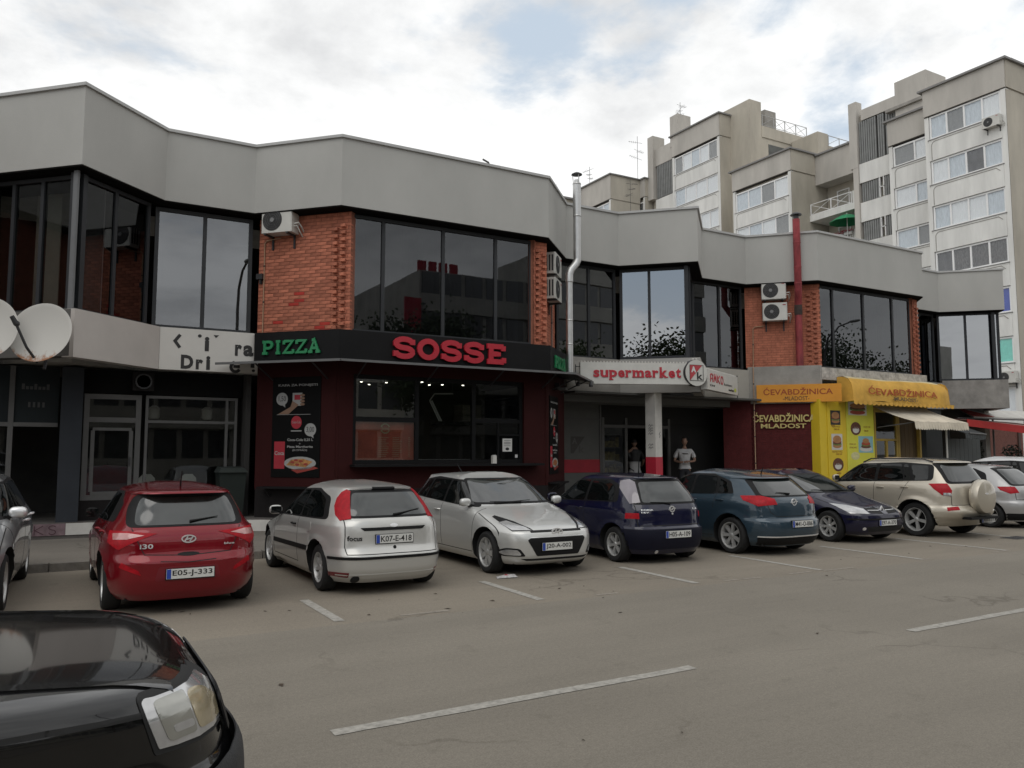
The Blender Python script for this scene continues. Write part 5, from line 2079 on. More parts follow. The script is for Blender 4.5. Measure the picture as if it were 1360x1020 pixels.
# satellite dishes, left
def dish(label, c, r, yaw, tilt, arm=True):
    t = thing('satellite_dish', label, 'satellite dish', (0, 0, 0), 'satellite dishes at the left edge', local=True)
    t.location = c
    t.rotation_euler = (tilt, 0, yaw)      # local -y is the looking direction
    mb = MB()
    prof = [(r * k / 9, -0.0 + 0.20 * r * (k / 9) ** 2) for k in range(10)] + [(r * 1.012, 0.2 * r), (r * 1.005, 0.2 * r - 0.015)] + [(r * k / 9, -0.015 + 0.20 * r * (k / 9) ** 2) for k in range(8, 0, -1)]
    mb.lathe(prof, 44, Matrix.Rotation(R(90), 4, 'X') @ Matrix.Diagonal((0.92, 1.06, 1, 1)))
    m, tt, p = nodes_of('dish_white')
    L = tt.links.new
    tcn = tt.nodes.new('ShaderNodeTexCoord')
    sp = tt.nodes.new('ShaderNodeSeparateXYZ')
    L(tcn.outputs['Object'], sp.inputs[0])
    nz = tt.nodes.new('ShaderNodeTexNoise')
    nz.inputs['Scale'].default_value = 5
    nz.inputs['Detail'].default_value = 7
    nz.inputs['Roughness'].default_value = .7
    mp = tt.nodes.new('ShaderNodeMapping')
    mp.inputs['Scale'].default_value = (1, 1, 0.35)
    L(tcn.outputs['Object'], mp.inputs[0])
    L(mp.outputs[0], nz.inputs['Vector'])
    ad = tt.nodes.new('ShaderNodeMath')
    ad.operation = 'MULTIPLY_ADD'
    L(sp.outputs[2], ad.inputs[0])
    ad.inputs[1].default_value = -0.95
    L(nz.outputs[0], ad.inputs[2])
    rp = tt.nodes.new('ShaderNodeValToRGB')
    els = rp.color_ramp.elements
    els[0].position, els[0].color = 0.86, (0.47, 0.455, 0.42, 1)
    els[1].position, els[1].color = 0.97, (0.26, 0.11, 0.045, 1)
    L(ad.outputs[0], rp.inputs[0])
    L(rp.outputs[0], p.inputs['Base Color'])
    p.inputs['Roughness'].default_value = 0.6
    mb.build('reflector', m, t, 30)
    mb = MB()
    mb.tube([(0.0, 0.02, -r * 0.98), (-0.18 * r, -0.5 * r, -0.72 * r), (-0.42 * r, -1.05 * r, -0.12 * r)], 0.022, 8)
    mb.build('feed_arm', m_dkmetal, t)
    mb = MB()
    mb.tube([(-0.40 * r, -1.0 * r, -0.16 * r), (-0.50 * r, -1.18 * r, 0.02 * r)], [0.045, 0.035], 10)
    mb.ball((-0.40 * r, -0.98 * r, -0.14 * r), 0.05, 10, 6)
    mb.build('receiver', m_dkmetal, t)
    mb = MB()
    mb.tube([(0, 0.02, 0), (0, 0.3, 0), (0, 0.32, -0.5)], 0.03, 8)
    mb.build('mount', m_dkmetal, t)
    return t


dish('larger white satellite dish with rust at its foot below the left corner window', (-0.27, 15.75, 3.72), 0.525, R(-20), R(-20))
dish('second white satellite dish cut off by the left edge of the picture', (-1.08, 15.75, 3.74), 0.525, R(-12), R(-16))
# small things on the roof edge
sr = thing('roof_lamp', 'tiny bent lamp arm on the roof edge above the pizza sign', 'lamp', (8.6, 16.15, 8.42))
mb = MB()
mb.tube([(8.62, 16.15, 8.42), (8.58, 16.15, 8.52)], 0.014, 6)
mb.build('stem', m_dkmetal, sr)
mb = MB()
mb.tube([(8.58, 16.15, 8.52), (8.40, 16.1, 8.55)], 0.022, 6)
mb.build('lamp_head', m_alu, sr)
# ------------------------------------------------------------------ apartment block behind, stepping back along Y
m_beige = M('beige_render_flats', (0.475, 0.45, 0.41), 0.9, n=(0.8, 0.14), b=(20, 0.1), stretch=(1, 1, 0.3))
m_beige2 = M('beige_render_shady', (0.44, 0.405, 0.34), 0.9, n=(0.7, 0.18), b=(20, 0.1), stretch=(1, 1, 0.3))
m_pan = M('white_facade_panel', (0.71, 0.705, 0.675), 0.85, n=(0.9, 0.13), stretch=(1.6, 1.6, .3), rnd=.05)
m_pvc = M('white_pvc', (0.82, 0.82, 0.81), 0.5, n=(2, 0.04))
m_joint = M('dark_joint', (0.06, 0.055, 0.05), 0.8)
m_louv = M('grey_louvre', (0.22, 0.225, 0.22), 0.7, n=(2, 0.15))
m_roofm = M('roof_flashing', (0.22, 0.215, 0.21), 0.7)
m_curt = [M('net_curtain_a', (0.88, 0.88, 0.86), 0.9, n=(3, 0.06), stretch=(1, 6, 1)), M('net_curtain_b', (0.66, 0.70, 0.72), 0.9, n=(3, 0.15), stretch=(1, 6, 1)), M('room_dim', (0.14, 0.135, 0.13), 0.9, n=(2, .3)), M('shutter_grey', (0.27, 0.265, 0.25), 0.7), M('dark_curtain', (0.16, 0.15, 0.14), 0.9, n=(6, .5), stretch=(1, 4, 1))]
g_flat = glass_pane('flat_glass', (0.95, 0.96, 0.97), 1.8)


def flat_block(name, label, X, y0, y1, ztop, zlist, south=2.6, parapet=1.5, nwin=4, panes=None, depth=9.0, z_lo=0.0, overhang=True, curt=None, yend=None, special=None):
    """a slab whose window front is the plane x = X, looking along -x; y0 near, y1 far. zlist: (window bottom, window top)"""
    b = thing(name, label, 'building', (X + depth / 2, (y0 + y1) / 2, 0), 'stepped blocks of flats behind the shops')
    f = Fr((X, y1), (X, y0))
    W = y1 - y0
    # solid core, its front 0.25 m behind the window plane
    mb = MB()
    mb.box(X + 0.28, y0 + 0.02, z_lo, X + depth, (yend or y1) - 0.02, ztop - 0.35)
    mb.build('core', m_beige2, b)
    # end wall towards the street
    fs = Fr((X, y0), (X + depth, y0))
    mb = MB()
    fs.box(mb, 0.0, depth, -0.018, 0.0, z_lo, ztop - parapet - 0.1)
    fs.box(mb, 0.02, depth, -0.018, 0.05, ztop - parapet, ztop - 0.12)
    mb.build('end_wall', m_beige2, b)
    # parapet band
    mb = MB()
    f.box(mb, 0.0, W, -0.28, 0.06, ztop - parapet, ztop - 0.12)
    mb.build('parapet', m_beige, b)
    mb = MB()
    f.box(mb, -0.25, W + 0.18, -0.6, 0.22, ztop - 0.12, ztop)
    fs.box(mb, 0.38, depth, -0.3, 0.2, ztop - 0.121, ztop - 0.001)
    mb.build('roof_edge', m_roofm, b)
    mb = MB()
    f.box(mb, 0, W, -0.25, -0.02, ztop - parapet - 0.06, ztop - parapet)
    mb.build('shadow_joint', m_joint, b)
    # corner post
    mb = MB()
    f.box(mb, W - 0.30, W - 0.003, -0.28, 0.0, z_lo, ztop - parapet - 0.06)
    f.box(mb, 0.0, 0.26, -0.28, -0.02, z_lo, ztop - parapet - 0.06)
    mb.build('pier', m_pan, b)
    u0, u1 = 0.30, W - 0.30
    prev = ztop - parapet - 0.06
    for i, (za, zb) in enumerate(zlist):
        # spandrel panel under the window with a rounded inset edge
        nxt = zlist[i + 1][1] if i + 1 < len(zlist) else za - 1.35
        mb = MB()
        f.box(mb, 0.262, W - 0.302, -0.28, 0.03, nxt + 0.02, za - 0.02)
        pn = mb.build('spandrel', m_pan, b)
        mb = MB()
        r_ = 0.25
        q = [(0.42, nxt + 0.06), (0.42, za - 0.14 - r_)] + [(0.42 + r_ - r_ * math.cos(a * math.pi / 8), za - 0.14 - r_ + r_ * math.sin(a * math.pi / 8)) for a in range(1, 5)] + [(W - 0.7, za - 0.14), (W - 0.48, za - 0.34)]
        strokes_mb(mb, f, 0, 0, 1, 1, [q], 0.035, 0.03, 0.045)
        mb.build('groove', m_conc, pn)
        mb = MB()
        f.box(mb, 0.2, W - 0.25, -0.1, 0.07, za - 0.02, za + 0.012)
        mb.build('sill', m_roofm, pn)
        k = nwin if isinstance(nwin, int) else nwin[i % len(nwin)]
        win = None
        mull = [u0 + (u1 - u0) * j / k for j in range(1, k)]
        win = window(f, u0, u1, za + 0.014, zb, mull, g_flat, m_pvc, n=-0.10, parent=b, bw=0.10)
        # what hangs behind each pane; dim sheets stand in for unlit rooms
        for j in range(k):
            a, c = u0 + (u1 - u0) * j / k, u0 + (u1 - u0) * (j + 1) / k
            cm = m_curt[rng.choice((0, 0, 0, 1, 1, 1, 3, 2) if not curt else curt)]
            cm = (special or {}).get((i, j), cm)
            mb = MB()
            n = -0.135
            steps = 7
            pts = [(a + (c - a) * s / steps, n + (0.02 if s % 2 else 0)) for s in range(steps + 1)]
            for s in range(steps):
                mb.quad(f.W(pts[s][0], pts[s][1], za), f.W(pts[s + 1][0], pts[s + 1][1], za), f.W(pts[s + 1][0], pts[s + 1][1], zb), f.W(pts[s][0], pts[s][1], zb))
            mb.build('curtain_or_dim_room', cm, win)
    return b, f


def floors(ztop_win, n, h=2.74, wh=1.42):
    return [(ztop_win - wh - i * h, ztop_win - i * h) for i in range(n)]


b1, fb1_ = flat_block('apartment_block', 'nearest block of flats at the right edge with white window bands', 44.5, 23.3, 28.05, 23.45, floors(21.72, 7, 2.745, 1.45), parapet=1.68, depth=10,
                       special={(0, 1): m_curt[3], (3, 0): m_curt[2], (3, 1): m_curt[4], (3, 2): m_curt[4], (3, 3): m_curt[4], (4, 3): M('blind_blue', (0.03, 0.07, 0.42), 0.6), (5, 3): M('blind_mint', (0.22, 0.75, 0.60), 0.6)})
ac = ac_unit('white air conditioner below the top windows of the nearest flats', (44.44, 24.0, 19.68), R(-90), 0.95, 0.6, 0.32, side_grille=False, group='air conditioner units on the flats')
# a lower annex corner beside the terrace end: coloured blinds and a wall unit
# recess with narrow windows
b1b, f1b = flat_block('apartment_block', 'narrow recessed bay of the nearest flats with enclosed balconies', 46.1, 28.05, 31.55, 23.2, floors(21.35, 6, 2.745, 1.35), parapet=1.7, nwin=2, depth=8)
# louvred stair part
st1 = thing('stair_block', 'tall stair block with grey louvred panels between the flats', 'building', (50, 33, 0), 'stepped blocks of flats behind the shops')
f = Fr((47.5, 35.4), (47.5, 31.55))
W = f.L
mb = MB()
mb.box(47.8, 31.57, 0, 54, 35.38, 25.2)
mb.build('core', m_beige2, st1)
mb = MB()
f.box(mb, 0.9, W, -0.3, 0.0, 23.75 + 0.9, 25.4)
mb.build('parapet', m_beige, st1)
mb = MB()
f.box(mb, 0.0, 0.62, -0.5, 0.12, 21.4, 26.1)
f.box(mb, 0.22, 0.62, -0.5, 0.11, 12.0, 21.395)
mb.build('shaft', m_beige, st1)
mb = MB()
mb.box(47.35, 29.6, 23.3, 49.5, 31.8, 26.2)
mb.build('roof_room', m_beige, st1)
mb = MB()
f.box(mb, 3.0, 5.6, -0.1, 0.35, 24.3, 24.5)
mb.build('ledge', m_conc, st1)


def louvres(f, u0, u1, z0, z1, parent, n=14):
    mb = MB()
    f.box(mb, u0, u1, -0.25, -0.12, z0, z1)
    pn = mb.build('louvre_panel', M('louvre_dark', (0.06, 0.06, 0.058), 0.7), parent)
    for i in range(n):
        a = u0 + (u1 - u0) * (i + 0.15) / n
        c = u0 + (u1 - u0) * (i + 0.85) / n
        mb = MB()
        f.box(mb, a, c, -0.12, -0.04, z0, z1)
        mb.build('slat', m_louv, pn)


louvres(f, 0.66, 2.0, 21.65, 24.6, st1, 8)
louvres(f, 2.1, 2.6, 21.65, 24.6, st1, 3)
louvres(f, 2.7, W, 21.65, 24.6, st1, 6)
z = 21.6
for i in range(4):
    mb = MB()
    f.box(mb, 0.64, W, -0.28, 0.02, z - 1.35, z)
    mb.build('spandrel', m_pan, st1)
    louvres(f, 0.75, 2.1, z - 2.70, z - 1.38, st1, 8)
    louvres(f, 2.5, W, z - 2.70, z - 1.38, st1, 8)
    mb = MB()
    f.box(mb, 2.12, 2.18, -0.1, 0.03, z - 2.7, z - 1.36)
    f.box(mb, 2.42, 2.48, -0.1, 0.03, z - 2.7, z - 1.36)
    f.box(mb, 2.12, 2.48, -0.1, 0.03, z - 2.05, z - 2.0)
    mb.build('vent_frame', m_pvc, st1)
    z -= 2.74
# block 2
b2, f2_ = flat_block('apartment_block', 'middle block of flats with white windows above the zigzag parapet', 47.05, 40.25, 46.2, 24.6, floors(22.62, 6, 2.9, 1.6), parapet=1.7, depth=9, curt=(0, 0, 1, 0, 3))
# set-back balcony part of block 2
bal = thing('balcony_block', 'set back flats with open balconies and lattice railings', 'building', (52, 38, 0), 'stepped blocks of flats behind the shops')
fbx = Fr((49.7, 40.23), (49.7, 35.5))
mb = MB()
mb.box(51.0, 35.45, 0, 58, 40.2, 24.2)
mb.build('core', m_beige2, bal)
mb = MB()
fbx.box(mb, 0, fbx.L, -1.3, 0.0, 22.1, 24.35)
mb.build('parapet', m_beige, bal)
mb = MB()
fbx.box(mb, -0.1, fbx.L, -1.3, 0.15, 24.35, 24.48)
mb.build('roof_edge', m_roofm, bal)
fin = Fr((50.98, 40.2), (50.98, 35.5))
for i, z in enumerate((19.3, 16.5, 13.7)):
    mb = MB()
    fbx.box(mb, 0.0, fbx.L, -1.3, 0.75, z - 0.15, z + 0.05)
    fbx.box(mb, 0.0, fbx.L, 0.66, 0.75, z + 0.05, z + 0.32)
    sl = mb.build('balcony_slab', m_pan, bal)
    mb = MB()
    a0, a1 = 0.05, 3.6
    zb, zt = z + 0.34, z + 1.15
    for u in (a0, 1.85, a1):
        fbx.box(mb, u, u + 0.07, 0.67, 0.73, z + 0.32, zt + 0.03)
    for zz_ in (zb, zt):
        fbx.box(mb, a0, a1, 0.68, 0.72, zz_, zz_ + 0.045)
    for (p_, q_) in ((a0, 1.85), (1.85, a1)):
        mb.tube([fbx.W(p_, 0.70, zb), fbx.W(q_, 0.70, zt)], 0.022, 5)
        mb.tube([fbx.W(p_, 0.70, zt), fbx.W(q_, 0.70, zb)], 0.022, 5)
    mb.build('railing', m_pvc, sl)
    mb = MB()
    fbx.box(mb, 3.75, fbx.L, 0.60, 0.74, z + 0.32, z + 1.2)
    mb.build('solid_parapet', m_pan, sl)
    for (u0, u1, lab) in ((0.9, 2.0, 0), (2.5, 3.4, 0), (3.7, 4.5, 1)):
        window(fin, u0, u1, z + (0.1 if lab == 0 else 0.9), z + 2.3, [], g_flat, m_pvc, n=0.0, parent=bal, bw=0.08)
        mb = MB()
        fin.box(mb, u0 + .08, u1 - .08, -0.1, -0.08, z + .2, z + 2.2)
        mb.build('curtain_or_dim_room', m_curt[2] if lab == 0 else M('red_curtain', (0.2, 0.05, 0.04), 0.8), bal)  # dim sheet stands in for the unlit room behind the balcony door
um = thing('parasol', 'green balcony parasol open on the flats behind the red flue', 'parasol', (48.6, 37.0, 16.6))
mb = MB()
n = 10
c = Vector((48.7, 36.8, 18.85))
rim = [c + Vector((1.25 * math.cos(2 * math.pi * i / n), 1.25 * math.sin(2 * math.pi * i / n), -0.62)) for i in range(n)]
mid = [c + Vector((0.62 * math.cos(2 * math.pi * i / n), 0.62 * math.sin(2 * math.pi * i / n), -0.22)) for i in range(n)]
mb.add([c] + mid + rim, [(0, 1 + i, 1 + (i + 1) % n) for i in range(n)] + [(1 + i, 1 + n + i, 1 + n + (i + 1) % n, 1 + (i + 1) % n) for i in range(n)])
mb.build('canopy', M('parasol_green', (0.012, 0.24, 0.095), 0.6), um)
mb = MB()
mb.tube([(48.7, 36.8, 16.55), (48.7, 36.8, 18.9)], 0.03, 8)
mb.build('pole', m_pvc, um)
fx_ = thing('flower_boxes', 'row of red flower boxes on the balcony under the green parasol', 'flowers', (48.95, 37.5, 17.2))
for i in range(3):
    mb = MB()
    fbx.box(mb, 1.6 + i * 0.75, 2.25 + i * 0.75, 0.76, 0.98, 17.32, 17.52)
    mb.build('planter', M('planter_white', (0.5, 0.5, 0.48), 0.6), fx_)
mb = MB()
r2 = random.Random(5)
for i in range(220):
    p = fbx.W(1.6 + r2.random() * 2.2, 0.76 + r2.random() * 0.25, 17.5 + r2.random() * 0.25)
    d = Vector((r2.uniform(-1, 1), r2.uniform(-1, 1), r2.uniform(-1, 1))) * 0.08
    e = d.orthogonal().normalized() * 0.07
    mb.add([p - e, p + d, p + e], [(0, 1, 2)])
mb.build('blossom', M('blossom_red', (0.4, 0.02, 0.05), 0.6), fx_)
# block 3, taller
b3, f3_ = flat_block('apartment_block', 'tall middle block of flats with a railed roof terrace', 49.3, 49.8, 56.0, 31.5, floors(29.25, 5, 3.1, 1.65), parapet=2.05, depth=4, nwin=(5, 4), curt=(0, 0, 0, 3, 1))
bt = thing('roof_terrace_block', 'blank beige wall with a railed roof terrace beside the tall flats', 'building', (54, 48, 0), 'stepped blocks of flats behind the shops')
mb = MB()
mb.box(50.6, 47.5, 20.0, 52.0, 54, 32.1)
mb.box(52.0, 47.52, 20.0, 58.0, 54, 29.9)
mb.build('core', m_beige2, bt)
fb3 = Fr((51.9, 47.5), (57.8, 47.5))
mb = MB()
fb3.box(mb, 0.1, 5.9, 0.0, 0.06, 29.0, 30.0)
mb.build('parapet', m_beige2, bt)
mb = MB()
fb3.box(mb, 0.9, 5.4, -0.02, 0.015, 26.0, 28.5)
mb.build('shaded_opening', M('loggia_shade', (0.13, 0.135, 0.13), 0.9, n=(1, 0.3)), bt)
mb = MB()
for i in range(5):
    u = 0.15 + i * 1.4
    fb3.box(mb, u, u + 0.06, 0.0, 0.05, 30.0, 31.0)
    if i < 4:
        mb.tube([fb3.W(u, .02, 30.1), fb3.W(u + 1.4, .02, 30.95)], 0.02, 4)
        mb.tube([fb3.W(u, .02, 30.95), fb3.W(u + 1.4, .02, 30.1)], 0.02, 4)
fb3.box(mb, 0.1, 5.8, 0.01, 0.04, 30.95, 31.0)
fb3.box(mb, 0.1, 5.8, 0.01, 0.04, 30.08, 30.12)
mb.build('railing', M('rail_grey', (0.4, 0.4, 0.39), 0.6), bt)
mb = MB()
mb.box(53.2, 48.2, 29.9, 54.6, 49.8, 32.0)
mb.build('chimney', m_conc, bt)
mb = MB()
mb.box(55.6, 44.6, 18.0, 56.9, 47.4, 29.2)
mb.box(56.95, 44.62, 18.0, 62.0, 47.4, 28.2)
mb.build('side_wing', m_beige2, bt)
mb = MB()
fsw = Fr((56.9, 44.6), (62, 44.6))
for i in range(4):
    fsw.box(mb, i * 1.4, i * 1.4 + .05, 0, .04, 28.2, 29.1)
    mb.tube([fsw.W(i * 1.4, .02, 28.3), fsw.W(i * 1.4 + 1.4, .02, 29.05)], 0.02, 4)
fsw.box(mb, 0, 5, 0, .04, 29.05, 29.1)
mb.build('railing', M('rail_grey', (0.4, 0.4, 0.39), 0.6), bt)
# recess beside block 3 and louvred stair
b3b, _ = flat_block('apartment_block', 'recessed narrow flats left of the tall block', 51.0, 46.25, 49.7, 23.4, floors(21.2, 3, 2.9, 1.5), parapet=1.9, nwin=2, depth=5, curt=(2, 2, 3))
st2 = thing('stair_block', 'stair block with chimney-like shafts left of the tall flats', 'building', (52, 58, 0), 'stepped blocks of flats behind the shops')
f = Fr((50.3, 60.4), (50.3, 56.0))
W = f.L
mb = MB()
mb.box(50.6, 56.05, 0, 56, 60.3, 31.2)
mb.build('core', m_beige2, st2)
mb = MB()
f.box(mb, 0.0, 0.8, -1.2, 0.3, 26.6, 33.0)
f.box(mb, 3.2, 4.3, -1.5, 0.15, 31.0, 34.0)
mb.build('shaft', m_beige, st2)
mb = MB()
f.box(mb, 0.8, W, -0.3, 0.0, 29.9, 31.6)
mb.build('parapet', m_beige, st2)
louvres(f, 0.95, W - 1.2, 26.6, 29.9, st2, 9)
for i in range(3):
    z = 26.5 - i * 2.9
    mb = MB()
    f.box(mb, 0.82, W, -0.28, 0.02, z - 1.5, z)
    mb.build('spandrel', m_pan, st2)
    louvres(f, 0.9, W - 1.0, z - 2.85, z - 1.53, st2, 9)
mb = MB()
f.box(mb, W - 0.95, W, -0.3, 0.1, 18, 28.4)
mb.build('pier', m_pan, st2)
# block 4, left
b4, f4_ = flat_block('apartment_block', 'leftmost block of flats just showing over the parapet by the steel flue', 46.0, 61.2, 66.8, 28.95, floors(26.2, 3, 2.9, 1.5), parapet=2.5, depth=3.6, nwin=5)
b4b, _ = flat_block('apartment_block', 'set back flats between the leftmost block and the stair shafts', 49.65, 60.45, 61.15 + 3.2, 28.95, floors(26.6, 3, 2.9, 1.6), parapet=1.9, depth=6, nwin=4, curt=(2, 2, 0))
lb = thing('rooftop_house', 'tiny roof gable seen behind the steel flue', 'building', (44.2, 70, 0))
mb = MB()
mb.box(44.0, 68.0, 0, 50, 74, 28.2)
mb.build('wall', m_beige2, lb)
mb = MB()
mb.box(43.7, 67.8, 28.2, 50, 74.2, 28.4)
mb.build('roof', m_roofm, lb)


def antenna(label, p, h, seed):
    r2 = random.Random(seed)
    t = thing('antenna', label, 'antenna', p, 'roof antennas')
    mb = MB()
    mb.tube([p, (p[0], p[1], p[2] + h)], 0.022, 5)
    mb.build('mast', m_alu, t)
    mb = MB()
    for k in range(3):
        z = p[2] + h * (0.55 + 0.16 * k)
        a = r2.uniform(0, 3)
        d = Vector((math.cos(a), math.sin(a), r2.uniform(-.1, .3)))
        c = Vector((p[0], p[1], z))
        mb.tube([c - d * 0.5, c + d * 0.9], 0.016, 4)
        for j in range(4):
            e = d.cross(Vector((0, 0, 1))).normalized() * (0.35 - 0.05 * j)
            q = c + d * (0.2 + 0.2 * j)
            mb.tube([q - e, q + e], 0.011, 4)
    mb.build('aerial', m_alu, t)


antenna('tall roof antenna on the flats left of the stair shafts', (50.5, 62.6, 28.9), 5.2, 2)
antenna('short roof antenna on the leftmost flats', (47.2, 66.4, 28.9), 2.6, 3)
antenna('thin roof antenna by the stair shafts', (51.5, 57.2, 33.4), 2.4, 4)
antenna('small roof antenna beside the steel flue', (44.5, 69.0, 28.4), 1.6, 7)
antenna('bent balcony antenna sticking out beside the tall flats', (48.4, 47.0, 19.2), 3.4, 8)
antenna('bent balcony antenna left of the stair shafts', (46.5, 58.8, 24.5), 3.2, 9)
# corner beside the terrace end: coloured blinds under the nearest flats
ac_unit('air conditioner on the white wall below the mint blind', (44.42, 23.85, 5.45), R(-90), 0.9, 0.62, 0.34, side_grille=False, group='air conditioner units on the flats')
d2 = thing('white_dish', 'small pale round dish below the air conditioner at the right edge', 'satellite dish', (30.3, 16.2, 3.9))
mb = MB()
mb.lathe([(0.001, -0.02), (0.12, 0.0), (0.21, 0.06), (0.215, 0.05), (0.12, -0.015)], 20, Matrix.Translation((31.2, 17.0, 3.98)) @ Matrix.Rotation(R(110), 4, 'X') @ Matrix.Rotation(R(20), 4, 'Y'))
mb.build('reflector', m_offw, d2, 40)
mb = MB()
mb.tube([(31.2, 17.05, 3.98), (31.2, 17.5, 3.9)], 0.02, 6)
mb.build('mount', m_dkmetal, d2)

# ------------------------------------------------------------------ the other side of the street (seen in the glass)
def plain_block(name, label, x0, y0, x1, y1, h, fl, m, front_only=True):
    b = thing(name, label, 'building', ((x0 + x1) / 2, (y0 + y1) / 2, 0), 'buildings across the street')
    mb = MB()
    mb.box(x0, y0, 0, x1, y1 - 0.3, h)
    mb.build('core', m, b)
    f = Fr((x1, y1), (x0, y1))     # front looks along +y
    fh_ = h / fl
    mbw = MB()
    for i in range(fl):
        z = i * fh_
        mb = MB()
        f.box(mb, 0, f.L, -0.3, 0.0, z, z + fh_ * 0.42)
        mb.build('spandrel', m, b)
        n = int(f.L / 1.6)
        for j in range(n):
            u = (j + .1) * f.L / n
            f.box(mbw, u, u + f.L / n * .8, -0.28, -0.2, z + fh_ * .42, z + fh_ * .97)
        f.box(mb, 0, 0.01, 0, 0.01, z, z + .01)
    mbw.build('window', M('opposite_window', (0.06, 0.065, 0.07), 0.15, ior=1.8), b)
    return b


m_opp = M('opposite_concrete', (0.34, 0.335, 0.31), 0.9, n=(0.5, 0.2))
m_opp2 = M('opposite_render', (0.46, 0.44, 0.38), 0.9, n=(0.5, 0.2))
plain_block('office_building', 'pale concrete office block across the street seen in the shop glass', 23, -40, 34, -22, 15.5, 5, m_opp)
plain_block('office_building', 'taller pale office block across the street seen in the right panes', 36, -34, 52, -20, 19.5, 6, m_opp)
plain_block('office_building', 'low long store across the street behind the camera', -6, -28, 20, -18, 6.5, 2, m_opp2)
plain_block('office_building', 'grey block across the street on the left', -34, -60, -16, -34, 16, 5, m_opp)


def tree(label, c, h, r_, seed, n=15000):
    r2 = random.Random(seed)
    t = thing('street_tree', label, 'tree', c, 'trees across the street')
    mb = MB()
    mb.tube([c, (c[0] + .1, c[1], h * .3), (c[0], c[1] + .1, h * .7)], [0.25, 0.2, 0.08], 8)
    cl = []
    for i in range(9):
        a = r2.uniform(0, 6.28)
        q = (c[0] + r_ * .6 * math.cos(a), c[1] + r_ * .6 * math.sin(a), h * r2.uniform(.45, .95))
        mb.tube([(c[0], c[1], h * r2.uniform(.25, .5)), q], [0.1, 0.03], 6)
        cl.append(q)
    mb.build('trunk', M('bark', (0.06, 0.045, 0.03), 0.9), t)
    mb = MB()
    for i in range(n):
        q = r2.choice(cl)
        p = Vector((q[0] + r2.gauss(0, r_ * .3), q[1] + r2.gauss(0, r_ * .3), q[2] + r2.gauss(0, r_ * .25)))
        d = Vector((r2.uniform(-1, 1), r2.uniform(-1, 1), r2.uniform(-1, 1))).normalized() * .15
        e = d.orthogonal().normalized() * .09
        mb.add([p - e, p + d, p + e, p - d], [(0, 1, 2, 3)])
    mb.build('crown', M('leaf_green', (0.04, 0.06, 0.022), 0.7, n=(2, .4)), t)


tree('dark green tree across the street left of the low store', (-13.5, -9, 0), 10.5, 3.4, 21)
tree('second dark green tree across the street left of the low store', (-19, -5, 0), 10, 3.2, 25)
tree('broad dark green tree across the street far to the right', (60, -15, 0), 11, 4.6, 26)
tree('second broad dark green tree across the street far to the right', (70, -13, 0), 10, 4.2, 27)
tree('dark green tree across the street between store and offices', (21.5, -17, 0), 10, 3.0, 22)
tree('dark green tree across the street before the tall office', (33.5, -15, 0), 9.5, 2.8, 23)


def street_lamp(label, x, y):
    t = thing('street_lamp', label, 'street lamp', (x, y, 0), 'street lamps across the street')
    mb = MB()
    mb.tube([(x, y, 0), (x, y, 8.2), (x, y + .25, 9.2), (x, y + 1.0, 9.9), (x, y + 1.9, 10.1)], [.10, .07, .06, .05, .05], 10)
    mb.build('post', m_alu, t, 40)
    mb = MB()
    mb.ball((x, y + 2.2, 10.1), (.16, .42, .09), 12, 6)
    mb.build('lamp_head', m_louv, t, 60)


street_lamp('curved street lamp mirrored in the pale window left of the brick wall', 7.0, -2.2)
street_lamp('curved street lamp mirrored in the window above the yellow awning', 44.0, -2.2)

rb = thing('red_banner', 'tall red banner panel on the office block mirrored in the bay window', 'banner', (22.4, -21.6, 8.5))
mb = MB()
mb.box(21.6, -21.7, 8.5, 22.9, -21.5, 13.2)
mb.build('panel', m_redp, rb)
mb = MB()
for z in (8.8, 12.8):
    mb.box(22.9, -21.9, z, 23.3, -21.6, z + .1)
mb.build('bracket', m_dkmetal, rb)
for i in range(4):
    mb = MB()
    mb.box(23.2 + i * .9, -23.2, 15.5, 23.85 + i * .9, -23.0, 16.4)
    mb.build('roof_sign_panel', m_redp, rb)
# ------------------------------------------------------------------ cars
def paint(name, c, metal=0.0, rough=0.32, coat=1.0):
    return M(name, c, rough, metal=metal, ior=1.22, n=(260, 0.05 if metal else 0.02), coat=coat)


m_tyre = M('tyre_rubber', (0.012, 0.012, 0.012), 0.9, n=(20, 0.2))
m_rim = M('alloy_silver', (0.50, 0.50, 0.49), 0.38, metal=0.5, n=(8, 0.06))
m_trim = M('black_trim', (0.008, 0.008, 0.0085), 0.55, n=(30, 0.1), ior=1.3)
m_arch = M('arch_black', (0.006, 0.006, 0.006), 0.9)
m_gap = M('panel_gap', (0.008, 0.008, 0.008), 0.8)
m_cglass = M('car_glass', (0.004, 0.005, 0.005), 0.02, ior=1.55, n=(1.5, 0.3))
m_rglass = M('rear_car_glass', (0.012, 0.016, 0.015), 0.10, ior=1.85, n=(5.0, 0.5), rn=.08)  # mottling in the colour imitates cloud reflections
m_wglass = M('windscreen_glass', (0.015, 0.018, 0.017), 0.05, ior=2.1, n=(2.5, 0.4), rn=.04)  # soft blotches in the colour stand in for reflected cloud
m_tail = M('tail_lamp_red', (0.34, 0.005, 0.012), 0.4, ior=1.3, n=(16, 0.25))
m_tailp = M('tail_lamp_pink', (0.50, 0.24, 0.23), 0.15, coat=1.0, n=(12, 0.12))
m_lampc = M('clear_lamp', (0.46, 0.46, 0.46), 0.12, metal=0.5, coat=1.0, n=(7, 0.22))
m_chrome = M('chrome', (0.80, 0.80, 0.80), 0.3, metal=0.6)
m_plate = M('plate_white', (0.62, 0.62, 0.59), 0.5, n=(30, 0.04))
m_pblue_ = M('plate_blue', (0.02, 0.06, 0.35), 0.5)
m_seat = M('dark_under', (0.01, 0.01, 0.01), 0.9)


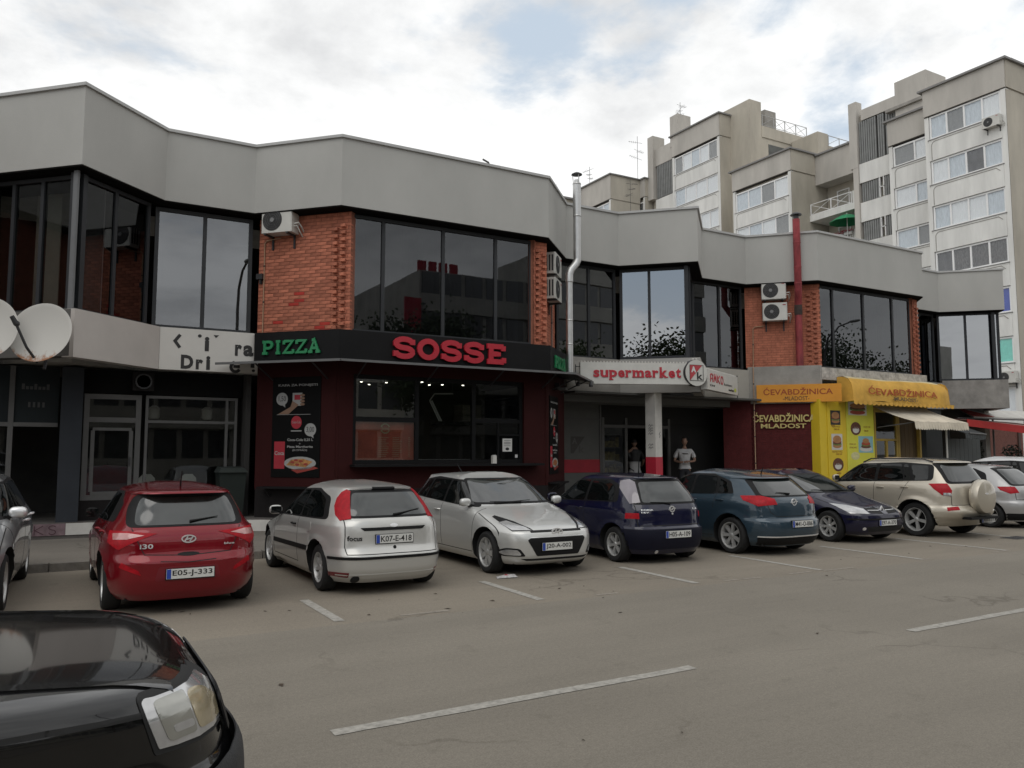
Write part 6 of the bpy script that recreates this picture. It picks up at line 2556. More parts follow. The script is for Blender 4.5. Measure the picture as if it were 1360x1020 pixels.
def pchip(keys):
    k = sorted(keys)
    x = np.array([a for a, b in k], float)
    y = np.array([b for a, b in k], float)
    h = np.diff(x)
    d = np.diff(y) / h
    n = len(x)
    m = np.zeros(n)
    m[0], m[-1] = d[0], d[-1]
    for i in range(1, n - 1):
        if d[i - 1] * d[i] <= 0:
            m[i] = 0
        else:
            w1, w2 = 2 * h[i] + h[i - 1], h[i] + 2 * h[i - 1]
            m[i] = (w1 + w2) / (w1 / d[i - 1] + w2 / d[i])

    def f(q):
        q = np.clip(np.asarray(q, float), x[0], x[-1])
        i = np.clip(np.searchsorted(x, q) - 1, 0, n - 2)
        t = (q - x[i]) / h[i]
        return (y[i] * (1 + 2 * t) * (1 - t) ** 2 + h[i] * m[i] * t * (1 - t) ** 2 + y[i + 1] * t * t * (3 - 2 * t) + h[i] * m[i + 1] * t * t * (t - 1))
    return f


class Hull:
    """car shell built from level sections: rear line, front line and half width as functions of height"""

    def __init__(s, xr, xf, w, nr, nf, xm, wheels, wr, flare=0.012, K=60, taper=0.0):
        s.xr, s.xf, s.w, s.nr, s.nf = pchip(xr), pchip(xf), pchip(w), pchip(nr), pchip(nf)
        z0, z1 = max(xr[0][0], xf[0][0], w[0][0]), min(xr[-1][0], xf[-1][0], w[-1][0])
        zs = np.unique(np.round(np.concatenate([np.linspace(z0, z1, 56), np.linspace(z1 - 0.14, z1, 16), [a for a, b in xr if z0 <= a <= z1], [a for a, b in xf if z0 <= a <= z1], [a for a, b in w if z0 <= a <= z1]]), 4))
        rows = []
        t = np.linspace(0, math.pi / 2, 240)
        ct, st = np.cos(t), np.sin(t)
        for z in zs:
            w_, nr_, nf_ = float(s.w(z)), float(s.nr(z)), float(s.nf(z))
            ar, af = xm - float(s.xr(z)), float(s.xf(z)) - xm
            X = np.concatenate([xm - ar * ct ** (2 / nr_), (xm + af * ct ** (2 / nf_))[::-1][1:]])
            Y = np.concatenate([w_ * st ** (2 / nr_), (w_ * st ** (2 / nf_))[::-1][1:]])
            L = np.concatenate([[0], np.cumsum(np.hypot(np.diff(X), np.diff(Y)))])
            q = np.linspace(0, L[-1], K)
            x, y = np.interp(q, L, X), np.interp(q, L, Y)
            for (wx, wz) in wheels:
                r = np.hypot(x - wx, z - wz)
                b = flare * np.exp(-((r - wr - 0.01) / 0.05) ** 2) * (y > 0.55 * w_) * (z < wz + wr + 0.2)
                y = y + b
            rows.append((x, y, z))
        s.K = K
        V = []
        n = 2 * K - 2
        for x, y, z in rows:
            V += [(x[i], y[i], z) for i in range(K)]
            V += [(x[i], -y[i], z) for i in range(K - 2, 0, -1)]
        s.V = np.array(V)
        F = []
        for j in range(len(rows) - 1):
            for i in range(n):
                a, b = j * n + i, j * n + (i + 1) % n
                F.append((b, a, a + n, b + n))
        s.F = F
        s.caps = [tuple(range(n)), tuple(range((len(rows) - 1) * n, len(rows) * n))[::-1]]
        tri = []
        for f in F:
            tri += [(f[0], f[1], f[2]), (f[0], f[2], f[3])]
        s.T = np.array(tri)
        ctr = s.V[s.T].mean(1)
        s.open = np.zeros(len(s.T), bool)
        for (wx, wz) in wheels:
            s.open |= (np.hypot(ctr[:, 0] - wx, ctr[:, 2] - wz) < wr - 0.005) & (np.abs(ctr[:, 1]) > 0.45)
        P = s.V[s.T]
        N = np.cross(P[:, 1] - P[:, 0], P[:, 2] - P[:, 0])
        vn = np.zeros_like(s.V)
        for c in range(3):
            np.add.at(vn, s.T[:, c], N)
        s.vn = vn / np.maximum(np.linalg.norm(vn, axis=1, keepdims=True), 1e-12)
        s.tn = N / np.maximum(np.linalg.norm(N, axis=1, keepdims=True), 1e-12)
        s.bvh = BVHTree.FromPolygons([tuple(v) for v in s.V], F + s.caps)

    def body(s, mats, cutters):
        me = bpy.data.meshes.new('body')
        me.from_pydata([tuple(v) for v in s.V], [], [tuple(f) for f in s.F] + s.caps)
        for m in mats:
            me.materials.append(m)
        o = bpy.data.objects.new('body', me)
        col.objects.link(o)
        cb = MB()
        for (x, z, r, y0, y1) in cutters:
            n = 40
            vs = [(x + r * math.cos(2 * math.pi * k / n), y0, z + r * math.sin(2 * math.pi * k / n)) for k in range(n)] + [(x + r * math.cos(2 * math.pi * k / n), y1, z + r * math.sin(2 * math.pi * k / n)) for k in range(n)]
            cb.add(vs, [(k, n + k, n + (k + 1) % n, (k + 1) % n) for k in range(n)] + [tuple(range(n)), tuple(range(2 * n - 1, n - 1, -1))])
        co = cb.build('cutter', [m_arch])
        bm = o.modifiers.new('arches', 'BOOLEAN')
        bm.operation = 'DIFFERENCE'
        bm.object = co
        bm.solver = 'EXACT'
        bm.material_mode = 'TRANSFER'
        dg = bpy.context.evaluated_depsgraph_get()
        dg.update()
        me2 = bpy.data.meshes.new_from_object(o.evaluated_get(dg))
        bpy.data.objects.remove(co)
        bpy.data.objects.remove(o)
        me2.shade_smooth()
        me2.set_sharp_from_angle(angle=R(32))
        return me2

    def patch(s, polys, d, off, thick=0.006, nmin=0.12):
        """pieces of the shell inside convex outlines (3d points seen along d), lifted off by 'off'"""
        d = Vector(d).normalized()
        dv = np.array(d)
        out = MB()
        for poly in polys:
            pts = np.array([tuple(p) for p in poly], float)
            e1 = np.array(d.orthogonal().normalized())
            e2 = np.cross(dv, e1)
            q = np.stack([pts @ e1, pts @ e2], 1)
            a = s.V @ e1
            b = s.V @ e2
            ta, tb = a[s.T], b[s.T]
            ok = (ta.max(1) > q[:, 0].min()) & (ta.min(1) < q[:, 0].max()) & (tb.max(1) > q[:, 1].min()) & (tb.min(1) < q[:, 1].max()) & (s.tn @ dv > nmin) & ~s.open
            cen = q.mean(0)
            planes = []
            for i in range(len(q)):
                p0, p1 = q[i], q[(i + 1) % len(q)]
                nx, ny = p1[1] - p0[1], -(p1[0] - p0[0])
                l = math.hypot(nx, ny)
                if l < 1e-9:
                    continue
                nx, ny = nx / l, ny / l
                c = nx * p0[0] + ny * p0[1]
                if nx * cen[0] + ny * cen[1] > c:
                    nx, ny, c = -nx, -ny, -c
                planes.append((nx, ny, c))
            key, vs, fs = {}, [], []
            for ti in np.nonzero(ok)[0]:
                ids = s.T[ti]
                pg = [np.concatenate([s.V[i], s.vn[i], [a[i], b[i]]]) for i in ids]
                for (nx, ny, c) in planes:
                    ng = []
                    dist = [nx * p[6] + ny * p[7] - c for p in pg]
                    for i in range(len(pg)):
                        j = (i + 1) % len(pg)
                        if dist[i] <= 0:
                            ng.append(pg[i])
                        if (dist[i] < 0 < dist[j]) or (dist[j] < 0 < dist[i]):
                            t = dist[i] / (dist[i] - dist[j])
                            ng.append(pg[i] + (pg[j] - pg[i]) * t)
                    pg = ng
                    if len(pg) < 3:
                        break
                if len(pg) < 3:
                    continue
                f = []
                for p in pg:
                    k = (round(p[0] * 5000), round(p[1] * 5000), round(p[2] * 5000))
                    if k not in key:
                        key[k] = len(vs)
                        nn = p[3:6] / max(1e-9, np.linalg.norm(p[3:6]))
                        vs.append((p[:3] + nn * off, p[:3] + nn * (off - thick)))
                    if not f or f[-1] != key[k]:
                        f.append(key[k])
                if len(f) > 2 and f[0] == f[-1]:
                    f.pop()
                if len(f) >= 3 and len(set(f)) == len(f):
                    fs.append(tuple(f))
            if not fs:
                continue
            n = len(vs)
            edges = {}
            for f in fs:
                for i in range(len(f)):
                    e = (f[i], f[(i + 1) % len(f)])
                    edges[e] = edges.get(e, 0) + 1
            rim = [(j, i, i + n, j + n) for (i, j) in edges if (j, i) not in edges]
            out.add([v[0] for v in vs] + [v[1] for v in vs], fs + rim)
        return out

    def hit(s, o, d):
        loc, nor, i, di = s.bvh.ray_cast(Vector(o), Vector(d))
        return loc, nor


def rpoly(pts, r, k=4):
    """rounded corners for a convex 2d outline"""
    res = []
    n = len(pts)
    for i in range(n):
        p = Vector(pts[i])
        a, b = Vector(pts[i - 1]) - p, Vector(pts[(i + 1) % n]) - p
        rr = r[i] if isinstance(r, (list, tuple)) else r
        rr = min(rr, a.length * .45, b.length * .45)
        q0, q1 = p + a.normalized() * rr, p + b.normalized() * rr
        for j in range(k + 1):
            t = j / k
            res.append(tuple(q0 * (1 - t) ** 2 + p * 2 * t * (1 - t) + q1 * t * t))
    return res


def seg_quads(line, w):
    qs = []
    for i in range(len(line) - 1):
        a, b = Vector(line[i]), Vector(line[i + 1])
        d = (b - a).normalized()
        n = Vector((-d.y, d.x)) * w / 2
        a2, b2 = a - d * w * .3, b + d * w * .3
        qs.append([tuple(a2 - n), tuple(b2 - n), tuple(b2 + n), tuple(a2 + n)])
    return qs


def wheel_meshes(r, width, rr, spokes, kind, mat):
    """tyre, rim, backing for a wheel whose outer face looks along +y"""
    A = Matrix.Rotation(R(-90), 4, 'X')      # lathe axis z -> +y
    h = width / 2
    t = MB()
    prof = [(rr - 0.01, -h * .8), (rr + 0.02, -h), (r - 0.03, -h), (r - 0.008, -h * .82), (r, -h * .5), (r, h * .5), (r - 0.008, h * .82), (r - 0.03, h), (rr + 0.02, h), (rr - 0.006, h * .86)]
    t.lathe(prof, 40, A, caps=False)
    b = MB()
    b.lathe([(0.001, -h * .2), (rr, -h * .2), (rr, -h * .15), (0.001, -h * .15)], 30, A)
    b.lathe([(0.001, -h * .15), (rr * .66, -h * .15), (rr * .66, 0.0), (0.001, 0.0)], 24, A)
    m = MB()
    m.lathe([(rr * .90, -h * .2), (rr * .93, h * .62), (rr * 1.0, h * .86), (rr * 1.01, h * .95), (rr * .955, h * .92), (rr * .90, h * .6), (rr * .87, -h * .2)], 40, A, caps=False)
    hub = rr * (.20 if kind != 'cap' else .24)
    m.lathe([(hub, h * .2), (hub, h * .62), (hub * .7, h * .72), (0.001, h * .72)], 18, A)
    for i in range(spokes):
        an = 2 * math.pi * i / spokes + .3
        subs = (0,) if kind != 'twin' else (-0.13, 0.13)
        for sa in subs:
            u0 = Vector((math.cos(an + sa * .4), 0, math.sin(an + sa * .4)))
            u1 = Vector((math.cos(an + sa), 0, math.sin(an + sa)))
            v = Vector((-math.sin(an + sa), 0, math.cos(an + sa)))
            w0, w1 = (rr * .15, rr * .11) if kind == 'slim' else ((rr * .11, rr * .14) if kind == 'wide' else ((rr * .15, rr * .21) if kind == 'cap' else (rr * .08, rr * .07)))
            p0, p1 = u0 * hub * .8, u1 * rr * .93
            y0, y1 = h * .62, h * .74
            c = [p0 - v * w0, p0 + v * w0, p1 + v * w1, p1 - v * w1]
            m.hexa([Vector((q.x, y0 - h * .35, q.z)) for q in c] + [Vector((q.x * 1, (y0 if k < 2 else y1), q.z)) for k, q in enumerate(c)])
    return t, m, b


def make_car(sp):
    root = thing('car' if 'kind' not in sp else sp['kind'], sp['label'], sp.get('cat', 'car'), (0, 0, 0), sp.get('group', 'cars parked in front of the shops'), local=True)
    wx = sp['wheels']       # (rear x, front x)
    r, aw = sp['r'], sp['r'] * 1.13 + 0.02
    h = Hull(sp['xr'], sp['xf'], sp['w'], sp['nr'], sp['nf'], sp['xm'], [(wx[0], r), (wx[1], r)], aw, sp.get('flare', 0.012))
    W = max(b for a, b in sp['w'])
    P_ = sp['paint']
    cut = []
    for x in wx:
        for sg in (-1, 1):
            cut.append((x, r + 0.01, aw, sg * (W - 0.34), sg * (W + 0.3)) if sg > 0 else (x, r + 0.01, aw, -(W + 0.3), -(W - 0.34)))
    me = h.body([P_, m_arch], cut)
    body = link('body', me, root)
    ORIG[body.name] = Vector((0, 0, 0))

    def add(name, polys, d, m, off=0.003, thick=0.006, parent=None, nmin=0.12, smooth=40):
        mb = h.patch(polys, d, off, thick, nmin)
        if mb.v:
            return mb.build(name, m, parent or root, smooth)

    def S2(p, sg):
        return [(x, sg * 2.0, z) for x, z in p]

    def RF(p, sx):
        return [(sx * 5.0, y, z) for y, z in p]
    # side glass, one pane each, on a common dark surround
    for sg in (1, -1):
        if 'dlo' in sp:
            for dl in sp['dlo']:
                add('window_surround', [S2(rpoly(dl, sp.get('dlo_r', .06)), sg)], (0, sg, 0), m_trim, 0.002)
        for g in sp.get('side_glass', ()):
            add('side_window', [S2(rpoly(g, sp.get('glass_r', 0.04)), sg)], (0, sg, 0), m_cglass, 0.005)
        for ln in sp.get('seams', ()):
            add('door_seam', [S2(q, sg) for q in seg_quads(ln, 0.010)], (0, sg, 0), m_gap, 0.0012, 0.004)
        for q in sp.get('side_trim', ()):
            add('side_trim', [S2(q, sg)], (0, sg, 0), m_trim, 0.008, 0.012)
        for (x, z) in sp.get('handles', ()):
            loc, nor = h.hit((x, sg * 2, z), (0, -sg, 0))
            if loc:
                mb = MB()
                mb.tube([loc + Vector((-0.09, -sg * .01, 0)), loc + Vector((-0.075, sg * .03, 0.004)), loc + Vector((0.06, sg * .03, 0.004)), loc + Vector((0.085, -sg * .01, 0))], 0.013, 7)
                mb.build('door_handle', sp.get('handle_mat', P_), root, 40)
        if 'mirror' in sp:
            x, z = sp['mirror']
            loc, nor = h.hit((x, sg * 2, z - 0.05), (0, -sg, 0))
            if loc:
                yb = loc.y
                mb = MB()
                ms = sp.get('mirror_size', (0.07, 0.105, 0.075))
                vs, fs = [], []
                nu, nv = 16, 10
                for j in range(nv + 1):
                    t = math.pi * j / nv
                    for k in range(nu):
                        an = 2 * math.pi * k / nu
                        px_, py_, pz_ = (math.copysign(abs(math.sin(t) * math.cos(an)) ** .6, math.cos(an)), math.copysign(abs(math.sin(t) * math.sin(an)) ** .7, math.sin(an)), -math.copysign(abs(math.cos(t)) ** .75, math.cos(t)))
                        if px_ < 0:
                            px_ *= .35
                        vs.append((x + px_ * ms[0], yb + sg * 0.12 + py_ * ms[1], z + pz_ * ms[2]))
                fs = [(j * nu + k, j * nu + (k + 1) % nu, (j + 1) * nu + (k + 1) % nu, (j + 1) * nu + k) for j in range(nv) for k in range(nu)]
                mb.add(vs, fs)
                mr = mb.build('mirror', sp.get('mirror_mat', P_), root, 50)
                mb = MB()
                mb.hexa([(x - .05, yb - sg * .02, z - .09), (x + .05, yb - sg * .02, z - .09), (x + .03, yb + sg * .07, z - .06), (x - .03, yb + sg * .07, z - .06),
                         (x - .05, yb - sg * .02, z - .04), (x + .05, yb - sg * .02, z - .04), (x + .03, yb + sg * .07, z - .02), (x - .03, yb + sg * .07, z - .02)])
                mb.build('mirror_arm', m_trim, mr)
                mb = MB()
                mb.hexa([(x - .031, yb + sg * .04, z - .05), (x - .029, yb + sg * .04, z - .05), (x - .029, yb + sg * .2, z - .05), (x - .031, yb + sg * .2, z - .05),
                         (x - .031, yb + sg * .04, z + .05), (x - .029, yb + sg * .04, z + .05), (x - .029, yb + sg * .2, z + .05), (x - .031, yb + sg * .2, z + .05)])
                mb.build('mirror_glass', m_cglass, mr)
    for it in sp.get('rear', ()):
        name, m, off, poly, rr, mir = it
        for sg in ((1, -1) if mir else (1,)):
            pl = [(sg * y, z) for y, z in poly]
            if rr is not None:
                pl = rpoly(pl, rr)
            add(name, [RF(pl, -1)], (-1, 0, 0), m, off)
    for it in sp.get('front', ()):
        name, m, off, poly, rr, mir = it
        for sg in ((1, -1) if mir else (1,)):
            pl = [(sg * y, z) for y, z in poly]
            if rr is not None:
                pl = rpoly(pl, rr)
            add(name, [RF(pl, 1)], (1, 0, 0), m, off)
    for it in sp.get('wrap', ()):      # 3d outlines seen along a diagonal, both sides
        name, m, off, pts, az = it
        for sg in (1, -1):
            d = (math.cos(R(az)), sg * math.sin(R(az)), 0.12)
            add(name, [[(x, sg * y, z) for x, y, z in pts]], d, m, off, nmin=0.02)
    for it in sp.get('side', ()):
        name, m, off, poly, rr = it
        for sg in (1, -1):
            add(name, [S2(rpoly(poly, rr) if rr else poly, sg)], (0, sg, 0), m, off)
    for it in sp.get('top', ()):
        name, m, off, lines, w_ = it
        add(name, [[(x, y, 3) for x, y in q] for ln in lines for q in seg_quads(ln, w_)], (0, 0, 1), m, off, 0.004)
    for (end, lines) in sp.get('gaps', ()):
        sx = 1 if end == 'f' else -1
        add('panel_seam', [RF(q, sx) for ln in lines for q in seg_quads(ln, 0.010)], (sx, 0, 0), m_gap, 0.0012, 0.004)
    # plates
    for (end, y, z, txt, w_) in sp.get('plates', ()):
        sx = 1 if end == 'f' else -1
        loc, nor = h.hit((sx * 5, y, z), (-sx, 0, 0))
        x = loc.x + sx * 0.012
        for dz in (-.05, .05):
            for dy in (-.25, .25):
                l2, _ = h.hit((sx * 5, y + dy, z + dz), (-sx, 0, 0))
                if l2:
                    x = max(x * sx, l2.x * sx + 0.010) * sx
        fp = Fr((x, y - sx * w_ / 2), (x, y + sx * w_ / 2))
        mb = MB()
        fp.box(mb, -0.008, w_ + 0.008, -0.05, 0.0, z - 0.066, z + 0.062)
        pl = mb.build('licence_plate_holder', m_trim, root)
        mb = MB()
        fp.box(mb, 0, w_, 0.0, 0.004, z - 0.055, z + 0.057)
        mb.build('licence_plate', m_plate, pl)
        mb = MB()
        fp.box(mb, 0.003, 0.05, 0.004, 0.0055, z - 0.052, z + 0.054)
        mb.build('blue_band', m_pblue_, pl)
        mb = MB()
        text_mb(mb, txt, fp, 0.065, w_ - 0.02, z - 0.037, z + 0.040, 0.004, 0.006, bold=0.012)
        mb.build('plate_number', m_ink, pl)
    # small round or plain things on the shell
    for (name, m, end, y, z, ry, rz, off) in sp.get('badges', ()):
        sx = 1 if end == 'f' else -1
        add(name, [RF(oval(y, z, ry, rz, 18), sx)], (sx, 0, 0), m, off, 0.01)
    for (txt, m, end, y0, y1, z0, z1) in sp.get('words', ()):
        sx = 1 if end == 'f' else -1
        a, fs = text_geo(txt, 0.02, 2)
        vs = []
        for px_, py_, pd in a:
            y = y0 + (y1 - y0) * (px_ if sx > 0 else 1 - px_)
            z = z0 + (z1 - z0) * py_
            loc, nor = h.hit((sx * 5, y, z), (-sx, 0, 0))
            vs.append((loc.x + sx * (0.002 + 0.005 * pd), y, z))
        mb = MB()
        mb.add(vs, fs)
        mb.build('badge_lettering', m, root)
    for ln in sp.get('wipers', ()):
        end, pts = ln
        sx = 1 if end == 'f' else -1
        path = []
        for (y, z) in pts:
            loc, nor = h.hit((sx * 5, y, z), (-sx, 0, 0))
            path.append(loc + nor * 0.02)
        mb = MB()
        mb.tube(path, [0.016] + [0.010] * (len(path) - 2) + [0.005], 6)
        mb.build('wiper', m_trim, root)
    if 'antenna' in sp:
        x, L_, back = sp['antenna']
        loc, nor = h.hit((x, 0, 3), (0, 0, -1))
        mb = MB()
        mb.tube([loc, loc + Vector((-back, 0, L_))], [0.012, 0.005], 6)
        mb.build('antenna', m_trim, root)
    # dark underside
    mb = MB()
    L0, L1 = float(h.xr(0.3)) + 0.25, float(h.xf(0.3)) - 0.25
    mb.box(L0, -W + 0.25, sp.get('clear', 0.17), L1, W - 0.25, 0.32)
    mb.build('underbody', m_seat, root)
    # wheels
    t, rim, bk = wheel_meshes(r, 0.205, r * sp.get('rimf', .66), *sp['wheel'], sp.get('rim_mat', m_rim))
    first = None
    for x in wx:
        for sg in (1, -1):
            if first is None:
                wo = bk.build('wheel', m_trim, root, 40)
                t.build('tyre', m_tyre, wo, 40)
                rim.build('rim', sp.get('rim_mat', m_rim), wo, 40)
                first = wo
            else:
                wo = copy_tree(first, root)
            wo.location = (x, sg * (W - sp.get('inset', 0.14)), r)
            wo.rotation_euler = (0, rng.uniform(0, 6), 0 if sg > 0 else math.pi)
    for fn in sp.get('extra', ()):
        fn(root, h, P_)
    x, y, a = sp['at']
    root.location = (x, y, 0)
    root.rotation_euler = (0, 0, R(a))
    k = sp.get('scale', 0.94)
    root.scale = (k, k, k)
    return root


def hyundai_badge(end, y, z, s=1.0, m=None):
    def fn(root, h, P_):
        sx = 1 if end == 'f' else -1
        loc, nor = h.hit((sx * 5, y, z), (-sx, 0, 0))
        f = Fr((loc.x + sx * 0.012, y - sx * 0.2), (loc.x + sx * 0.012, y + sx * 0.2))
        mb = MB()
        ring = [(0.2 + .075 * s * math.cos(a * math.pi / 12), z + 0.04 * s * math.sin(a * math.pi / 12)) for a in range(25)]
        strokes_mb(mb, f, 0, 0, 1, 1, [ring, [(0.2 - .045 * s, z - .025 * s), (0.2 - .01 * s, z + .028 * s)], [(0.2 + .01 * s, z - .028 * s), (0.2 + .045 * s, z + .025 * s)], [(0.2 - .03 * s, z - .006 * s), (0.2 + .03 * s, z + .006 * s)]], 0.013 * s, -0.02, 0.006)
        mb.build('emblem', m or m_chrome, root)
    return fn


def ring_badge(end, y, z, r_=0.05, bolt=True):
    def fn(root, h, P_):
        sx = 1 if end == 'f' else -1
        loc, nor = h.hit((sx * 5, y, z), (-sx, 0, 0))
        f = Fr((loc.x + sx * 0.012, y - sx * 0.2), (loc.x + sx * 0.012, y + sx * 0.2))
        mb = MB()
        if bolt:
            strokes_mb(mb, f, 0, 0, 1, 1, [[(0.2 + r_ * math.cos(a * math.pi / 12), z + r_ * math.sin(a * math.pi / 12)) for a in range(25)], [(0.2 - r_ * 1.5, z - .01), (0.2, z - .012), (0.2, z + .012), (0.2 + r_ * 1.5, z + .01)]], 0.014, -0.02, 0.006)
        else:
            strokes_mb(mb, f, 0, 0, 1, 1, [[(0.2, z + r_), (0.2 + r_ * .65, z), (0.2, z - r_), (0.2 - r_ * .65, z), (0.2, z + r_)]], 0.022, -0.02, 0.008)
        mb.build('emblem', m_chrome, root)
    return fn


def chevrons(end, y, z):
    def fn(root, h, P_):
        sx = 1 if end == 'f' else -1
        loc, nor = h.hit((sx * 5, y, z), (-sx, 0, 0))
        f = Fr((loc.x + sx * 0.012, y - sx * 0.2), (loc.x + sx * 0.012, y + sx * 0.2))
        mb = MB()
        for dz in (0, .045):
            strokes_mb(mb, f, 0, 0, 1, 1, [[(0.13, z - .03 + dz), (0.2, z + .015 + dz), (0.27, z - .03 + dz)]], 0.022, -0.02, 0.008)
        mb.build('emblem', m_chrome, root)
    return fn


m_red_p = paint('red_car_paint', (0.20, 0.004, 0.011), 0.35, 0.32)
m_silver = paint('silver_car_paint', (0.54, 0.535, 0.51), 0.5, 0.36)
m_silver2 = paint('pale_silver_car_paint', (0.58, 0.58, 0.56), 0.5, 0.36)
m_navy = paint('navy_car_paint', (0.0045, 0.005, 0.024), 0.0, 0.3)
m_blue = paint('steel_blue_car_paint', (0.030, 0.053, 0.074), 0.35, 0.33)
m_dblue = paint('dark_blue_car_paint', (0.007, 0.007, 0.026), 0.0, 0.3)
m_champ = paint('champagne_car_paint', (0.50, 0.455, 0.375), 0.5, 0.42)
m_lgrey = paint('light_grey_car_paint', (0.40, 0.395, 0.39), 0.5, 0.42)
m_wht = paint('white_car_paint', (0.62, 0.62, 0.62), 0.0, 0.35)
m_blk = paint('black_car_paint', (0.003, 0.003, 0.0033), 0.0, 0.25)

NR = [(0.15, 5.0), (0.9, 6.0), (1.7, 5.0)]
NF = [(0.15, 5.0), (0.68, 5.0), (0.85, 4.3), (1.0, 4.2), (1.7, 4.6)]

# 1 red hatchback, tail towards us -----------------------------------------------------------
red = dict(label='red hatchback parked tail out at the left, plate E05-J-333', paint=m_red_p, at=(1.27, 11.16, 90.5), wheels=(-1.32, 1.32), r=0.315, xm=-0.25, scale=0.915,
           xr=[(.17, -2.02), (.28, -2.10), (.45, -2.15), (.60, -2.155), (.66, -2.12), (.70, -2.095), (.85, -2.075), (.96, -2.03), (1.02, -1.98), (1.15, -1.88), (1.30, -1.76), (1.36, -1.73), (1.375, -1.83), (1.395, -1.82), (1.42, -1.55), (1.45, -1.05), (1.47, -.65), (1.48, -.45)],
           xf=[(.17, 1.95), (.3, 2.08), (.5, 2.13), (.65, 2.09), (.74, 1.95), (.82, 1.65), (.90, 1.28), (.95, 1.02), (1.0, .92), (1.2, .52), (1.36, .16), (1.42, -.02), (1.45, -.12), (1.47, -.2), (1.48, -.24)],
           w=[(.17, .78), (.25, .85), (.5, .885), (.72, .89), (.80, .89), (.92, .86), (.97, .835), (1.02, .80), (1.2, .705), (1.34, .63), (1.39, .59), (1.43, .50), (1.46, .36), (1.48, .2)],
           nr=[(.15, 4.2), (.6, 4.6), (.9, 5.0), (1.1, 4.6), (1.7, 4.6)], nf=NF, flare=0.02,
           dlo=[[(-1.45, 1.04), (.75, .96), (.15, 1.36), (-.9, 1.385), (-1.35, 1.25)]],
           side_glass=[[(-.30, 1.0), (.62, .985), (.12, 1.33), (-.30, 1.35)], [(-1.05, 1.03), (-.36, 1.005), (-.36, 1.35), (-.85, 1.345)]],
           seams=[[(-.33, .3), (-.33, .99)], [(.85, .3), (.9, .93)], [(-1.0, .75), (-1.05, 1.02)]], handles=[(-.48, .90), (-1.15, .92)], mirror=(.62, 1.03), mirror_mat=m_trim, mirror_size=(.06, .08, .065), antenna=(-1.25, .2, .12),
           rear=[('window_surround', m_trim, .003, [(-.66, 1.0), (.66, 1.0), (.63, 1.20), (.54, 1.365), (-.54, 1.365), (-.63, 1.20)], .07, False),
                 ('rear_window', m_rglass, .006, [(-.57, 1.02), (.57, 1.02), (.54, 1.20), (.48, 1.335), (-.48, 1.335), (-.54, 1.20)], .06, False),
                 ('rear_fog_lamp', m_tail, .004, [(.50, .47), (.72, .56), (.70, .62), (.52, .52)], .01, True),
                 ('reflector_bar', M('plate_recess', (0.16, 0.006, 0.012), .5), .002, [(-.36, .40), (.36, .40), (.32, .56), (-.32, .56)], .03, False)],  # flat, slightly darker red panel around the licence plate
           wrap=[('tail_lamp', m_tail, .006, [(-2.05, .34, .93), (-1.98, .62, .96), (-1.70, .87, .97), (-1.78, .88, .84), (-1.98, .76, .76), (-2.05, .60, .84)], 150),
                 ('tail_lamp_clear', m_tailp, .009, [(-2.05, .48, .915), (-1.97, .66, .945), (-1.84, .84, .945), (-1.9, .83, .875), (-2.0, .66, .875)], 150)],
           gaps=[('r', [[(-.60, .99), (-.52, .80), (-.47, .70), (0, .675), (.47, .70), (.52, .80), (.60, .99)], [(-.30, .62), (-.0, .6), (.30, .62)]])],
           badges=[('tailgate_handle', m_gap, 'r', 0.0, .69, .12, .022, .004)],
           words=[('i30', m_chrome, 'r', .38, .52, .765, .82), ('blue', m_chrome, 'r', -.52, -.40, .775, .80)],
           plates=[('r', -0.02, .475, 'E05-J-333', .52)], wipers=[('r', [(-.02, 1.045), (-.12, 1.06), (-.34, 1.09)])],
           wheel=(5, 'wide'), extra=[hyundai_badge('r', 0, .86)])
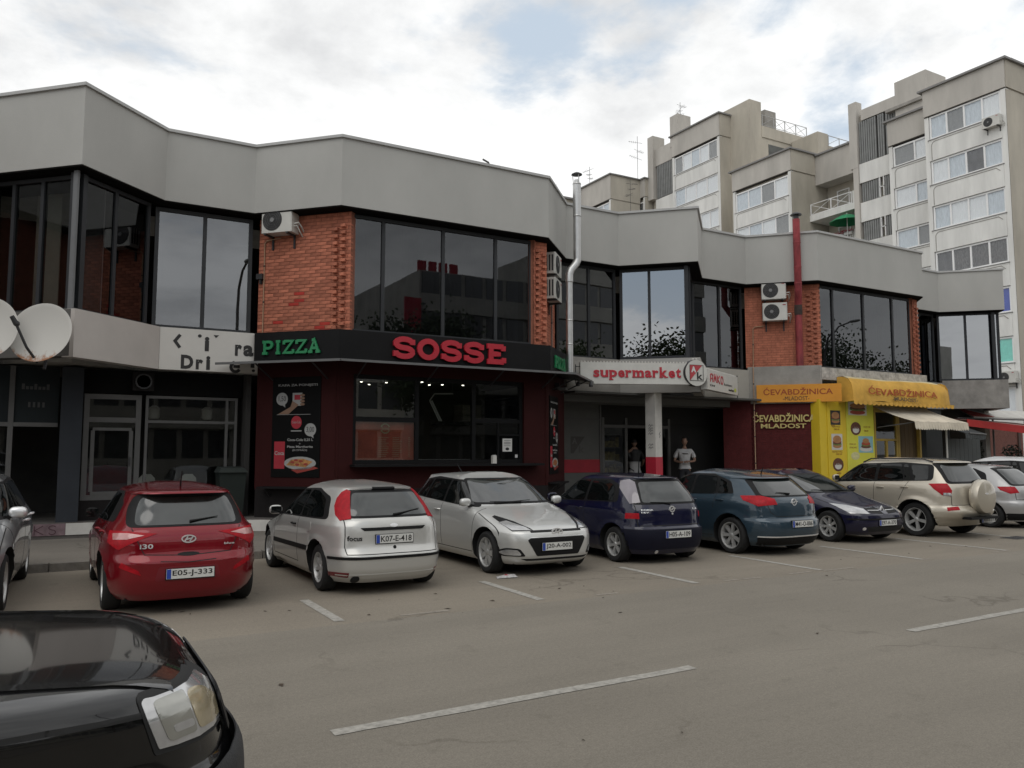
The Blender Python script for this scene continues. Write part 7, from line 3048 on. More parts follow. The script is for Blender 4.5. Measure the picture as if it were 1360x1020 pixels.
# 2 silver three-door hatch ------------------------------------------------------------------
foc = dict(label='silver three door hatchback with tall red corner lamps, plate K07-E-418', paint=m_silver, at=(3.63, 11.20, 91), wheels=(-1.31, 1.31), r=0.31, xm=-0.25, scale=0.925,
           xr=[(.16, -1.98), (.22, -2.04), (.34, -2.09), (.50, -2.10), (.56, -2.06), (.62, -2.03), (.85, -2.0), (.95, -1.97), (1.0, -1.92), (1.10, -1.84), (1.30, -1.64), (1.345, -1.58), (1.36, -1.60), (1.38, -1.50), (1.41, -1.12), (1.435, -.7), (1.445, -.5)],
           xf=[(.16, 1.85), (.3, 1.98), (.5, 2.04), (.62, 2.0), (.72, 1.85), (.80, 1.55), (.88, 1.2), (.93, 1.02), (1.0, .85), (1.2, .42), (1.33, .12), (1.38, -.04), (1.41, -.14), (1.435, -.22), (1.445, -.3)],
           w=[(.16, .74), (.25, .81), (.5, .85), (.60, .85), (.75, .845), (.88, .83), (.94, .80), (1.1, .735), (1.25, .655), (1.33, .60), (1.37, .54), (1.40, .45), (1.43, .3), (1.445, .18)],
           nr=[(.15, 4.6), (.9, 4.8), (1.0, 4.6), (1.7, 4.6)], nf=NF, flare=0.028,
           dlo=[[(-1.52, .955), (.80, .90), (.12, 1.31), (-.70, 1.345), (-1.30, 1.24)]], dlo_r=.1,
           side_glass=[[(-.38, .945), (.64, .925), (.08, 1.28), (-.38, 1.31)], [(-1.36, .975), (-.45, .95), (-.45, 1.31), (-.75, 1.305), (-1.18, 1.21)]], glass_r=.07,
           seams=[[(-.42, .30), (-.42, .93)], [(.86, .30), (.86, .88)], [(-.42, .30), (.86, .30)]], handles=[(-.24, .82)], handle_mat=m_trim, mirror=(.60, .97), mirror_size=(.07, .10, .07), mirror_mat=m_silver,
           side=[('side_trim', m_trim, .010, [(-.92, .50), (.86, .47), (.86, .535), (-.92, .565)], .01), ('fuel_flap', m_silver, .003, [(-1.02, .76), (-.86, .76), (-.86, .90), (-1.02, .90)], .04)],
           rear=[('window_surround', m_trim, .003, [(-.60, .985), (.60, .985), (.60, 1.05), (.49, 1.34), (-.49, 1.34), (-.60, 1.05)], .05, False),
                 ('rear_window', m_rglass, .006, [(-.545, 1.01), (.545, 1.01), (.53, 1.08), (.445, 1.30), (-.445, 1.30), (-.53, 1.08)], .05, False),
                 ('high_brake_lamp', m_trim, .010, [(-.17, 1.335), (.17, 1.335), (.16, 1.37), (-.16, 1.37)], .01, False),
                 ('tailgate_strip', m_trim, .008, [(-.46, .865), (.46, .865), (.41, .825), (-.41, .825)], .01, False),
                 ('bumper_strip', m_trim, .008, [(-.80, .465), (.80, .465), (.80, .50), (-.80, .50)], .005, False),
                 ('bumper_lip', m_silver, .006, [(-.72, .26), (.72, .26), (.72, .275), (-.72, .275)], .003, False),
                 ('rear_reflector', M('dark_red_lamp', (0.13, 0.006, 0.012), .2, coat=1), .006, [(.60, .235), (.79, .25), (.79, .30), (.60, .30)], .008, True)],
           wrap=[('tail_lamp', m_tail, .008, [(-1.93, .60, .985), (-1.84, .73, .965), (-1.70, .745, 1.03), (-1.58, .72, 1.14), (-1.52, .67, 1.24), (-1.52, .61, 1.32), (-1.56, .56, 1.36), (-1.62, .52, 1.335)], 140)],
           gaps=[('r', [[(-.63, .97), (-.645, .62), (-.63, .53), (.63, .53), (.645, .62), (.63, .97)]])],
           plates=[('r', 0, .715, 'K07-E-418', .52)], badges=[('lock', m_trim, 'r', 0, .605, .022, .022, .006), ('emblem', m_chrome, 'r', 0, .885, .055, .024, .008), ('exhaust', m_gap, 'r', .52, .215, .05, .045, .012)],
           words=[('focus', m_gap, 'r', .44, .62, .70, .765)],
           wipers=[('r', [(-.02, 1.01), (-.15, 1.03), (-.42, 1.075)])], wheel=(7, 'slim'), rimf=.64)
# 3 pale silver hatch facing us --------------------------------------------------------------
i20 = dict(label='pale silver hatchback parked nose out with black grille, plate J20-A-002', paint=m_silver2, at=(6.18, 11.45, -90), wheels=(-1.28, 1.28), r=0.31, xm=-0.2, scale=0.95,
           xr=[(.17, -1.9), (.3, -1.98), (.55, -2.0), (.8, -1.96), (.95, -1.9), (1.1, -1.78), (1.3, -1.62), (1.37, -1.60), (1.40, -1.64), (1.42, -1.50), (1.45, -1.0), (1.47, -.6), (1.475, -.5)],
           xf=[(.17, 1.90), (.22, 1.98), (.32, 2.02), (.5, 2.025), (.62, 2.0), (.69, 1.92), (.76, 1.72), (.84, 1.42), (.92, 1.08), (.96, .92), (1.0, .83), (1.2, .44), (1.36, .10), (1.41, -.06), (1.44, -.15), (1.465, -.22), (1.475, -.28)],
           w=[(.17, .77), (.25, .82), (.5, .86), (.7, .865), (.85, .86), (.93, .84), (.98, .81), (1.2, .71), (1.34, .63), (1.39, .58), (1.43, .48), (1.46, .32), (1.475, .2)],
           nr=NR, nf=[(.15, 4.9), (.6, 4.8), (.8, 4.0), (1.0, 4.0), (1.7, 4.6)], flare=0.02,
           dlo=[[(-1.55, 1.04), (.82, .945), (.14, 1.35), (-.9, 1.39), (-1.48, 1.32)]], dlo_r=.05,
           side_glass=[[(-.22, .99), (.70, .965), (.10, 1.32), (-.22, 1.34)], [(-1.02, 1.02), (-.29, .995), (-.29, 1.345), (-.95, 1.345)], [(-1.40, 1.06), (-1.08, 1.035), (-1.03, 1.33), (-1.36, 1.31)]],
           seams=[[(-.25, .28), (-.25, .97)], [(.88, .3), (.92, .93)], [(-1.05, .62), (-1.05, 1.0)], [(-.95, .28), (.86, .28)], [(-.95, .28), (-1.05, .62)]],
           handles=[(-.38, .86), (-1.12, .89)], mirror=(.64, 1.02), antenna=(-1.2, .16, .22), mirror_size=(.07, .095, .065),
           front=[('windscreen_border', m_trim, .003, [(-.74, .985), (.74, .985), (.57, 1.375), (-.57, 1.375)], .06, False),
                  ('windscreen', m_wglass, .006, [(-.70, 1.01), (.70, 1.01), (.545, 1.35), (-.545, 1.35)], .05, False),
                  ('grille', m_trim, .004, [(-.36, .30), (.36, .30), (.50, .53), (.46, .56), (-.46, .56), (-.50, .53)], .02, False),
                  ('upper_slot', m_gap, .004, [(-.44, .635), (.44, .635), (.44, .665), (-.44, .665)], .01, False),
                  ('grille_rim', m_chrome, .005, [(-.46, .562), (.46, .562), (.46, .575), (-.46, .575)], .004, False),
                  ('fog_lamp_surround', m_trim, .004, [(.52, .30), (.76, .295), (.815, .35), (.74, .415), (.60, .41)], .03, True),
                  ('fog_lamp', m_lampc, .008, [(.57, .315), (.74, .31), (.785, .35), (.73, .395), (.62, .39)], .03, True),
                  ('lower_slot', m_gap, .004, [(-.5, .235), (.5, .235), (.58, .265), (-.58, .265)], .006, False)],
           wrap=[('headlamp_housing', m_trim, .004, [(2.0, .42, .665), (1.86, .70, .66), (1.45, .87, .86), (1.48, .86, .885), (1.80, .70, .81), (1.98, .48, .705)], 42),
                 ('headlamp', m_lampc, .008, [(2.0, .46, .672), (1.86, .70, .672), (1.62, .83, .78), (1.70, .76, .81), (1.94, .54, .72)], 42),
                 ],
           top=[('bonnet_seam', m_gap, .0012, [[(1.62, -.78), (.95, -.77)], [(1.62, .78), (.95, .77)]], .010)],
           plates=[('f', -.02, .43, 'J20-A-002', .52)], wipers=[('f', [(.05, .995), (-.2, 1.0), (-.48, 1.01)]), ('f', [(-.42, .99), (.1 - .2, 1.0), (.25, 1.02)])],
           wheel=(7, 'cap'), rimf=.70, extra=[hyundai_badge('f', 0, .635, 1.15)])
# 4 small navy hatch -------------------------------------------------------------------------
cor = dict(label='small navy hatchback parked tail out, plate H05-A-109', paint=m_navy, at=(8.48, 11.42, 88), wheels=(-1.24, 1.24), r=0.29, xm=-0.2, scale=0.95,
           xr=[(.16, -1.80), (.25, -1.86), (.45, -1.90), (.56, -1.89), (.60, -1.84), (.85, -1.80), (.95, -1.76), (1.1, -1.67), (1.3, -1.50), (1.36, -1.46), (1.375, -1.50), (1.39, -1.42), (1.42, -1.0), (1.44, -.65), (1.445, -.5)],
           xf=[(.16, 1.75), (.3, 1.85), (.5, 1.9), (.64, 1.84), (.74, 1.65), (.82, 1.4), (.9, 1.1), (.96, .9), (1.2, .42), (1.34, .12), (1.39, -.02), (1.42, -.12), (1.44, -.25), (1.445, -.3)],
           w=[(.16, .74), (.25, .79), (.5, .825), (.7, .825), (.85, .815), (.95, .785), (1.2, .685), (1.33, .61), (1.38, .55), (1.41, .45), (1.435, .3), (1.445, .2)],
           nr=[(.15, 4.6), (1.0, 5.0), (1.7, 5.0)], nf=NF, flare=0.018,
           dlo=[[(-1.32, .985), (.80, .93), (.10, 1.33), (-.9, 1.36), (-1.22, 1.26)]], dlo_r=.08,
           side_glass=[[(-.36, .975), (.62, .955), (.06, 1.30), (-.36, 1.325)], [(-1.20, 1.0), (-.43, .98), (-.43, 1.325), (-.85, 1.32), (-1.12, 1.24)]], glass_r=.06,
           seams=[[(-.40, .3), (-.40, .95)], [(.84, .3), (.84, .9)], [(-.4, .3), (.84, .3)]], handles=[(-.24, .84)], mirror=(.58, .99), antenna=(-.9, .32, .02), mirror_mat=m_navy,
           rear=[('window_surround', m_trim, .003, [(-.66, .955), (.66, .955), (.63, 1.05), (.52, 1.35), (-.52, 1.35), (-.63, 1.05)], .04, False),
                 ('rear_window', m_rglass, .006, [(-.52, .985), (.52, .985), (.51, 1.07), (.43, 1.31), (-.43, 1.31), (-.51, 1.07)], .05, False),
                 ('bumper', M('navy_bumper', (0.006, 0.0065, 0.016), .5, ior=1.3), .006, [(-.80, .24), (.80, .24), (.80, .565), (-.80, .565)], .02, False)],
           wrap=[('tail_lamp', M('clear_tail_lamp', (0.20, 0.18, 0.20), .12, coat=1.0, n=(4, .12)), .008, [(-1.76, .62, 1.00), (-1.66, .76, .98), (-1.28, .68, 1.22), (-1.2, .60, 1.33), (-1.36, .53, 1.36), (-1.5, .53, 1.32)], 140),
                 ('tail_lamp_red', m_tail, .008, [(-1.80, .67, .74), (-1.6, .81, .74), (-1.6, .80, .83), (-1.79, .67, .83)], 140)],
           gaps=[('r', [[(-.64, .95), (-.64, .62), (.64, .62), (.64, .95)]])],
           plates=[('r', -.04, .475, 'H05-A-109', .52)], words=[('CORSA', m_chrome, 'r', .38, .58, .86, .885), ('1.2', m_chrome, 'r', -.56, -.45, .86, .885), ('16V', m_chrome, 'r', .46, .58, .82, .845)],
           badges=[('lock', m_chrome, 'r', 0, .80, .016, .016, .006), ('exhaust', m_chrome, 'r', .35, .20, .03, .025, .01)],
           wipers=[('r', [(0, .955), (.15, .975), (.40, .985)])], wheel=(6, 'wide'), rimf=.66, extra=[ring_badge('r', 0, .875, .045)])
# 5 steel blue hatch -------------------------------------------------------------------------
ast = dict(label='steel blue hatchback parked tail out with red lamps, plate M41-O-006', paint=m_blue, at=(10.88, 11.40, 90), wheels=(-1.34, 1.34), r=0.325, xm=-0.25, scale=0.945,
           xr=[(.17, -2.05), (.27, -2.14), (.45, -2.19), (.60, -2.17), (.66, -2.10), (.8, -2.08), (.95, -2.04), (1.03, -1.97), (1.15, -1.84), (1.28, -1.68), (1.335, -1.60), (1.345, -1.67), (1.36, -1.64), (1.40, -1.42), (1.45, -1.05), (1.48, -.78), (1.50, -.5), (1.505, -.42)],
           xf=[(.17, 1.95), (.3, 2.1), (.5, 2.16), (.65, 2.1), (.75, 1.95), (.83, 1.65), (.92, 1.25), (.98, 1.0), (1.03, .88), (1.2, .55), (1.38, .15), (1.44, -.02), (1.47, -.12), (1.495, -.22), (1.505, -.28)],
           w=[(.17, .80), (.25, .86), (.5, .90), (.74, .905), (.88, .90), (.97, .87), (1.02, .83), (1.2, .735), (1.36, .65), (1.41, .60), (1.45, .50), (1.485, .32), (1.505, .2)],
           nr=[(.15, 4.0), (.7, 4.2), (1.0, 4.4), (1.7, 4.4)], nf=NF, flare=0.022,
           dlo=[[(-1.36, 1.07), (.80, .985), (.16, 1.40), (-.7, 1.42), (-1.2, 1.29)]], dlo_r=.05,
           side_glass=[[(-.25, 1.025), (.68, 1.0), (.12, 1.37), (-.25, 1.39)], [(-.93, 1.05), (-.32, 1.03), (-.32, 1.385), (-.85, 1.36)], [(-1.26, 1.085), (-1.0, 1.06), (-.93, 1.33), (-1.14, 1.26)]],
           seams=[[(-.28, .3), (-.28, 1.0)], [(.88, .3), (.9, .95)], [(-.95, .8), (-.97, 1.04)], [(-.9, .3), (.88, .3)]], handles=[(-.42, .93), (-1.1, .95)], mirror=(.62, 1.07), antenna=(-1.3, .12, .05),
           rear=[('window_surround', m_trim, .003, [(-.66, 1.02), (.66, 1.02), (.57, 1.33), (-.57, 1.33)], .05, False),
                 ('rear_window', m_rglass, .006, [(-.60, 1.045), (.60, 1.045), (.51, 1.31), (-.51, 1.31)], .06, False),
                 ('bumper_chrome', m_chrome, .006, [(-.74, .33), (.74, .33), (.74, .35), (-.74, .35)], .004, False),
                 ('lower_bumper', m_trim, .003, [(-.70, .19), (.70, .19), (.74, .325), (-.74, .325)], .02, False)],
           wrap=[('tail_lamp', m_tail, .008, [(-2.08, .44, .90), (-2.04, .46, 1.0), (-1.95, .68, 1.06), (-1.66, .87, 1.06), (-1.72, .88, .98), (-1.95, .76, .875)], 145)],
           gaps=[('r', [[(-.62, 1.0), (-.56, .76), (-.45, .69), (.45, .69), (.56, .76), (.62, 1.0)]])],
           plates=[('r', -.05, .555, 'M41-O-006', .52)], wipers=[('r', [(0, 1.06), (.12, 1.075), (.30, 1.09)])],
           wheel=(7, 'wide'), rimf=.72, extra=[ring_badge('r', 0, .93, .055)])
# 6 dark blue, nose out ----------------------------------------------------------------------
meg = dict(label='dark blue car parked nose out between steel blue and champagne cars', paint=m_dblue, at=(13.85, 11.78, -91), wheels=(-1.34, 1.34), r=0.315, xm=-0.25, scale=0.945,
           xr=[(.17, -1.95), (.3, -2.05), (.6, -2.1), (.9, -2.05), (1.0, -2.0), (1.15, -1.8), (1.3, -1.6), (1.38, -1.45), (1.42, -1.2), (1.44, -.9), (1.455, -.6)],
           xf=[(.17, 1.98), (.25, 2.06), (.42, 2.10), (.56, 2.08), (.63, 2.0), (.70, 1.86), (.78, 1.6), (.86, 1.28), (.93, 1.03), (.98, .90), (1.2, .38), (1.33, .05), (1.38, -.1), (1.42, -.22), (1.44, -.3), (1.455, -.36)],
           w=[(.17, .79), (.25, .85), (.5, .885), (.7, .885), (.86, .87), (.95, .83), (1.2, .715), (1.32, .635), (1.37, .58), (1.41, .47), (1.44, .32), (1.455, .2)],
           nr=NR, nf=[(.15, 4.9), (.6, 4.8), (.8, 4.0), (1.0, 4.0), (1.7, 4.6)], flare=0.015,
           dlo=[[(-1.45, 1.0), (.82, .945), (.02, 1.33), (-.9, 1.36), (-1.3, 1.25)]],
           side_glass=[[(-.3, .985), (.66, .965), (.0, 1.30), (-.3, 1.32)], [(-1.1, 1.0), (-.37, .985), (-.37, 1.32), (-.9, 1.315)]],
           seams=[[(-.34, .3), (-.34, .96)], [(.9, .3), (.92, .9)]], handles=[(-.5, .86)], mirror=(.55, 1.02),
           front=[('windscreen_border', m_trim, .003, [(-.74, .965), (.74, .965), (.57, 1.345), (-.57, 1.345)], .06, False),
                  ('windscreen', m_wglass, .006, [(-.70, .985), (.70, .985), (.545, 1.32), (-.545, 1.32)], .05, False),
                  ('grille', m_trim, .004, [(.07, .585), (.40, .60), (.42, .69), (.09, .70)], .02, True),
                  ('grille_bar', m_chrome, .007, [(.09, .642), (.40, .650), (.40, .657), (.09, .650)], .002, True),
                  ('nose_centre', m_dblue, .006, [(-.07, .57), (.07, .57), (.09, .72), (-.09, .72)], .02, False),
                  ('lower_intake', m_gap, .004, [(-.5, .24), (.5, .24), (.55, .34), (-.55, .34)], .03, False),
                  ('bumper_strip', m_trim, .006, [(-.78, .47), (.78, .47), (.78, .50), (-.78, .50)], .004, False)],
           wrap=[('headlamp', m_lampc, .007, [(2.02, .44, .585), (1.84, .76, .60), (1.46, .875, .80), (1.75, .70, .765), (1.95, .50, .69)], 38)],
           top=[('bonnet_seam', m_gap, .0012, [[(1.6, -.74), (.98, -.76)], [(1.6, .74), (.98, .76)]], .010)],
           plates=[('f', 0.0, .41, 'E97-A-370', .52)], badges=[('fog_lamp', m_chrome, 'f', .58, .30, .03, .03, .006), ('fog_lamp', m_chrome, 'f', -.58, .30, .03, .03, .006)],
           wipers=[('f', [(.1, .985), (-.3, .995), (-.6, 1.01)]), ('f', [(.6, .98), (.2, .99), (-.1, 1.0)])],
           wheel=(7, 'wide'), rimf=.66, extra=[ring_badge('f', 0, .65, .07, False)])


# 7 champagne off-roader ----------------------------------------------------------------------
def rav_extra(root, h, P_):
    A = Matrix.Translation((-2.17, -0.06, 0.86)) @ Matrix.Rotation(R(-90), 4, 'Y')
    mb = MB()
    mb.lathe([(0.30, -0.06), (0.345, -0.04), (0.362, 0.02), (0.362, 0.09), (0.335, 0.145), (0.27, 0.17), (0.001, 0.178)], 36, A)
    sw = mb.build('spare_wheel_cover', P_, root, 40)
    mb = MB()
    mb.lathe([(0.364, 0.0), (0.368, 0.02), (0.364, 0.04)], 36, A, caps=False)
    mb.build('cover_rim', P_, sw, 40)
    f = Fr((-2.17 - 0.179, 0.2), (-2.17 - 0.179, -0.3))
    mb = MB()
    f.plate(mb, oval(0.2, 0.93, 0.06, 0.02, 14), -0.003, 0.003)
    mb.build('emblem', m_chrome, sw)
    for sg in (1, -1):
        mb = MB()
        pts = []
        for x in np.linspace(-1.55, .15, 9):
            loc, nor = h.hit((x, sg * .56, 3), (0, 0, -1))
            e = min(1, (x + 1.55) / .2, (.15 - x) / .2)
            pts.append(loc + Vector((0, 0, 0.012 + 0.04 * max(0, e))))
        mb.tube(pts, 0.016, 6)
        mb.build('roof_rail', m_dkmetal, root, 40)
    mb = MB()
    mb.box(-2.30, -.5, .40, -2.10, .5, .45)
    mb.build('bumper_step', m_trim, root)


rav = dict(label='champagne off-roader with spare wheel cover on its tail', paint=m_champ, at=(16.28, 11.56, 90), kind='off_roader', cat='car', wheels=(-1.30, 1.30), r=0.36, xm=-0.2, scale=0.96,
           xr=[(.24, -1.92), (.35, -2.02), (.45, -2.15), (.55, -2.20), (.62, -2.17), (.68, -2.10), (.9, -2.08), (1.05, -2.05), (1.12, -2.02), (1.3, -1.92), (1.5, -1.80), (1.555, -1.77), (1.57, -1.86), (1.59, -1.84), (1.62, -1.55), (1.65, -1.1), (1.675, -.7), (1.685, -.5)],
           xf=[(.24, 1.95), (.4, 2.12), (.6, 2.16), (.78, 2.12), (.88, 1.98), (.96, 1.7), (1.04, 1.3), (1.09, 1.05), (1.15, .92), (1.35, .62), (1.54, .25), (1.60, .08), (1.64, -.04), (1.67, -.18), (1.685, -.28)],
           w=[(.24, .80), (.32, .88), (.55, .915), (.85, .92), (1.0, .91), (1.09, .88), (1.14, .84), (1.35, .75), (1.52, .67), (1.57, .62), (1.62, .52), (1.66, .36), (1.685, .22)],
           nr=[(.15, 4.6), (1.0, 5.2), (1.8, 4.8)], nf=NF, flare=0.045, clear=.26,
           dlo=[[(-1.66, 1.19), (.86, 1.10), (.22, 1.53), (-.9, 1.575), (-1.60, 1.53)]], dlo_r=.1,
           side_glass=[[(-.30, 1.15), (.70, 1.125), (.18, 1.495), (-.30, 1.525)], [(-1.02, 1.165), (-.38, 1.15), (-.38, 1.53), (-.90, 1.535)], [(-1.20, 1.175), (-1.06, 1.17), (-.95, 1.53), (-1.05, 1.53)], [(-1.56, 1.21), (-1.27, 1.185), (-1.12, 1.525), (-1.50, 1.50)]], glass_r=.05,
           seams=[[(-.34, .35), (-.34, 1.13)], [(.92, .4), (.92, 1.08)], [(-1.06, .98), (-1.14, 1.16)], [(-.92, .35), (.92, .35)], [(-1.06, .98), (-.95, .76)]], handles=[(-.50, 1.02), (-1.08, 1.04)], mirror=(.66, 1.2),
           side=[('fuel_flap', m_champ, .004, [(-1.56, .93), (-1.38, .93), (-1.38, 1.08), (-1.56, 1.08)], .05)],
           rear=[('window_surround', m_trim, .003, [(-.66, 1.13), (.66, 1.13), (.58, 1.56), (-.58, 1.56)], .05, False),
                 ('rear_window', m_rglass, .006, [(-.60, 1.17), (.60, 1.17), (.53, 1.53), (-.53, 1.53)], .06, False)],
           wrap=[('tail_lamp', m_tail, .009, [(-2.06, .70, 1.00), (-2.0, .74, 1.15), (-1.70, .90, 1.14), (-1.80, .91, 1.04), (-1.95, .86, .91), (-2.06, .74, .88)], 140),
                 ('tail_lamp_clear', m_lampc, .012, [(-2.06, .72, .88), (-2.05, .72, .95), (-1.97, .84, .96), (-1.97, .85, .91)], 140),
                 ('rear_reflector', m_tail, .008, [(-2.14, .62, .60), (-2.0, .80, .58), (-2.0, .80, .65), (-2.14, .62, .67)], 150)],
           gaps=[('r', [[(-.68, 1.1), (-.68, .69), (.68, .69), (.68, 1.1)]])],
           plates=[('r', -.42, .36, 'A57-T-318', .48)], wipers=[('r', [(-.1, 1.17), (-.3, 1.19), (-.5, 1.2)])],
           wheel=(5, 'wide'), rimf=.68, extra=[rav_extra])
# 8 light grey hatch ---------------------------------------------------------------------------
c3 = dict(label='light grey hatchback tail out just right of the champagne off-roader', paint=m_lgrey, at=(19.5, 11.85, 90), wheels=(-1.23, 1.23), r=0.30, xm=-0.2, scale=0.95,
          xr=[(.17, -1.88), (.3, -1.95), (.5, -1.97), (.6, -1.95), (.66, -1.90), (.85, -1.86), (.96, -1.82), (1.05, -1.74), (1.25, -1.52), (1.38, -1.36), (1.44, -1.25), (1.46, -1.28), (1.48, -1.1), (1.51, -.75), (1.525, -.55)],
          xf=[(.17, 1.8), (.4, 1.92), (.6, 1.88), (.75, 1.65), (.88, 1.3), (.98, 1.0), (1.2, .6), (1.4, .15), (1.46, -.05), (1.5, -.2), (1.525, -.3)],
          w=[(.17, .76), (.3, .82), (.6, .845), (.85, .84), (.98, .80), (1.2, .71), (1.38, .62), (1.45, .54), (1.49, .42), (1.525, .25)],
          nr=[(.15, 3.8), (1.0, 4.2), (1.7, 4.0)], nf=NF, flare=.02,
          dlo=[[(-1.2, 1.02), (.8, .97), (.1, 1.38), (-.8, 1.42), (-1.1, 1.3)]], side_glass=[[(-.3, 1.01), (.62, 1.0), (.06, 1.35), (-.3, 1.38)], [(-1.05, 1.04), (-.38, 1.02), (-.38, 1.38), (-.85, 1.37)]],
          seams=[[(-.34, .3), (-.34, 1.0)]], handles=[(-.5, .9)], mirror=(.56, 1.04),
          rear=[('window_surround', m_trim, .003, [(-.60, 1.01), (.60, 1.01), (.50, 1.43), (-.50, 1.43)], .06, False), ('rear_window', m_rglass, .006, [(-.55, 1.04), (.55, 1.04), (.46, 1.40), (-.46, 1.40)], .06, False),
                ('lower_bumper', m_trim, .004, [(-.70, .2), (.70, .2), (.74, .36), (-.74, .36)], .03, False)],
          wrap=[('tail_lamp', m_tail, .008, [(-1.86, .56, .86), (-1.80, .60, 1.0), (-1.52, .81, 1.0), (-1.6, .82, .92), (-1.78, .74, .84)], 145)],
          gaps=[('r', [[(-.60, 1.0), (-.60, .69), (.60, .69), (.60, 1.0)]])], plates=[('r', 0, .52, 'T81-M-412', .5)], wipers=[('r', [(0, 1.04), (-.2, 1.06), (-.4, 1.08)])],
          wheel=(6, 'wide'), extra=[chevrons('r', 0, .87)])
# 9 white estate beyond -------------------------------------------------------------------------
wht = dict(rav)
wht.update(label='white car at the right edge behind the light grey hatchback', paint=m_wht, at=(22.5, 12.7, 90), kind='car', extra=[], side=[], wheel=(6, 'wide'), plates=[('r', 0, .8, 'J64-K-220', .52)])
# 10 silver car cut by the left edge ------------------------------------------------------------
lef = dict(i20)
lef.update(label='silver car cut off by the left edge, nose towards the street', paint=M('grey_silver_paint', (0.30, 0.305, 0.31), .42, metal=.5, coat=1.0, n=(260, .05)), at=(-1.16, 11.65, -93), plates=[('f', 0, .43, 'M28-E-705', .52)], extra=[hyundai_badge('f', 0, .635)], scale=1.0,
           handle_mat=m_chrome, mirror_mat=m_chrome)


# 11 black off-roader in the foreground ------------------------------------------------------------
m_plastic = M('grey_black_plastic', (0.022, 0.023, 0.025), 0.6, n=(60, 0.15), b=(160, 0.25))
m_amber = M('clouded_lamp', (0.40, 0.34, 0.22), 0.22, metal=.25, coat=1.0, n=(9, 0.25))
m_lampw = M('lamp_lens', (0.33, 0.33, 0.30), 0.2, metal=.55, coat=1.0, n=(5, 0.15))
suv = dict(label='black off-roader close in the foreground with plastic bumper and clouded headlamp', paint=m_blk, at=(-1.54, 3.31, 0), kind='off_roader', group='cars on the near side of the street', wheels=(-1.28, 1.28), r=0.34, xm=-0.3, scale=1.035,
           xr=[(.28, -2.0), (.5, -2.12), (.8, -2.12), (1.1, -2.08), (1.3, -2.0), (1.6, -1.85), (1.70, -1.75), (1.74, -1.4), (1.76, -.9)],
           xf=[(.28, 1.95), (.40, 2.03), (.58, 2.06), (.70, 2.05), (.735, 2.02), (.80, 2.0), (.90, 1.96), (.955, 1.89), (.985, 1.75), (1.005, 1.5), (1.022, 1.2), (1.035, 1.0), (1.08, .88), (1.3, .55), (1.6, .15), (1.68, -.05), (1.74, -.3), (1.76, -.5)],
           w=[(.28, .80), (.38, .88), (.6, .90), (.72, .90), (.80, .89), (.92, .88), (.975, .865), (1.01, .83), (1.035, .80), (1.07, .80), (1.3, .74), (1.6, .64), (1.68, .56), (1.74, .4), (1.76, .25)],
           nr=NR, nf=[(.15, 4.2), (.7, 4.4), (.85, 4.6), (.97, 5.0), (1.05, 5.0), (1.8, 5.0)], flare=0.0,
           dlo=[[(-1.8, 1.1), (.8, 1.08), (.2, 1.6), (-1.7, 1.62)]], side_glass=[[(-.3, 1.14), (.66, 1.12), (.14, 1.55), (-.3, 1.58)], [(-1.6, 1.15), (-.4, 1.14), (-.4, 1.58), (-1.5, 1.58)]], mirror=(.62, 1.2), mirror_mat=m_trim,
           front=[('windscreen', m_wglass, .006, [(-.70, 1.08), (.70, 1.08), (.58, 1.58), (-.58, 1.58)], .05, False),
                  ('nose_panel', m_plastic, .016, [(-.36, .735), (.36, .735), (.34, .90), (-.34, .90)], .03, False),
                  ('grille', m_trim, .022, [(-.44, .75), (.44, .75), (.44, .86), (-.44, .86)], .02, False)],
           wrap=[('bumper', m_plastic, .030, [(2.06, -.95, .30), (2.06, .0, .30), (2.06, .0, .725), (2.03, .5, .725), (1.9, .86, .735), (1.5, .92, .69), (1.46, .92, .28)], 45),
                 ],
           side=[('arch_cladding', m_plastic, .020, [(.76, .30), (.80, .55), (.98, .78), (1.28, .85), (1.52, .80), (1.72, .64), (1.80, .30)], .05)],
           seams=[[(.90, .4), (.90, 1.02)]], plates=[('f', 0, .5, 'K22-O-514', .52)],
           wheel=(5, 'wide'), rimf=.64)


def suv_extra(root, h, P_):
    for sg in (1, -1):
        spec = [('headlamp_gap', m_gap, .0035, [(1.765, .803), (1.892, .798), (2.0, .79), (1.995, .88), (1.94, .935), (1.90, .957), (1.71, .967)]),
                ('headlamp_frame', m_lampc, .006, [(1.775, .815), (1.89, .81), (1.99, .80), (1.985, .87), (1.93, .925), (1.90, .945), (1.72, .955)]),
                ('headlamp_lens', m_lampw, .008, [(1.80, .832), (1.885, .827), (1.845, .942), (1.752, .945)]),
                ('reflector_shade', m_lampc, .0095, [(1.815, .85), (1.875, .846), (1.868, .868), (1.808, .872)]),
                ('indicator_lens', m_amber, .008, [(1.893, .827), (1.975, .818), (1.967, .865), (1.915, .918), (1.89, .93), (1.853, .935)])]
        for nm, m, off, pts in spec:
            mb = h.patch([[(x, sg * 2, z) for x, z in rpoly(pts, .015)]], (0, sg, 0), off, 0.02, 0.02)
            if mb.v:
                mb.build(nm, m, root, 40)
        # bonnet crease and shut line
        mb = h.patch([[(x, sg * y, 3) for x, y in q] for q in seg_quads([(1.80, .60), (1.2, .60), (.95, .62)], .05)], (0, 0, 1), .006, .006)
        if mb.v:
            mb.build('bonnet_rib', P_, root, 40)
        mb = h.patch([[(x, sg * 2, z) for x, z in q] for q in seg_quads([(.95, .945), (1.5, .935), (1.86, .915)], .014)], (0, sg, 0), .002, .004)
        if mb.v:
            mb.build('bonnet_seam', m_gap, root)


suv['extra'] = [suv_extra]
for sp_ in (red, foc, i20, cor, ast, meg, rav, c3, wht, lef, suv):
    make_car(sp_)

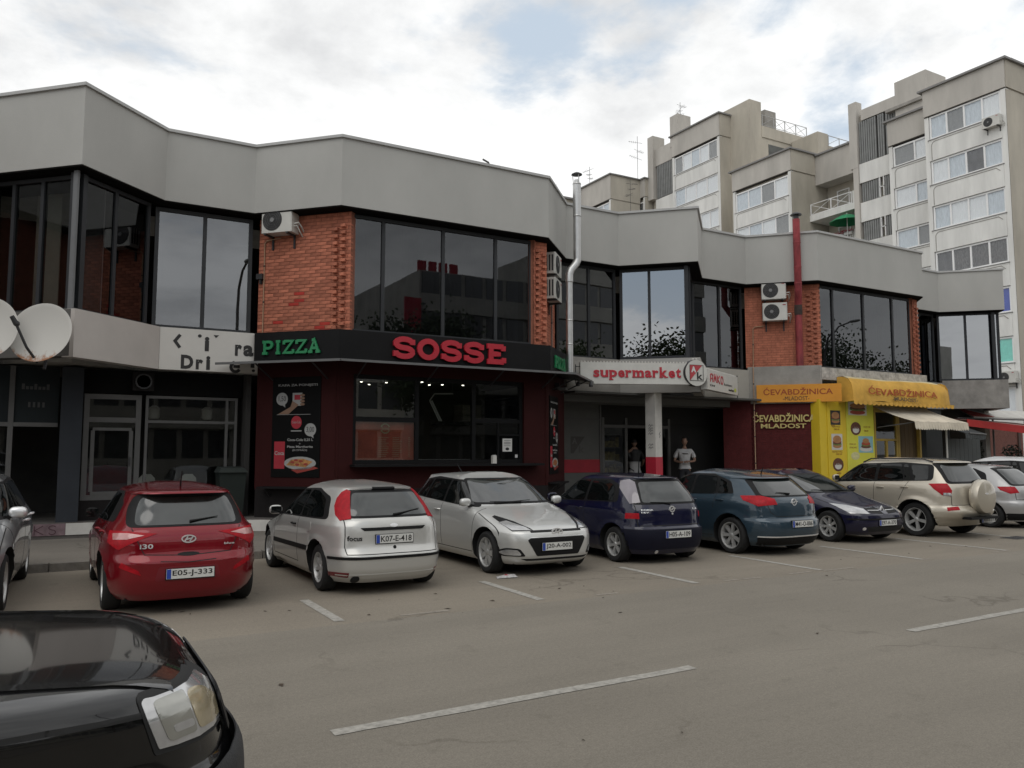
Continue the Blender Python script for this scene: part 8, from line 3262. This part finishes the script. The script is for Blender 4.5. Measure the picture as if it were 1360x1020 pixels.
# scrap of paper on the tarmac
pp = thing('paper_scrap', 'crumpled pale paper scrap on the tarmac in front of the pale silver hatchback', 'paper', (5.45, 9.72, 0.0))
mb = MB()
mb.add([(5.28, 9.66, .008), (5.58, 9.62, .012), (5.62, 9.78, .03), (5.34, 9.80, .01), (5.45, 9.72, .045)], [(0, 1, 4), (1, 2, 4), (2, 3, 4), (3, 0, 4)])
mb.build('sheet', M('paper_print', (0.42, 0.41, 0.40), .8, n=(25, .5)), pp)
mb = MB()
mb.add([(5.33, 9.68, .013), (5.5, 9.66, .02), (5.45, 9.72, .049)], [(0, 1, 2)])
mb.build('print', m_tomato if 'm_tomato' in globals() else m_redp, pp)
mb = MB()
for i in range(60):
    x, y = rng.uniform(0, 22), rng.choice((rng.uniform(7.6, 9.6), rng.uniform(2, 9)))
    a, s_ = rng.uniform(0, 6.28), rng.uniform(.012, .045)
    mb.add([(x + s_ * math.cos(a), y + s_ * math.sin(a), .004), (x - s_ * .5 * math.sin(a), y + s_ * .5 * math.cos(a), .012), (x - s_ * math.cos(a), y - s_ * math.sin(a), .004), (x + s_ * .4 * math.sin(a), y - s_ * .4 * math.cos(a), .006)], [(0, 1, 2, 3)])
o = mb.build('fallen_leaves', M('dry_leaf', (0.05, 0.035, 0.022), .9), None)
tag(o, 'dry leaf bits scattered over the road surface', 'leaf litter', kind='stuff')
# ------------------------------------------------------------------ people in the supermarket entrance
def skin_mesh(name, nodes, edges, m, parent, root=0, sub=2):
    me = bpy.data.meshes.new(name)
    me.from_pydata([n[:3] for n in nodes], edges, [])
    o = bpy.data.objects.new(name, me)
    col.objects.link(o)
    md = o.modifiers.new('skin', 'SKIN')
    md.use_smooth_shade = True
    lay = me.skin_vertices[0].data
    for i, n in enumerate(nodes):
        r = n[3]
        lay[i].radius = (r, n[4] if len(n) > 4 else r)
        lay[i].use_root = (i == root)
    s_ = o.modifiers.new('sub', 'SUBSURF')
    s_.levels = sub
    s_.render_levels = sub
    dg = bpy.context.evaluated_depsgraph_get()
    dg.update()
    me2 = bpy.data.meshes.new_from_object(o.evaluated_get(dg))
    bpy.data.objects.remove(o)
    me2.materials.clear()
    me2.materials.append(m)
    me2.shade_smooth()
    off = ORIG.get(parent.name, Vector((0, 0, 0)))
    o2 = link(name, me2, parent)
    return o2


m_skin = M('skin', (0.34, 0.20, 0.14), 0.6)
m_tshirt = M('white_tshirt', (0.60, 0.59, 0.58), 0.85, n=(8, 0.08), b=(14, 0.4))
m_trous = M('dark_trousers', (0.03, 0.03, 0.035), 0.85, n=(8, 0.1), b=(14, 0.4))
m_hair = M('dark_hair', (0.02, 0.015, 0.012), 0.6)


def head(parent, c, r, m_s=m_skin, turn=0.0, hair=m_hair):
    """head facing local -y"""
    T = Matrix.Translation(c) @ Matrix.Rotation(turn, 4, 'Z')
    vs, fs = [], []
    nu, nv = 24, 18
    for j in range(nv + 1):
        t = math.pi * j / nv
        zz = -math.cos(t)
        for k in range(nu):
            a = 2 * math.pi * k / nu
            x, y = math.sin(t) * math.cos(a), math.sin(t) * math.sin(a)
            jaw = 1.0 - 0.28 * max(0, -zz) ** 1.3
            px_, py_, pz_ = x * 0.80 * jaw, y * (0.95 - 0.05 * max(0, -zz)), zz * 1.22
            if y < -0.2:
                fx = abs(x)
                py_ -= 0.17 * math.exp(-(fx / .13) ** 2 - ((zz + 0.12) / .16) ** 2)          # nose
                py_ += 0.06 * math.exp(-((fx - .36) / .16) ** 2 - ((zz - 0.05) / .10) ** 2)   # eye sockets
                py_ -= 0.05 * math.exp(-(fx / .28) ** 2 - ((zz + 0.50) / .07) ** 2)           # lips
                py_ -= 0.06 * math.exp(-(fx / .25) ** 2 - ((zz + 0.80) / .14) ** 2)           # chin
            vs.append(T @ Vector((px_ * r, py_ * r, pz_ * r)))
    fs = [(j * nu + k, j * nu + (k + 1) % nu, (j + 1) * nu + (k + 1) % nu, (j + 1) * nu + k) for j in range(nv) for k in range(nu)]
    mb = MB()
    mb.add(vs, fs)
    for sx in (-1, 1):       # ears
        q = T @ Vector((sx * .80 * r, 0.05 * r, 0))
        mb.ball(q, (.10 * r, .17 * r, .28 * r), 10, 6)
    hd = mb.build('head', m_s, parent, 80)
    mb = MB()
    for sx in (-1, 1):
        q = T @ Vector((sx * .34 * r, -.80 * r, .06 * r))
        mb.ball(q, (.10 * r, .06 * r, .06 * r), 8, 5)
    q = T @ Vector((0, -.88 * r, -.60 * r))
    mb.box(q.x - .2 * r, q.y - .03 * r, q.z - .025 * r, q.x + .2 * r, q.y + .04 * r, q.z + .025 * r)
    mb.build('eyes_mouth', M('eye_dark', (0.05, 0.025, 0.02), 0.4), hd)
    hv = []
    for j in range(9, nv + 1):
        for k in range(nu):
            v = vs[j * nu + k]
            a = 2 * math.pi * k / nu
            front = math.sin(a) < -0.35
            p = T.inverted() @ v
            s_ = 1.09 if not (front and j < 14) else 0.97
            hv.append(T @ (p * s_))
    hf = [(j * nu + k, j * nu + (k + 1) % nu, (j + 1) * nu + (k + 1) % nu, (j + 1) * nu + k) for j in range(nv - 9) for k in range(nu)]
    mb = MB()
    mb.add(hv, hf)
    mb.build('hair', hair, hd, 60)


def hand(parent, c, d, up, m=m_skin, s=1.0):
    """palm with four curled fingers and a thumb; d points along the fingers"""
    d, up = Vector(d).normalized(), Vector(up).normalized()
    sd = d.cross(up).normalized()
    c = Vector(c)
    nodes = [tuple(c) + (.026 * s, .030 * s), tuple(c + d * .045 * s) + (.030 * s, .034 * s), tuple(c + d * .085 * s) + (.024 * s, .034 * s)]
    edges = [(0, 1), (1, 2)]
    o = skin_mesh('hand', nodes, edges, m, parent, 0, 2)
    for i, ln in enumerate((.062, .075, .070, .052)):
        b = c + d * .088 * s + sd * (.030 - .020 * i) * s
        k = b + (d * .7 - up * .3) * ln * .5 * s
        t = k + (d * .25 - up * .9) * ln * .5 * s
        skin_mesh('finger', [tuple(b - d * .02) + (.009 * s,), tuple(k) + (.0088 * s,), tuple(t) + (.0075 * s,)], [(0, 1), (1, 2)], m, o, 0, 1)
    b = c + d * .03 * s + sd * .030 * s
    skin_mesh('thumb', [tuple(b) + (.011 * s,), tuple(b + (d * .6 + sd * .7) * .035 * s) + (.010 * s,), tuple(b + (d * 1.1 + sd * .6 - up * .4) * .055 * s) + (.008 * s,)], [(0, 1), (1, 2)], m, o, 0, 1)


def man(x, y, z, turn):
    p = thing('person', 'person in white T-shirt and dark trousers standing in the shaded supermarket entrance', 'person', (0, 0, 0), local=True)
    # trousers
    body = [(0, 0.0, .93, .135, .10), (0, 0, 1.05, .15, .11), (0, 0, 1.2, .165, .115), (0, 0, 1.36, .175, .11), (0, 0.005, 1.46, .10, .08), (0, 0.0, 1.53, .055, .058), (0, -.01, 1.60, .053, .055)]
    shirt_n = [(0, 0.0, .90, .165, .12), (0, 0, 1.02, .17, .125), (0, 0, 1.2, .18, .13), (0, 0.0, 1.36, .185, .12), (0, 0.005, 1.46, .09, .075),
               (.19, .01, 1.42, .068), (.25, .01, 1.33, .068), (.29, 0.0, 1.19, .070), (-.19, .01, 1.42, .068), (-.25, .01, 1.33, .068), (-.29, 0.0, 1.19, .070)]
    shirt_e = [(0, 1), (1, 2), (2, 3), (3, 4), (3, 5), (5, 6), (6, 7), (3, 8), (8, 9), (9, 10)]
    skin_n = [(0, 0.0, 1.40, .06), (0, 0.0, 1.50, .056), (0, -.012, 1.60, .054)]
    nodes = list(skin_n)
    edges = [(0, 1), (1, 2)]
    # one continuous body: chest, arms, hips, legs
    nodes += [(0, 0, 1.25, .14, .10), (0, 0, .98, .13, .10), (.09, 0, .88, .092), (.11, -.01, .50, .062), (.12, .02, .10, .045), (.125, -.08, .045, .045, .035), (-.09, 0, .88, .092), (-.11, -.01, .50, .062), (-.12, .02, .10, .045), (-.125, -.08, .045, .045, .035),
              (.20, .01, 1.40, .055), (.31, .0, 1.12, .044), (.16, -.20, 1.09, .034), (.08, -.245, 1.10, .027),
              (-.20, .01, 1.40, .055), (-.31, .0, 1.12, .044), (-.16, -.20, 1.07, .034), (-.08, -.24, 1.08, .027)]
    edges += [(0, 3), (3, 4), (4, 5), (5, 6), (6, 7), (7, 8), (4, 9), (9, 10), (10, 11), (11, 12), (0, 13), (13, 14), (14, 15), (15, 16), (0, 17), (17, 18), (18, 19), (19, 20)]
    skin_mesh('body', nodes, edges, m_skin, p, 4, 2)
    skin_mesh('t_shirt', shirt_n, shirt_e, m_tshirt, p, 1, 2)
    tr = [(0, 0, .99, .155, .115), (0, 0, .91, .15, .115), (.095, 0, .84, .105), (.115, -.01, .50, .078), (.12, .02, .10, .07), (-.095, 0, .84, .105), (-.115, -.01, .50, .078), (-.12, .02, .10, .07)]
    skin_mesh('trousers', tr, [(0, 1), (1, 2), (2, 3), (3, 4), (1, 5), (5, 6), (6, 7)], m_trous, p, 1, 2)
    for sx in (1, -1):
        skin_mesh('shoe', [(sx * .122, .05, .045, .05, .04), (sx * .125, -.06, .045, .052, .04), (sx * .13, -.16, .035, .045, .03)], [(0, 1), (1, 2)], m_ink, p, 0, 2)
    mb = MB()
    mb.tube([(-.09, -.128, 1.335), (0, -.136, 1.33), (.08, -.130, 1.325)], .012, 6)
    mb.build('chest_print', m_ink, p)
    head(p, Vector((0, -.025, 1.70)), .105, turn=R(-20))
    hand(p, (.08, -.245, 1.10), (-.9, -.25, -.1), (0, -.4, 1))
    hand(p, (-.08, -.24, 1.08), (.9, -.25, .1), (0, -.4, 1))
    p.location = (x, y, z)
    p.rotation_euler = (0, 0, turn)
    return p


man(16.62, 18.55, 0.36, R(-32))


def porter(x, y, z, turn):
    p = thing('person', 'person in dark top with white cloth at the waist, back turned in the shop doorway', 'person', (0, 0, 0), local=True)
    nodes = [(0, 0, 1.45, .06), (0, -.01, 1.56, .055), (0, 0, 1.25, .14, .10), (0, 0, .98, .14, .11), (.10, 0, .86, .09), (.13, -.08, .48, .062), (.15, .02, .10, .045), (.15, -.10, .04, .042, .032), (-.10, 0, .86, .09), (-.14, .06, .48, .062), (-.18, .14, .10, .045), (-.18, .03, .04, .042, .032),
             (.19, 0, 1.38, .055), (.27, -.08, 1.12, .042), (.20, -.26, 1.05, .032), (.14, -.32, 1.06, .026), (-.19, 0, 1.38, .055), (-.29, -.02, 1.12, .042), (-.27, -.2, .98, .032), (-.25, -.27, .96, .026)]
    edges = [(0, 1), (0, 2), (2, 3), (3, 4), (4, 5), (5, 6), (6, 7), (3, 8), (8, 9), (9, 10), (10, 11), (0, 12), (12, 13), (13, 14), (14, 15), (0, 16), (16, 17), (17, 18), (18, 19)]
    skin_mesh('body', nodes, edges, m_skin, p, 3, 2)
    top = [(0, 0, 1.02, .165, .125), (0, 0, 1.2, .175, .13), (0, 0, 1.36, .18, .12), (0, 0, 1.46, .09, .075), (.19, 0, 1.40, .07), (.275, -.07, 1.14, .058), (-.19, 0, 1.40, .07), (-.295, -.01, 1.14, .058)]
    skin_mesh('dark_top', top, [(0, 1), (1, 2), (2, 3), (2, 4), (4, 5), (2, 6), (6, 7)], m_ink, p, 1, 2)
    skin_mesh('white_cloth', [(0, 0, 1.06, .17, .13), (0, 0, .92, .185, .15), (0, 0, .80, .18, .15)], [(0, 1), (1, 2)], m_tshirt, p, 1, 2)
    tr = [(0, 0, .92, .15, .115), (.10, 0, .82, .10), (.13, -.08, .48, .078), (.15, .02, .12, .065), (-.10, 0, .82, .10), (-.14, .06, .48, .078), (-.18, .14, .12, .065)]
    skin_mesh('trousers', tr, [(0, 1), (1, 2), (2, 3), (0, 4), (4, 5), (5, 6)], m_trous, p, 0, 2)
    head(p, Vector((0, -.02, 1.66)), .105)
    hand(p, (.14, -.32, 1.06), (-.4, -.9, 0), (0, 0, 1))
    hand(p, (-.25, -.27, .96), (.2, -.9, -.2), (0, 0, 1))
    p.location = (x, y, z)
    p.rotation_euler = (0, 0, turn)


porter(15.45, 19.5, 0.36, R(150))
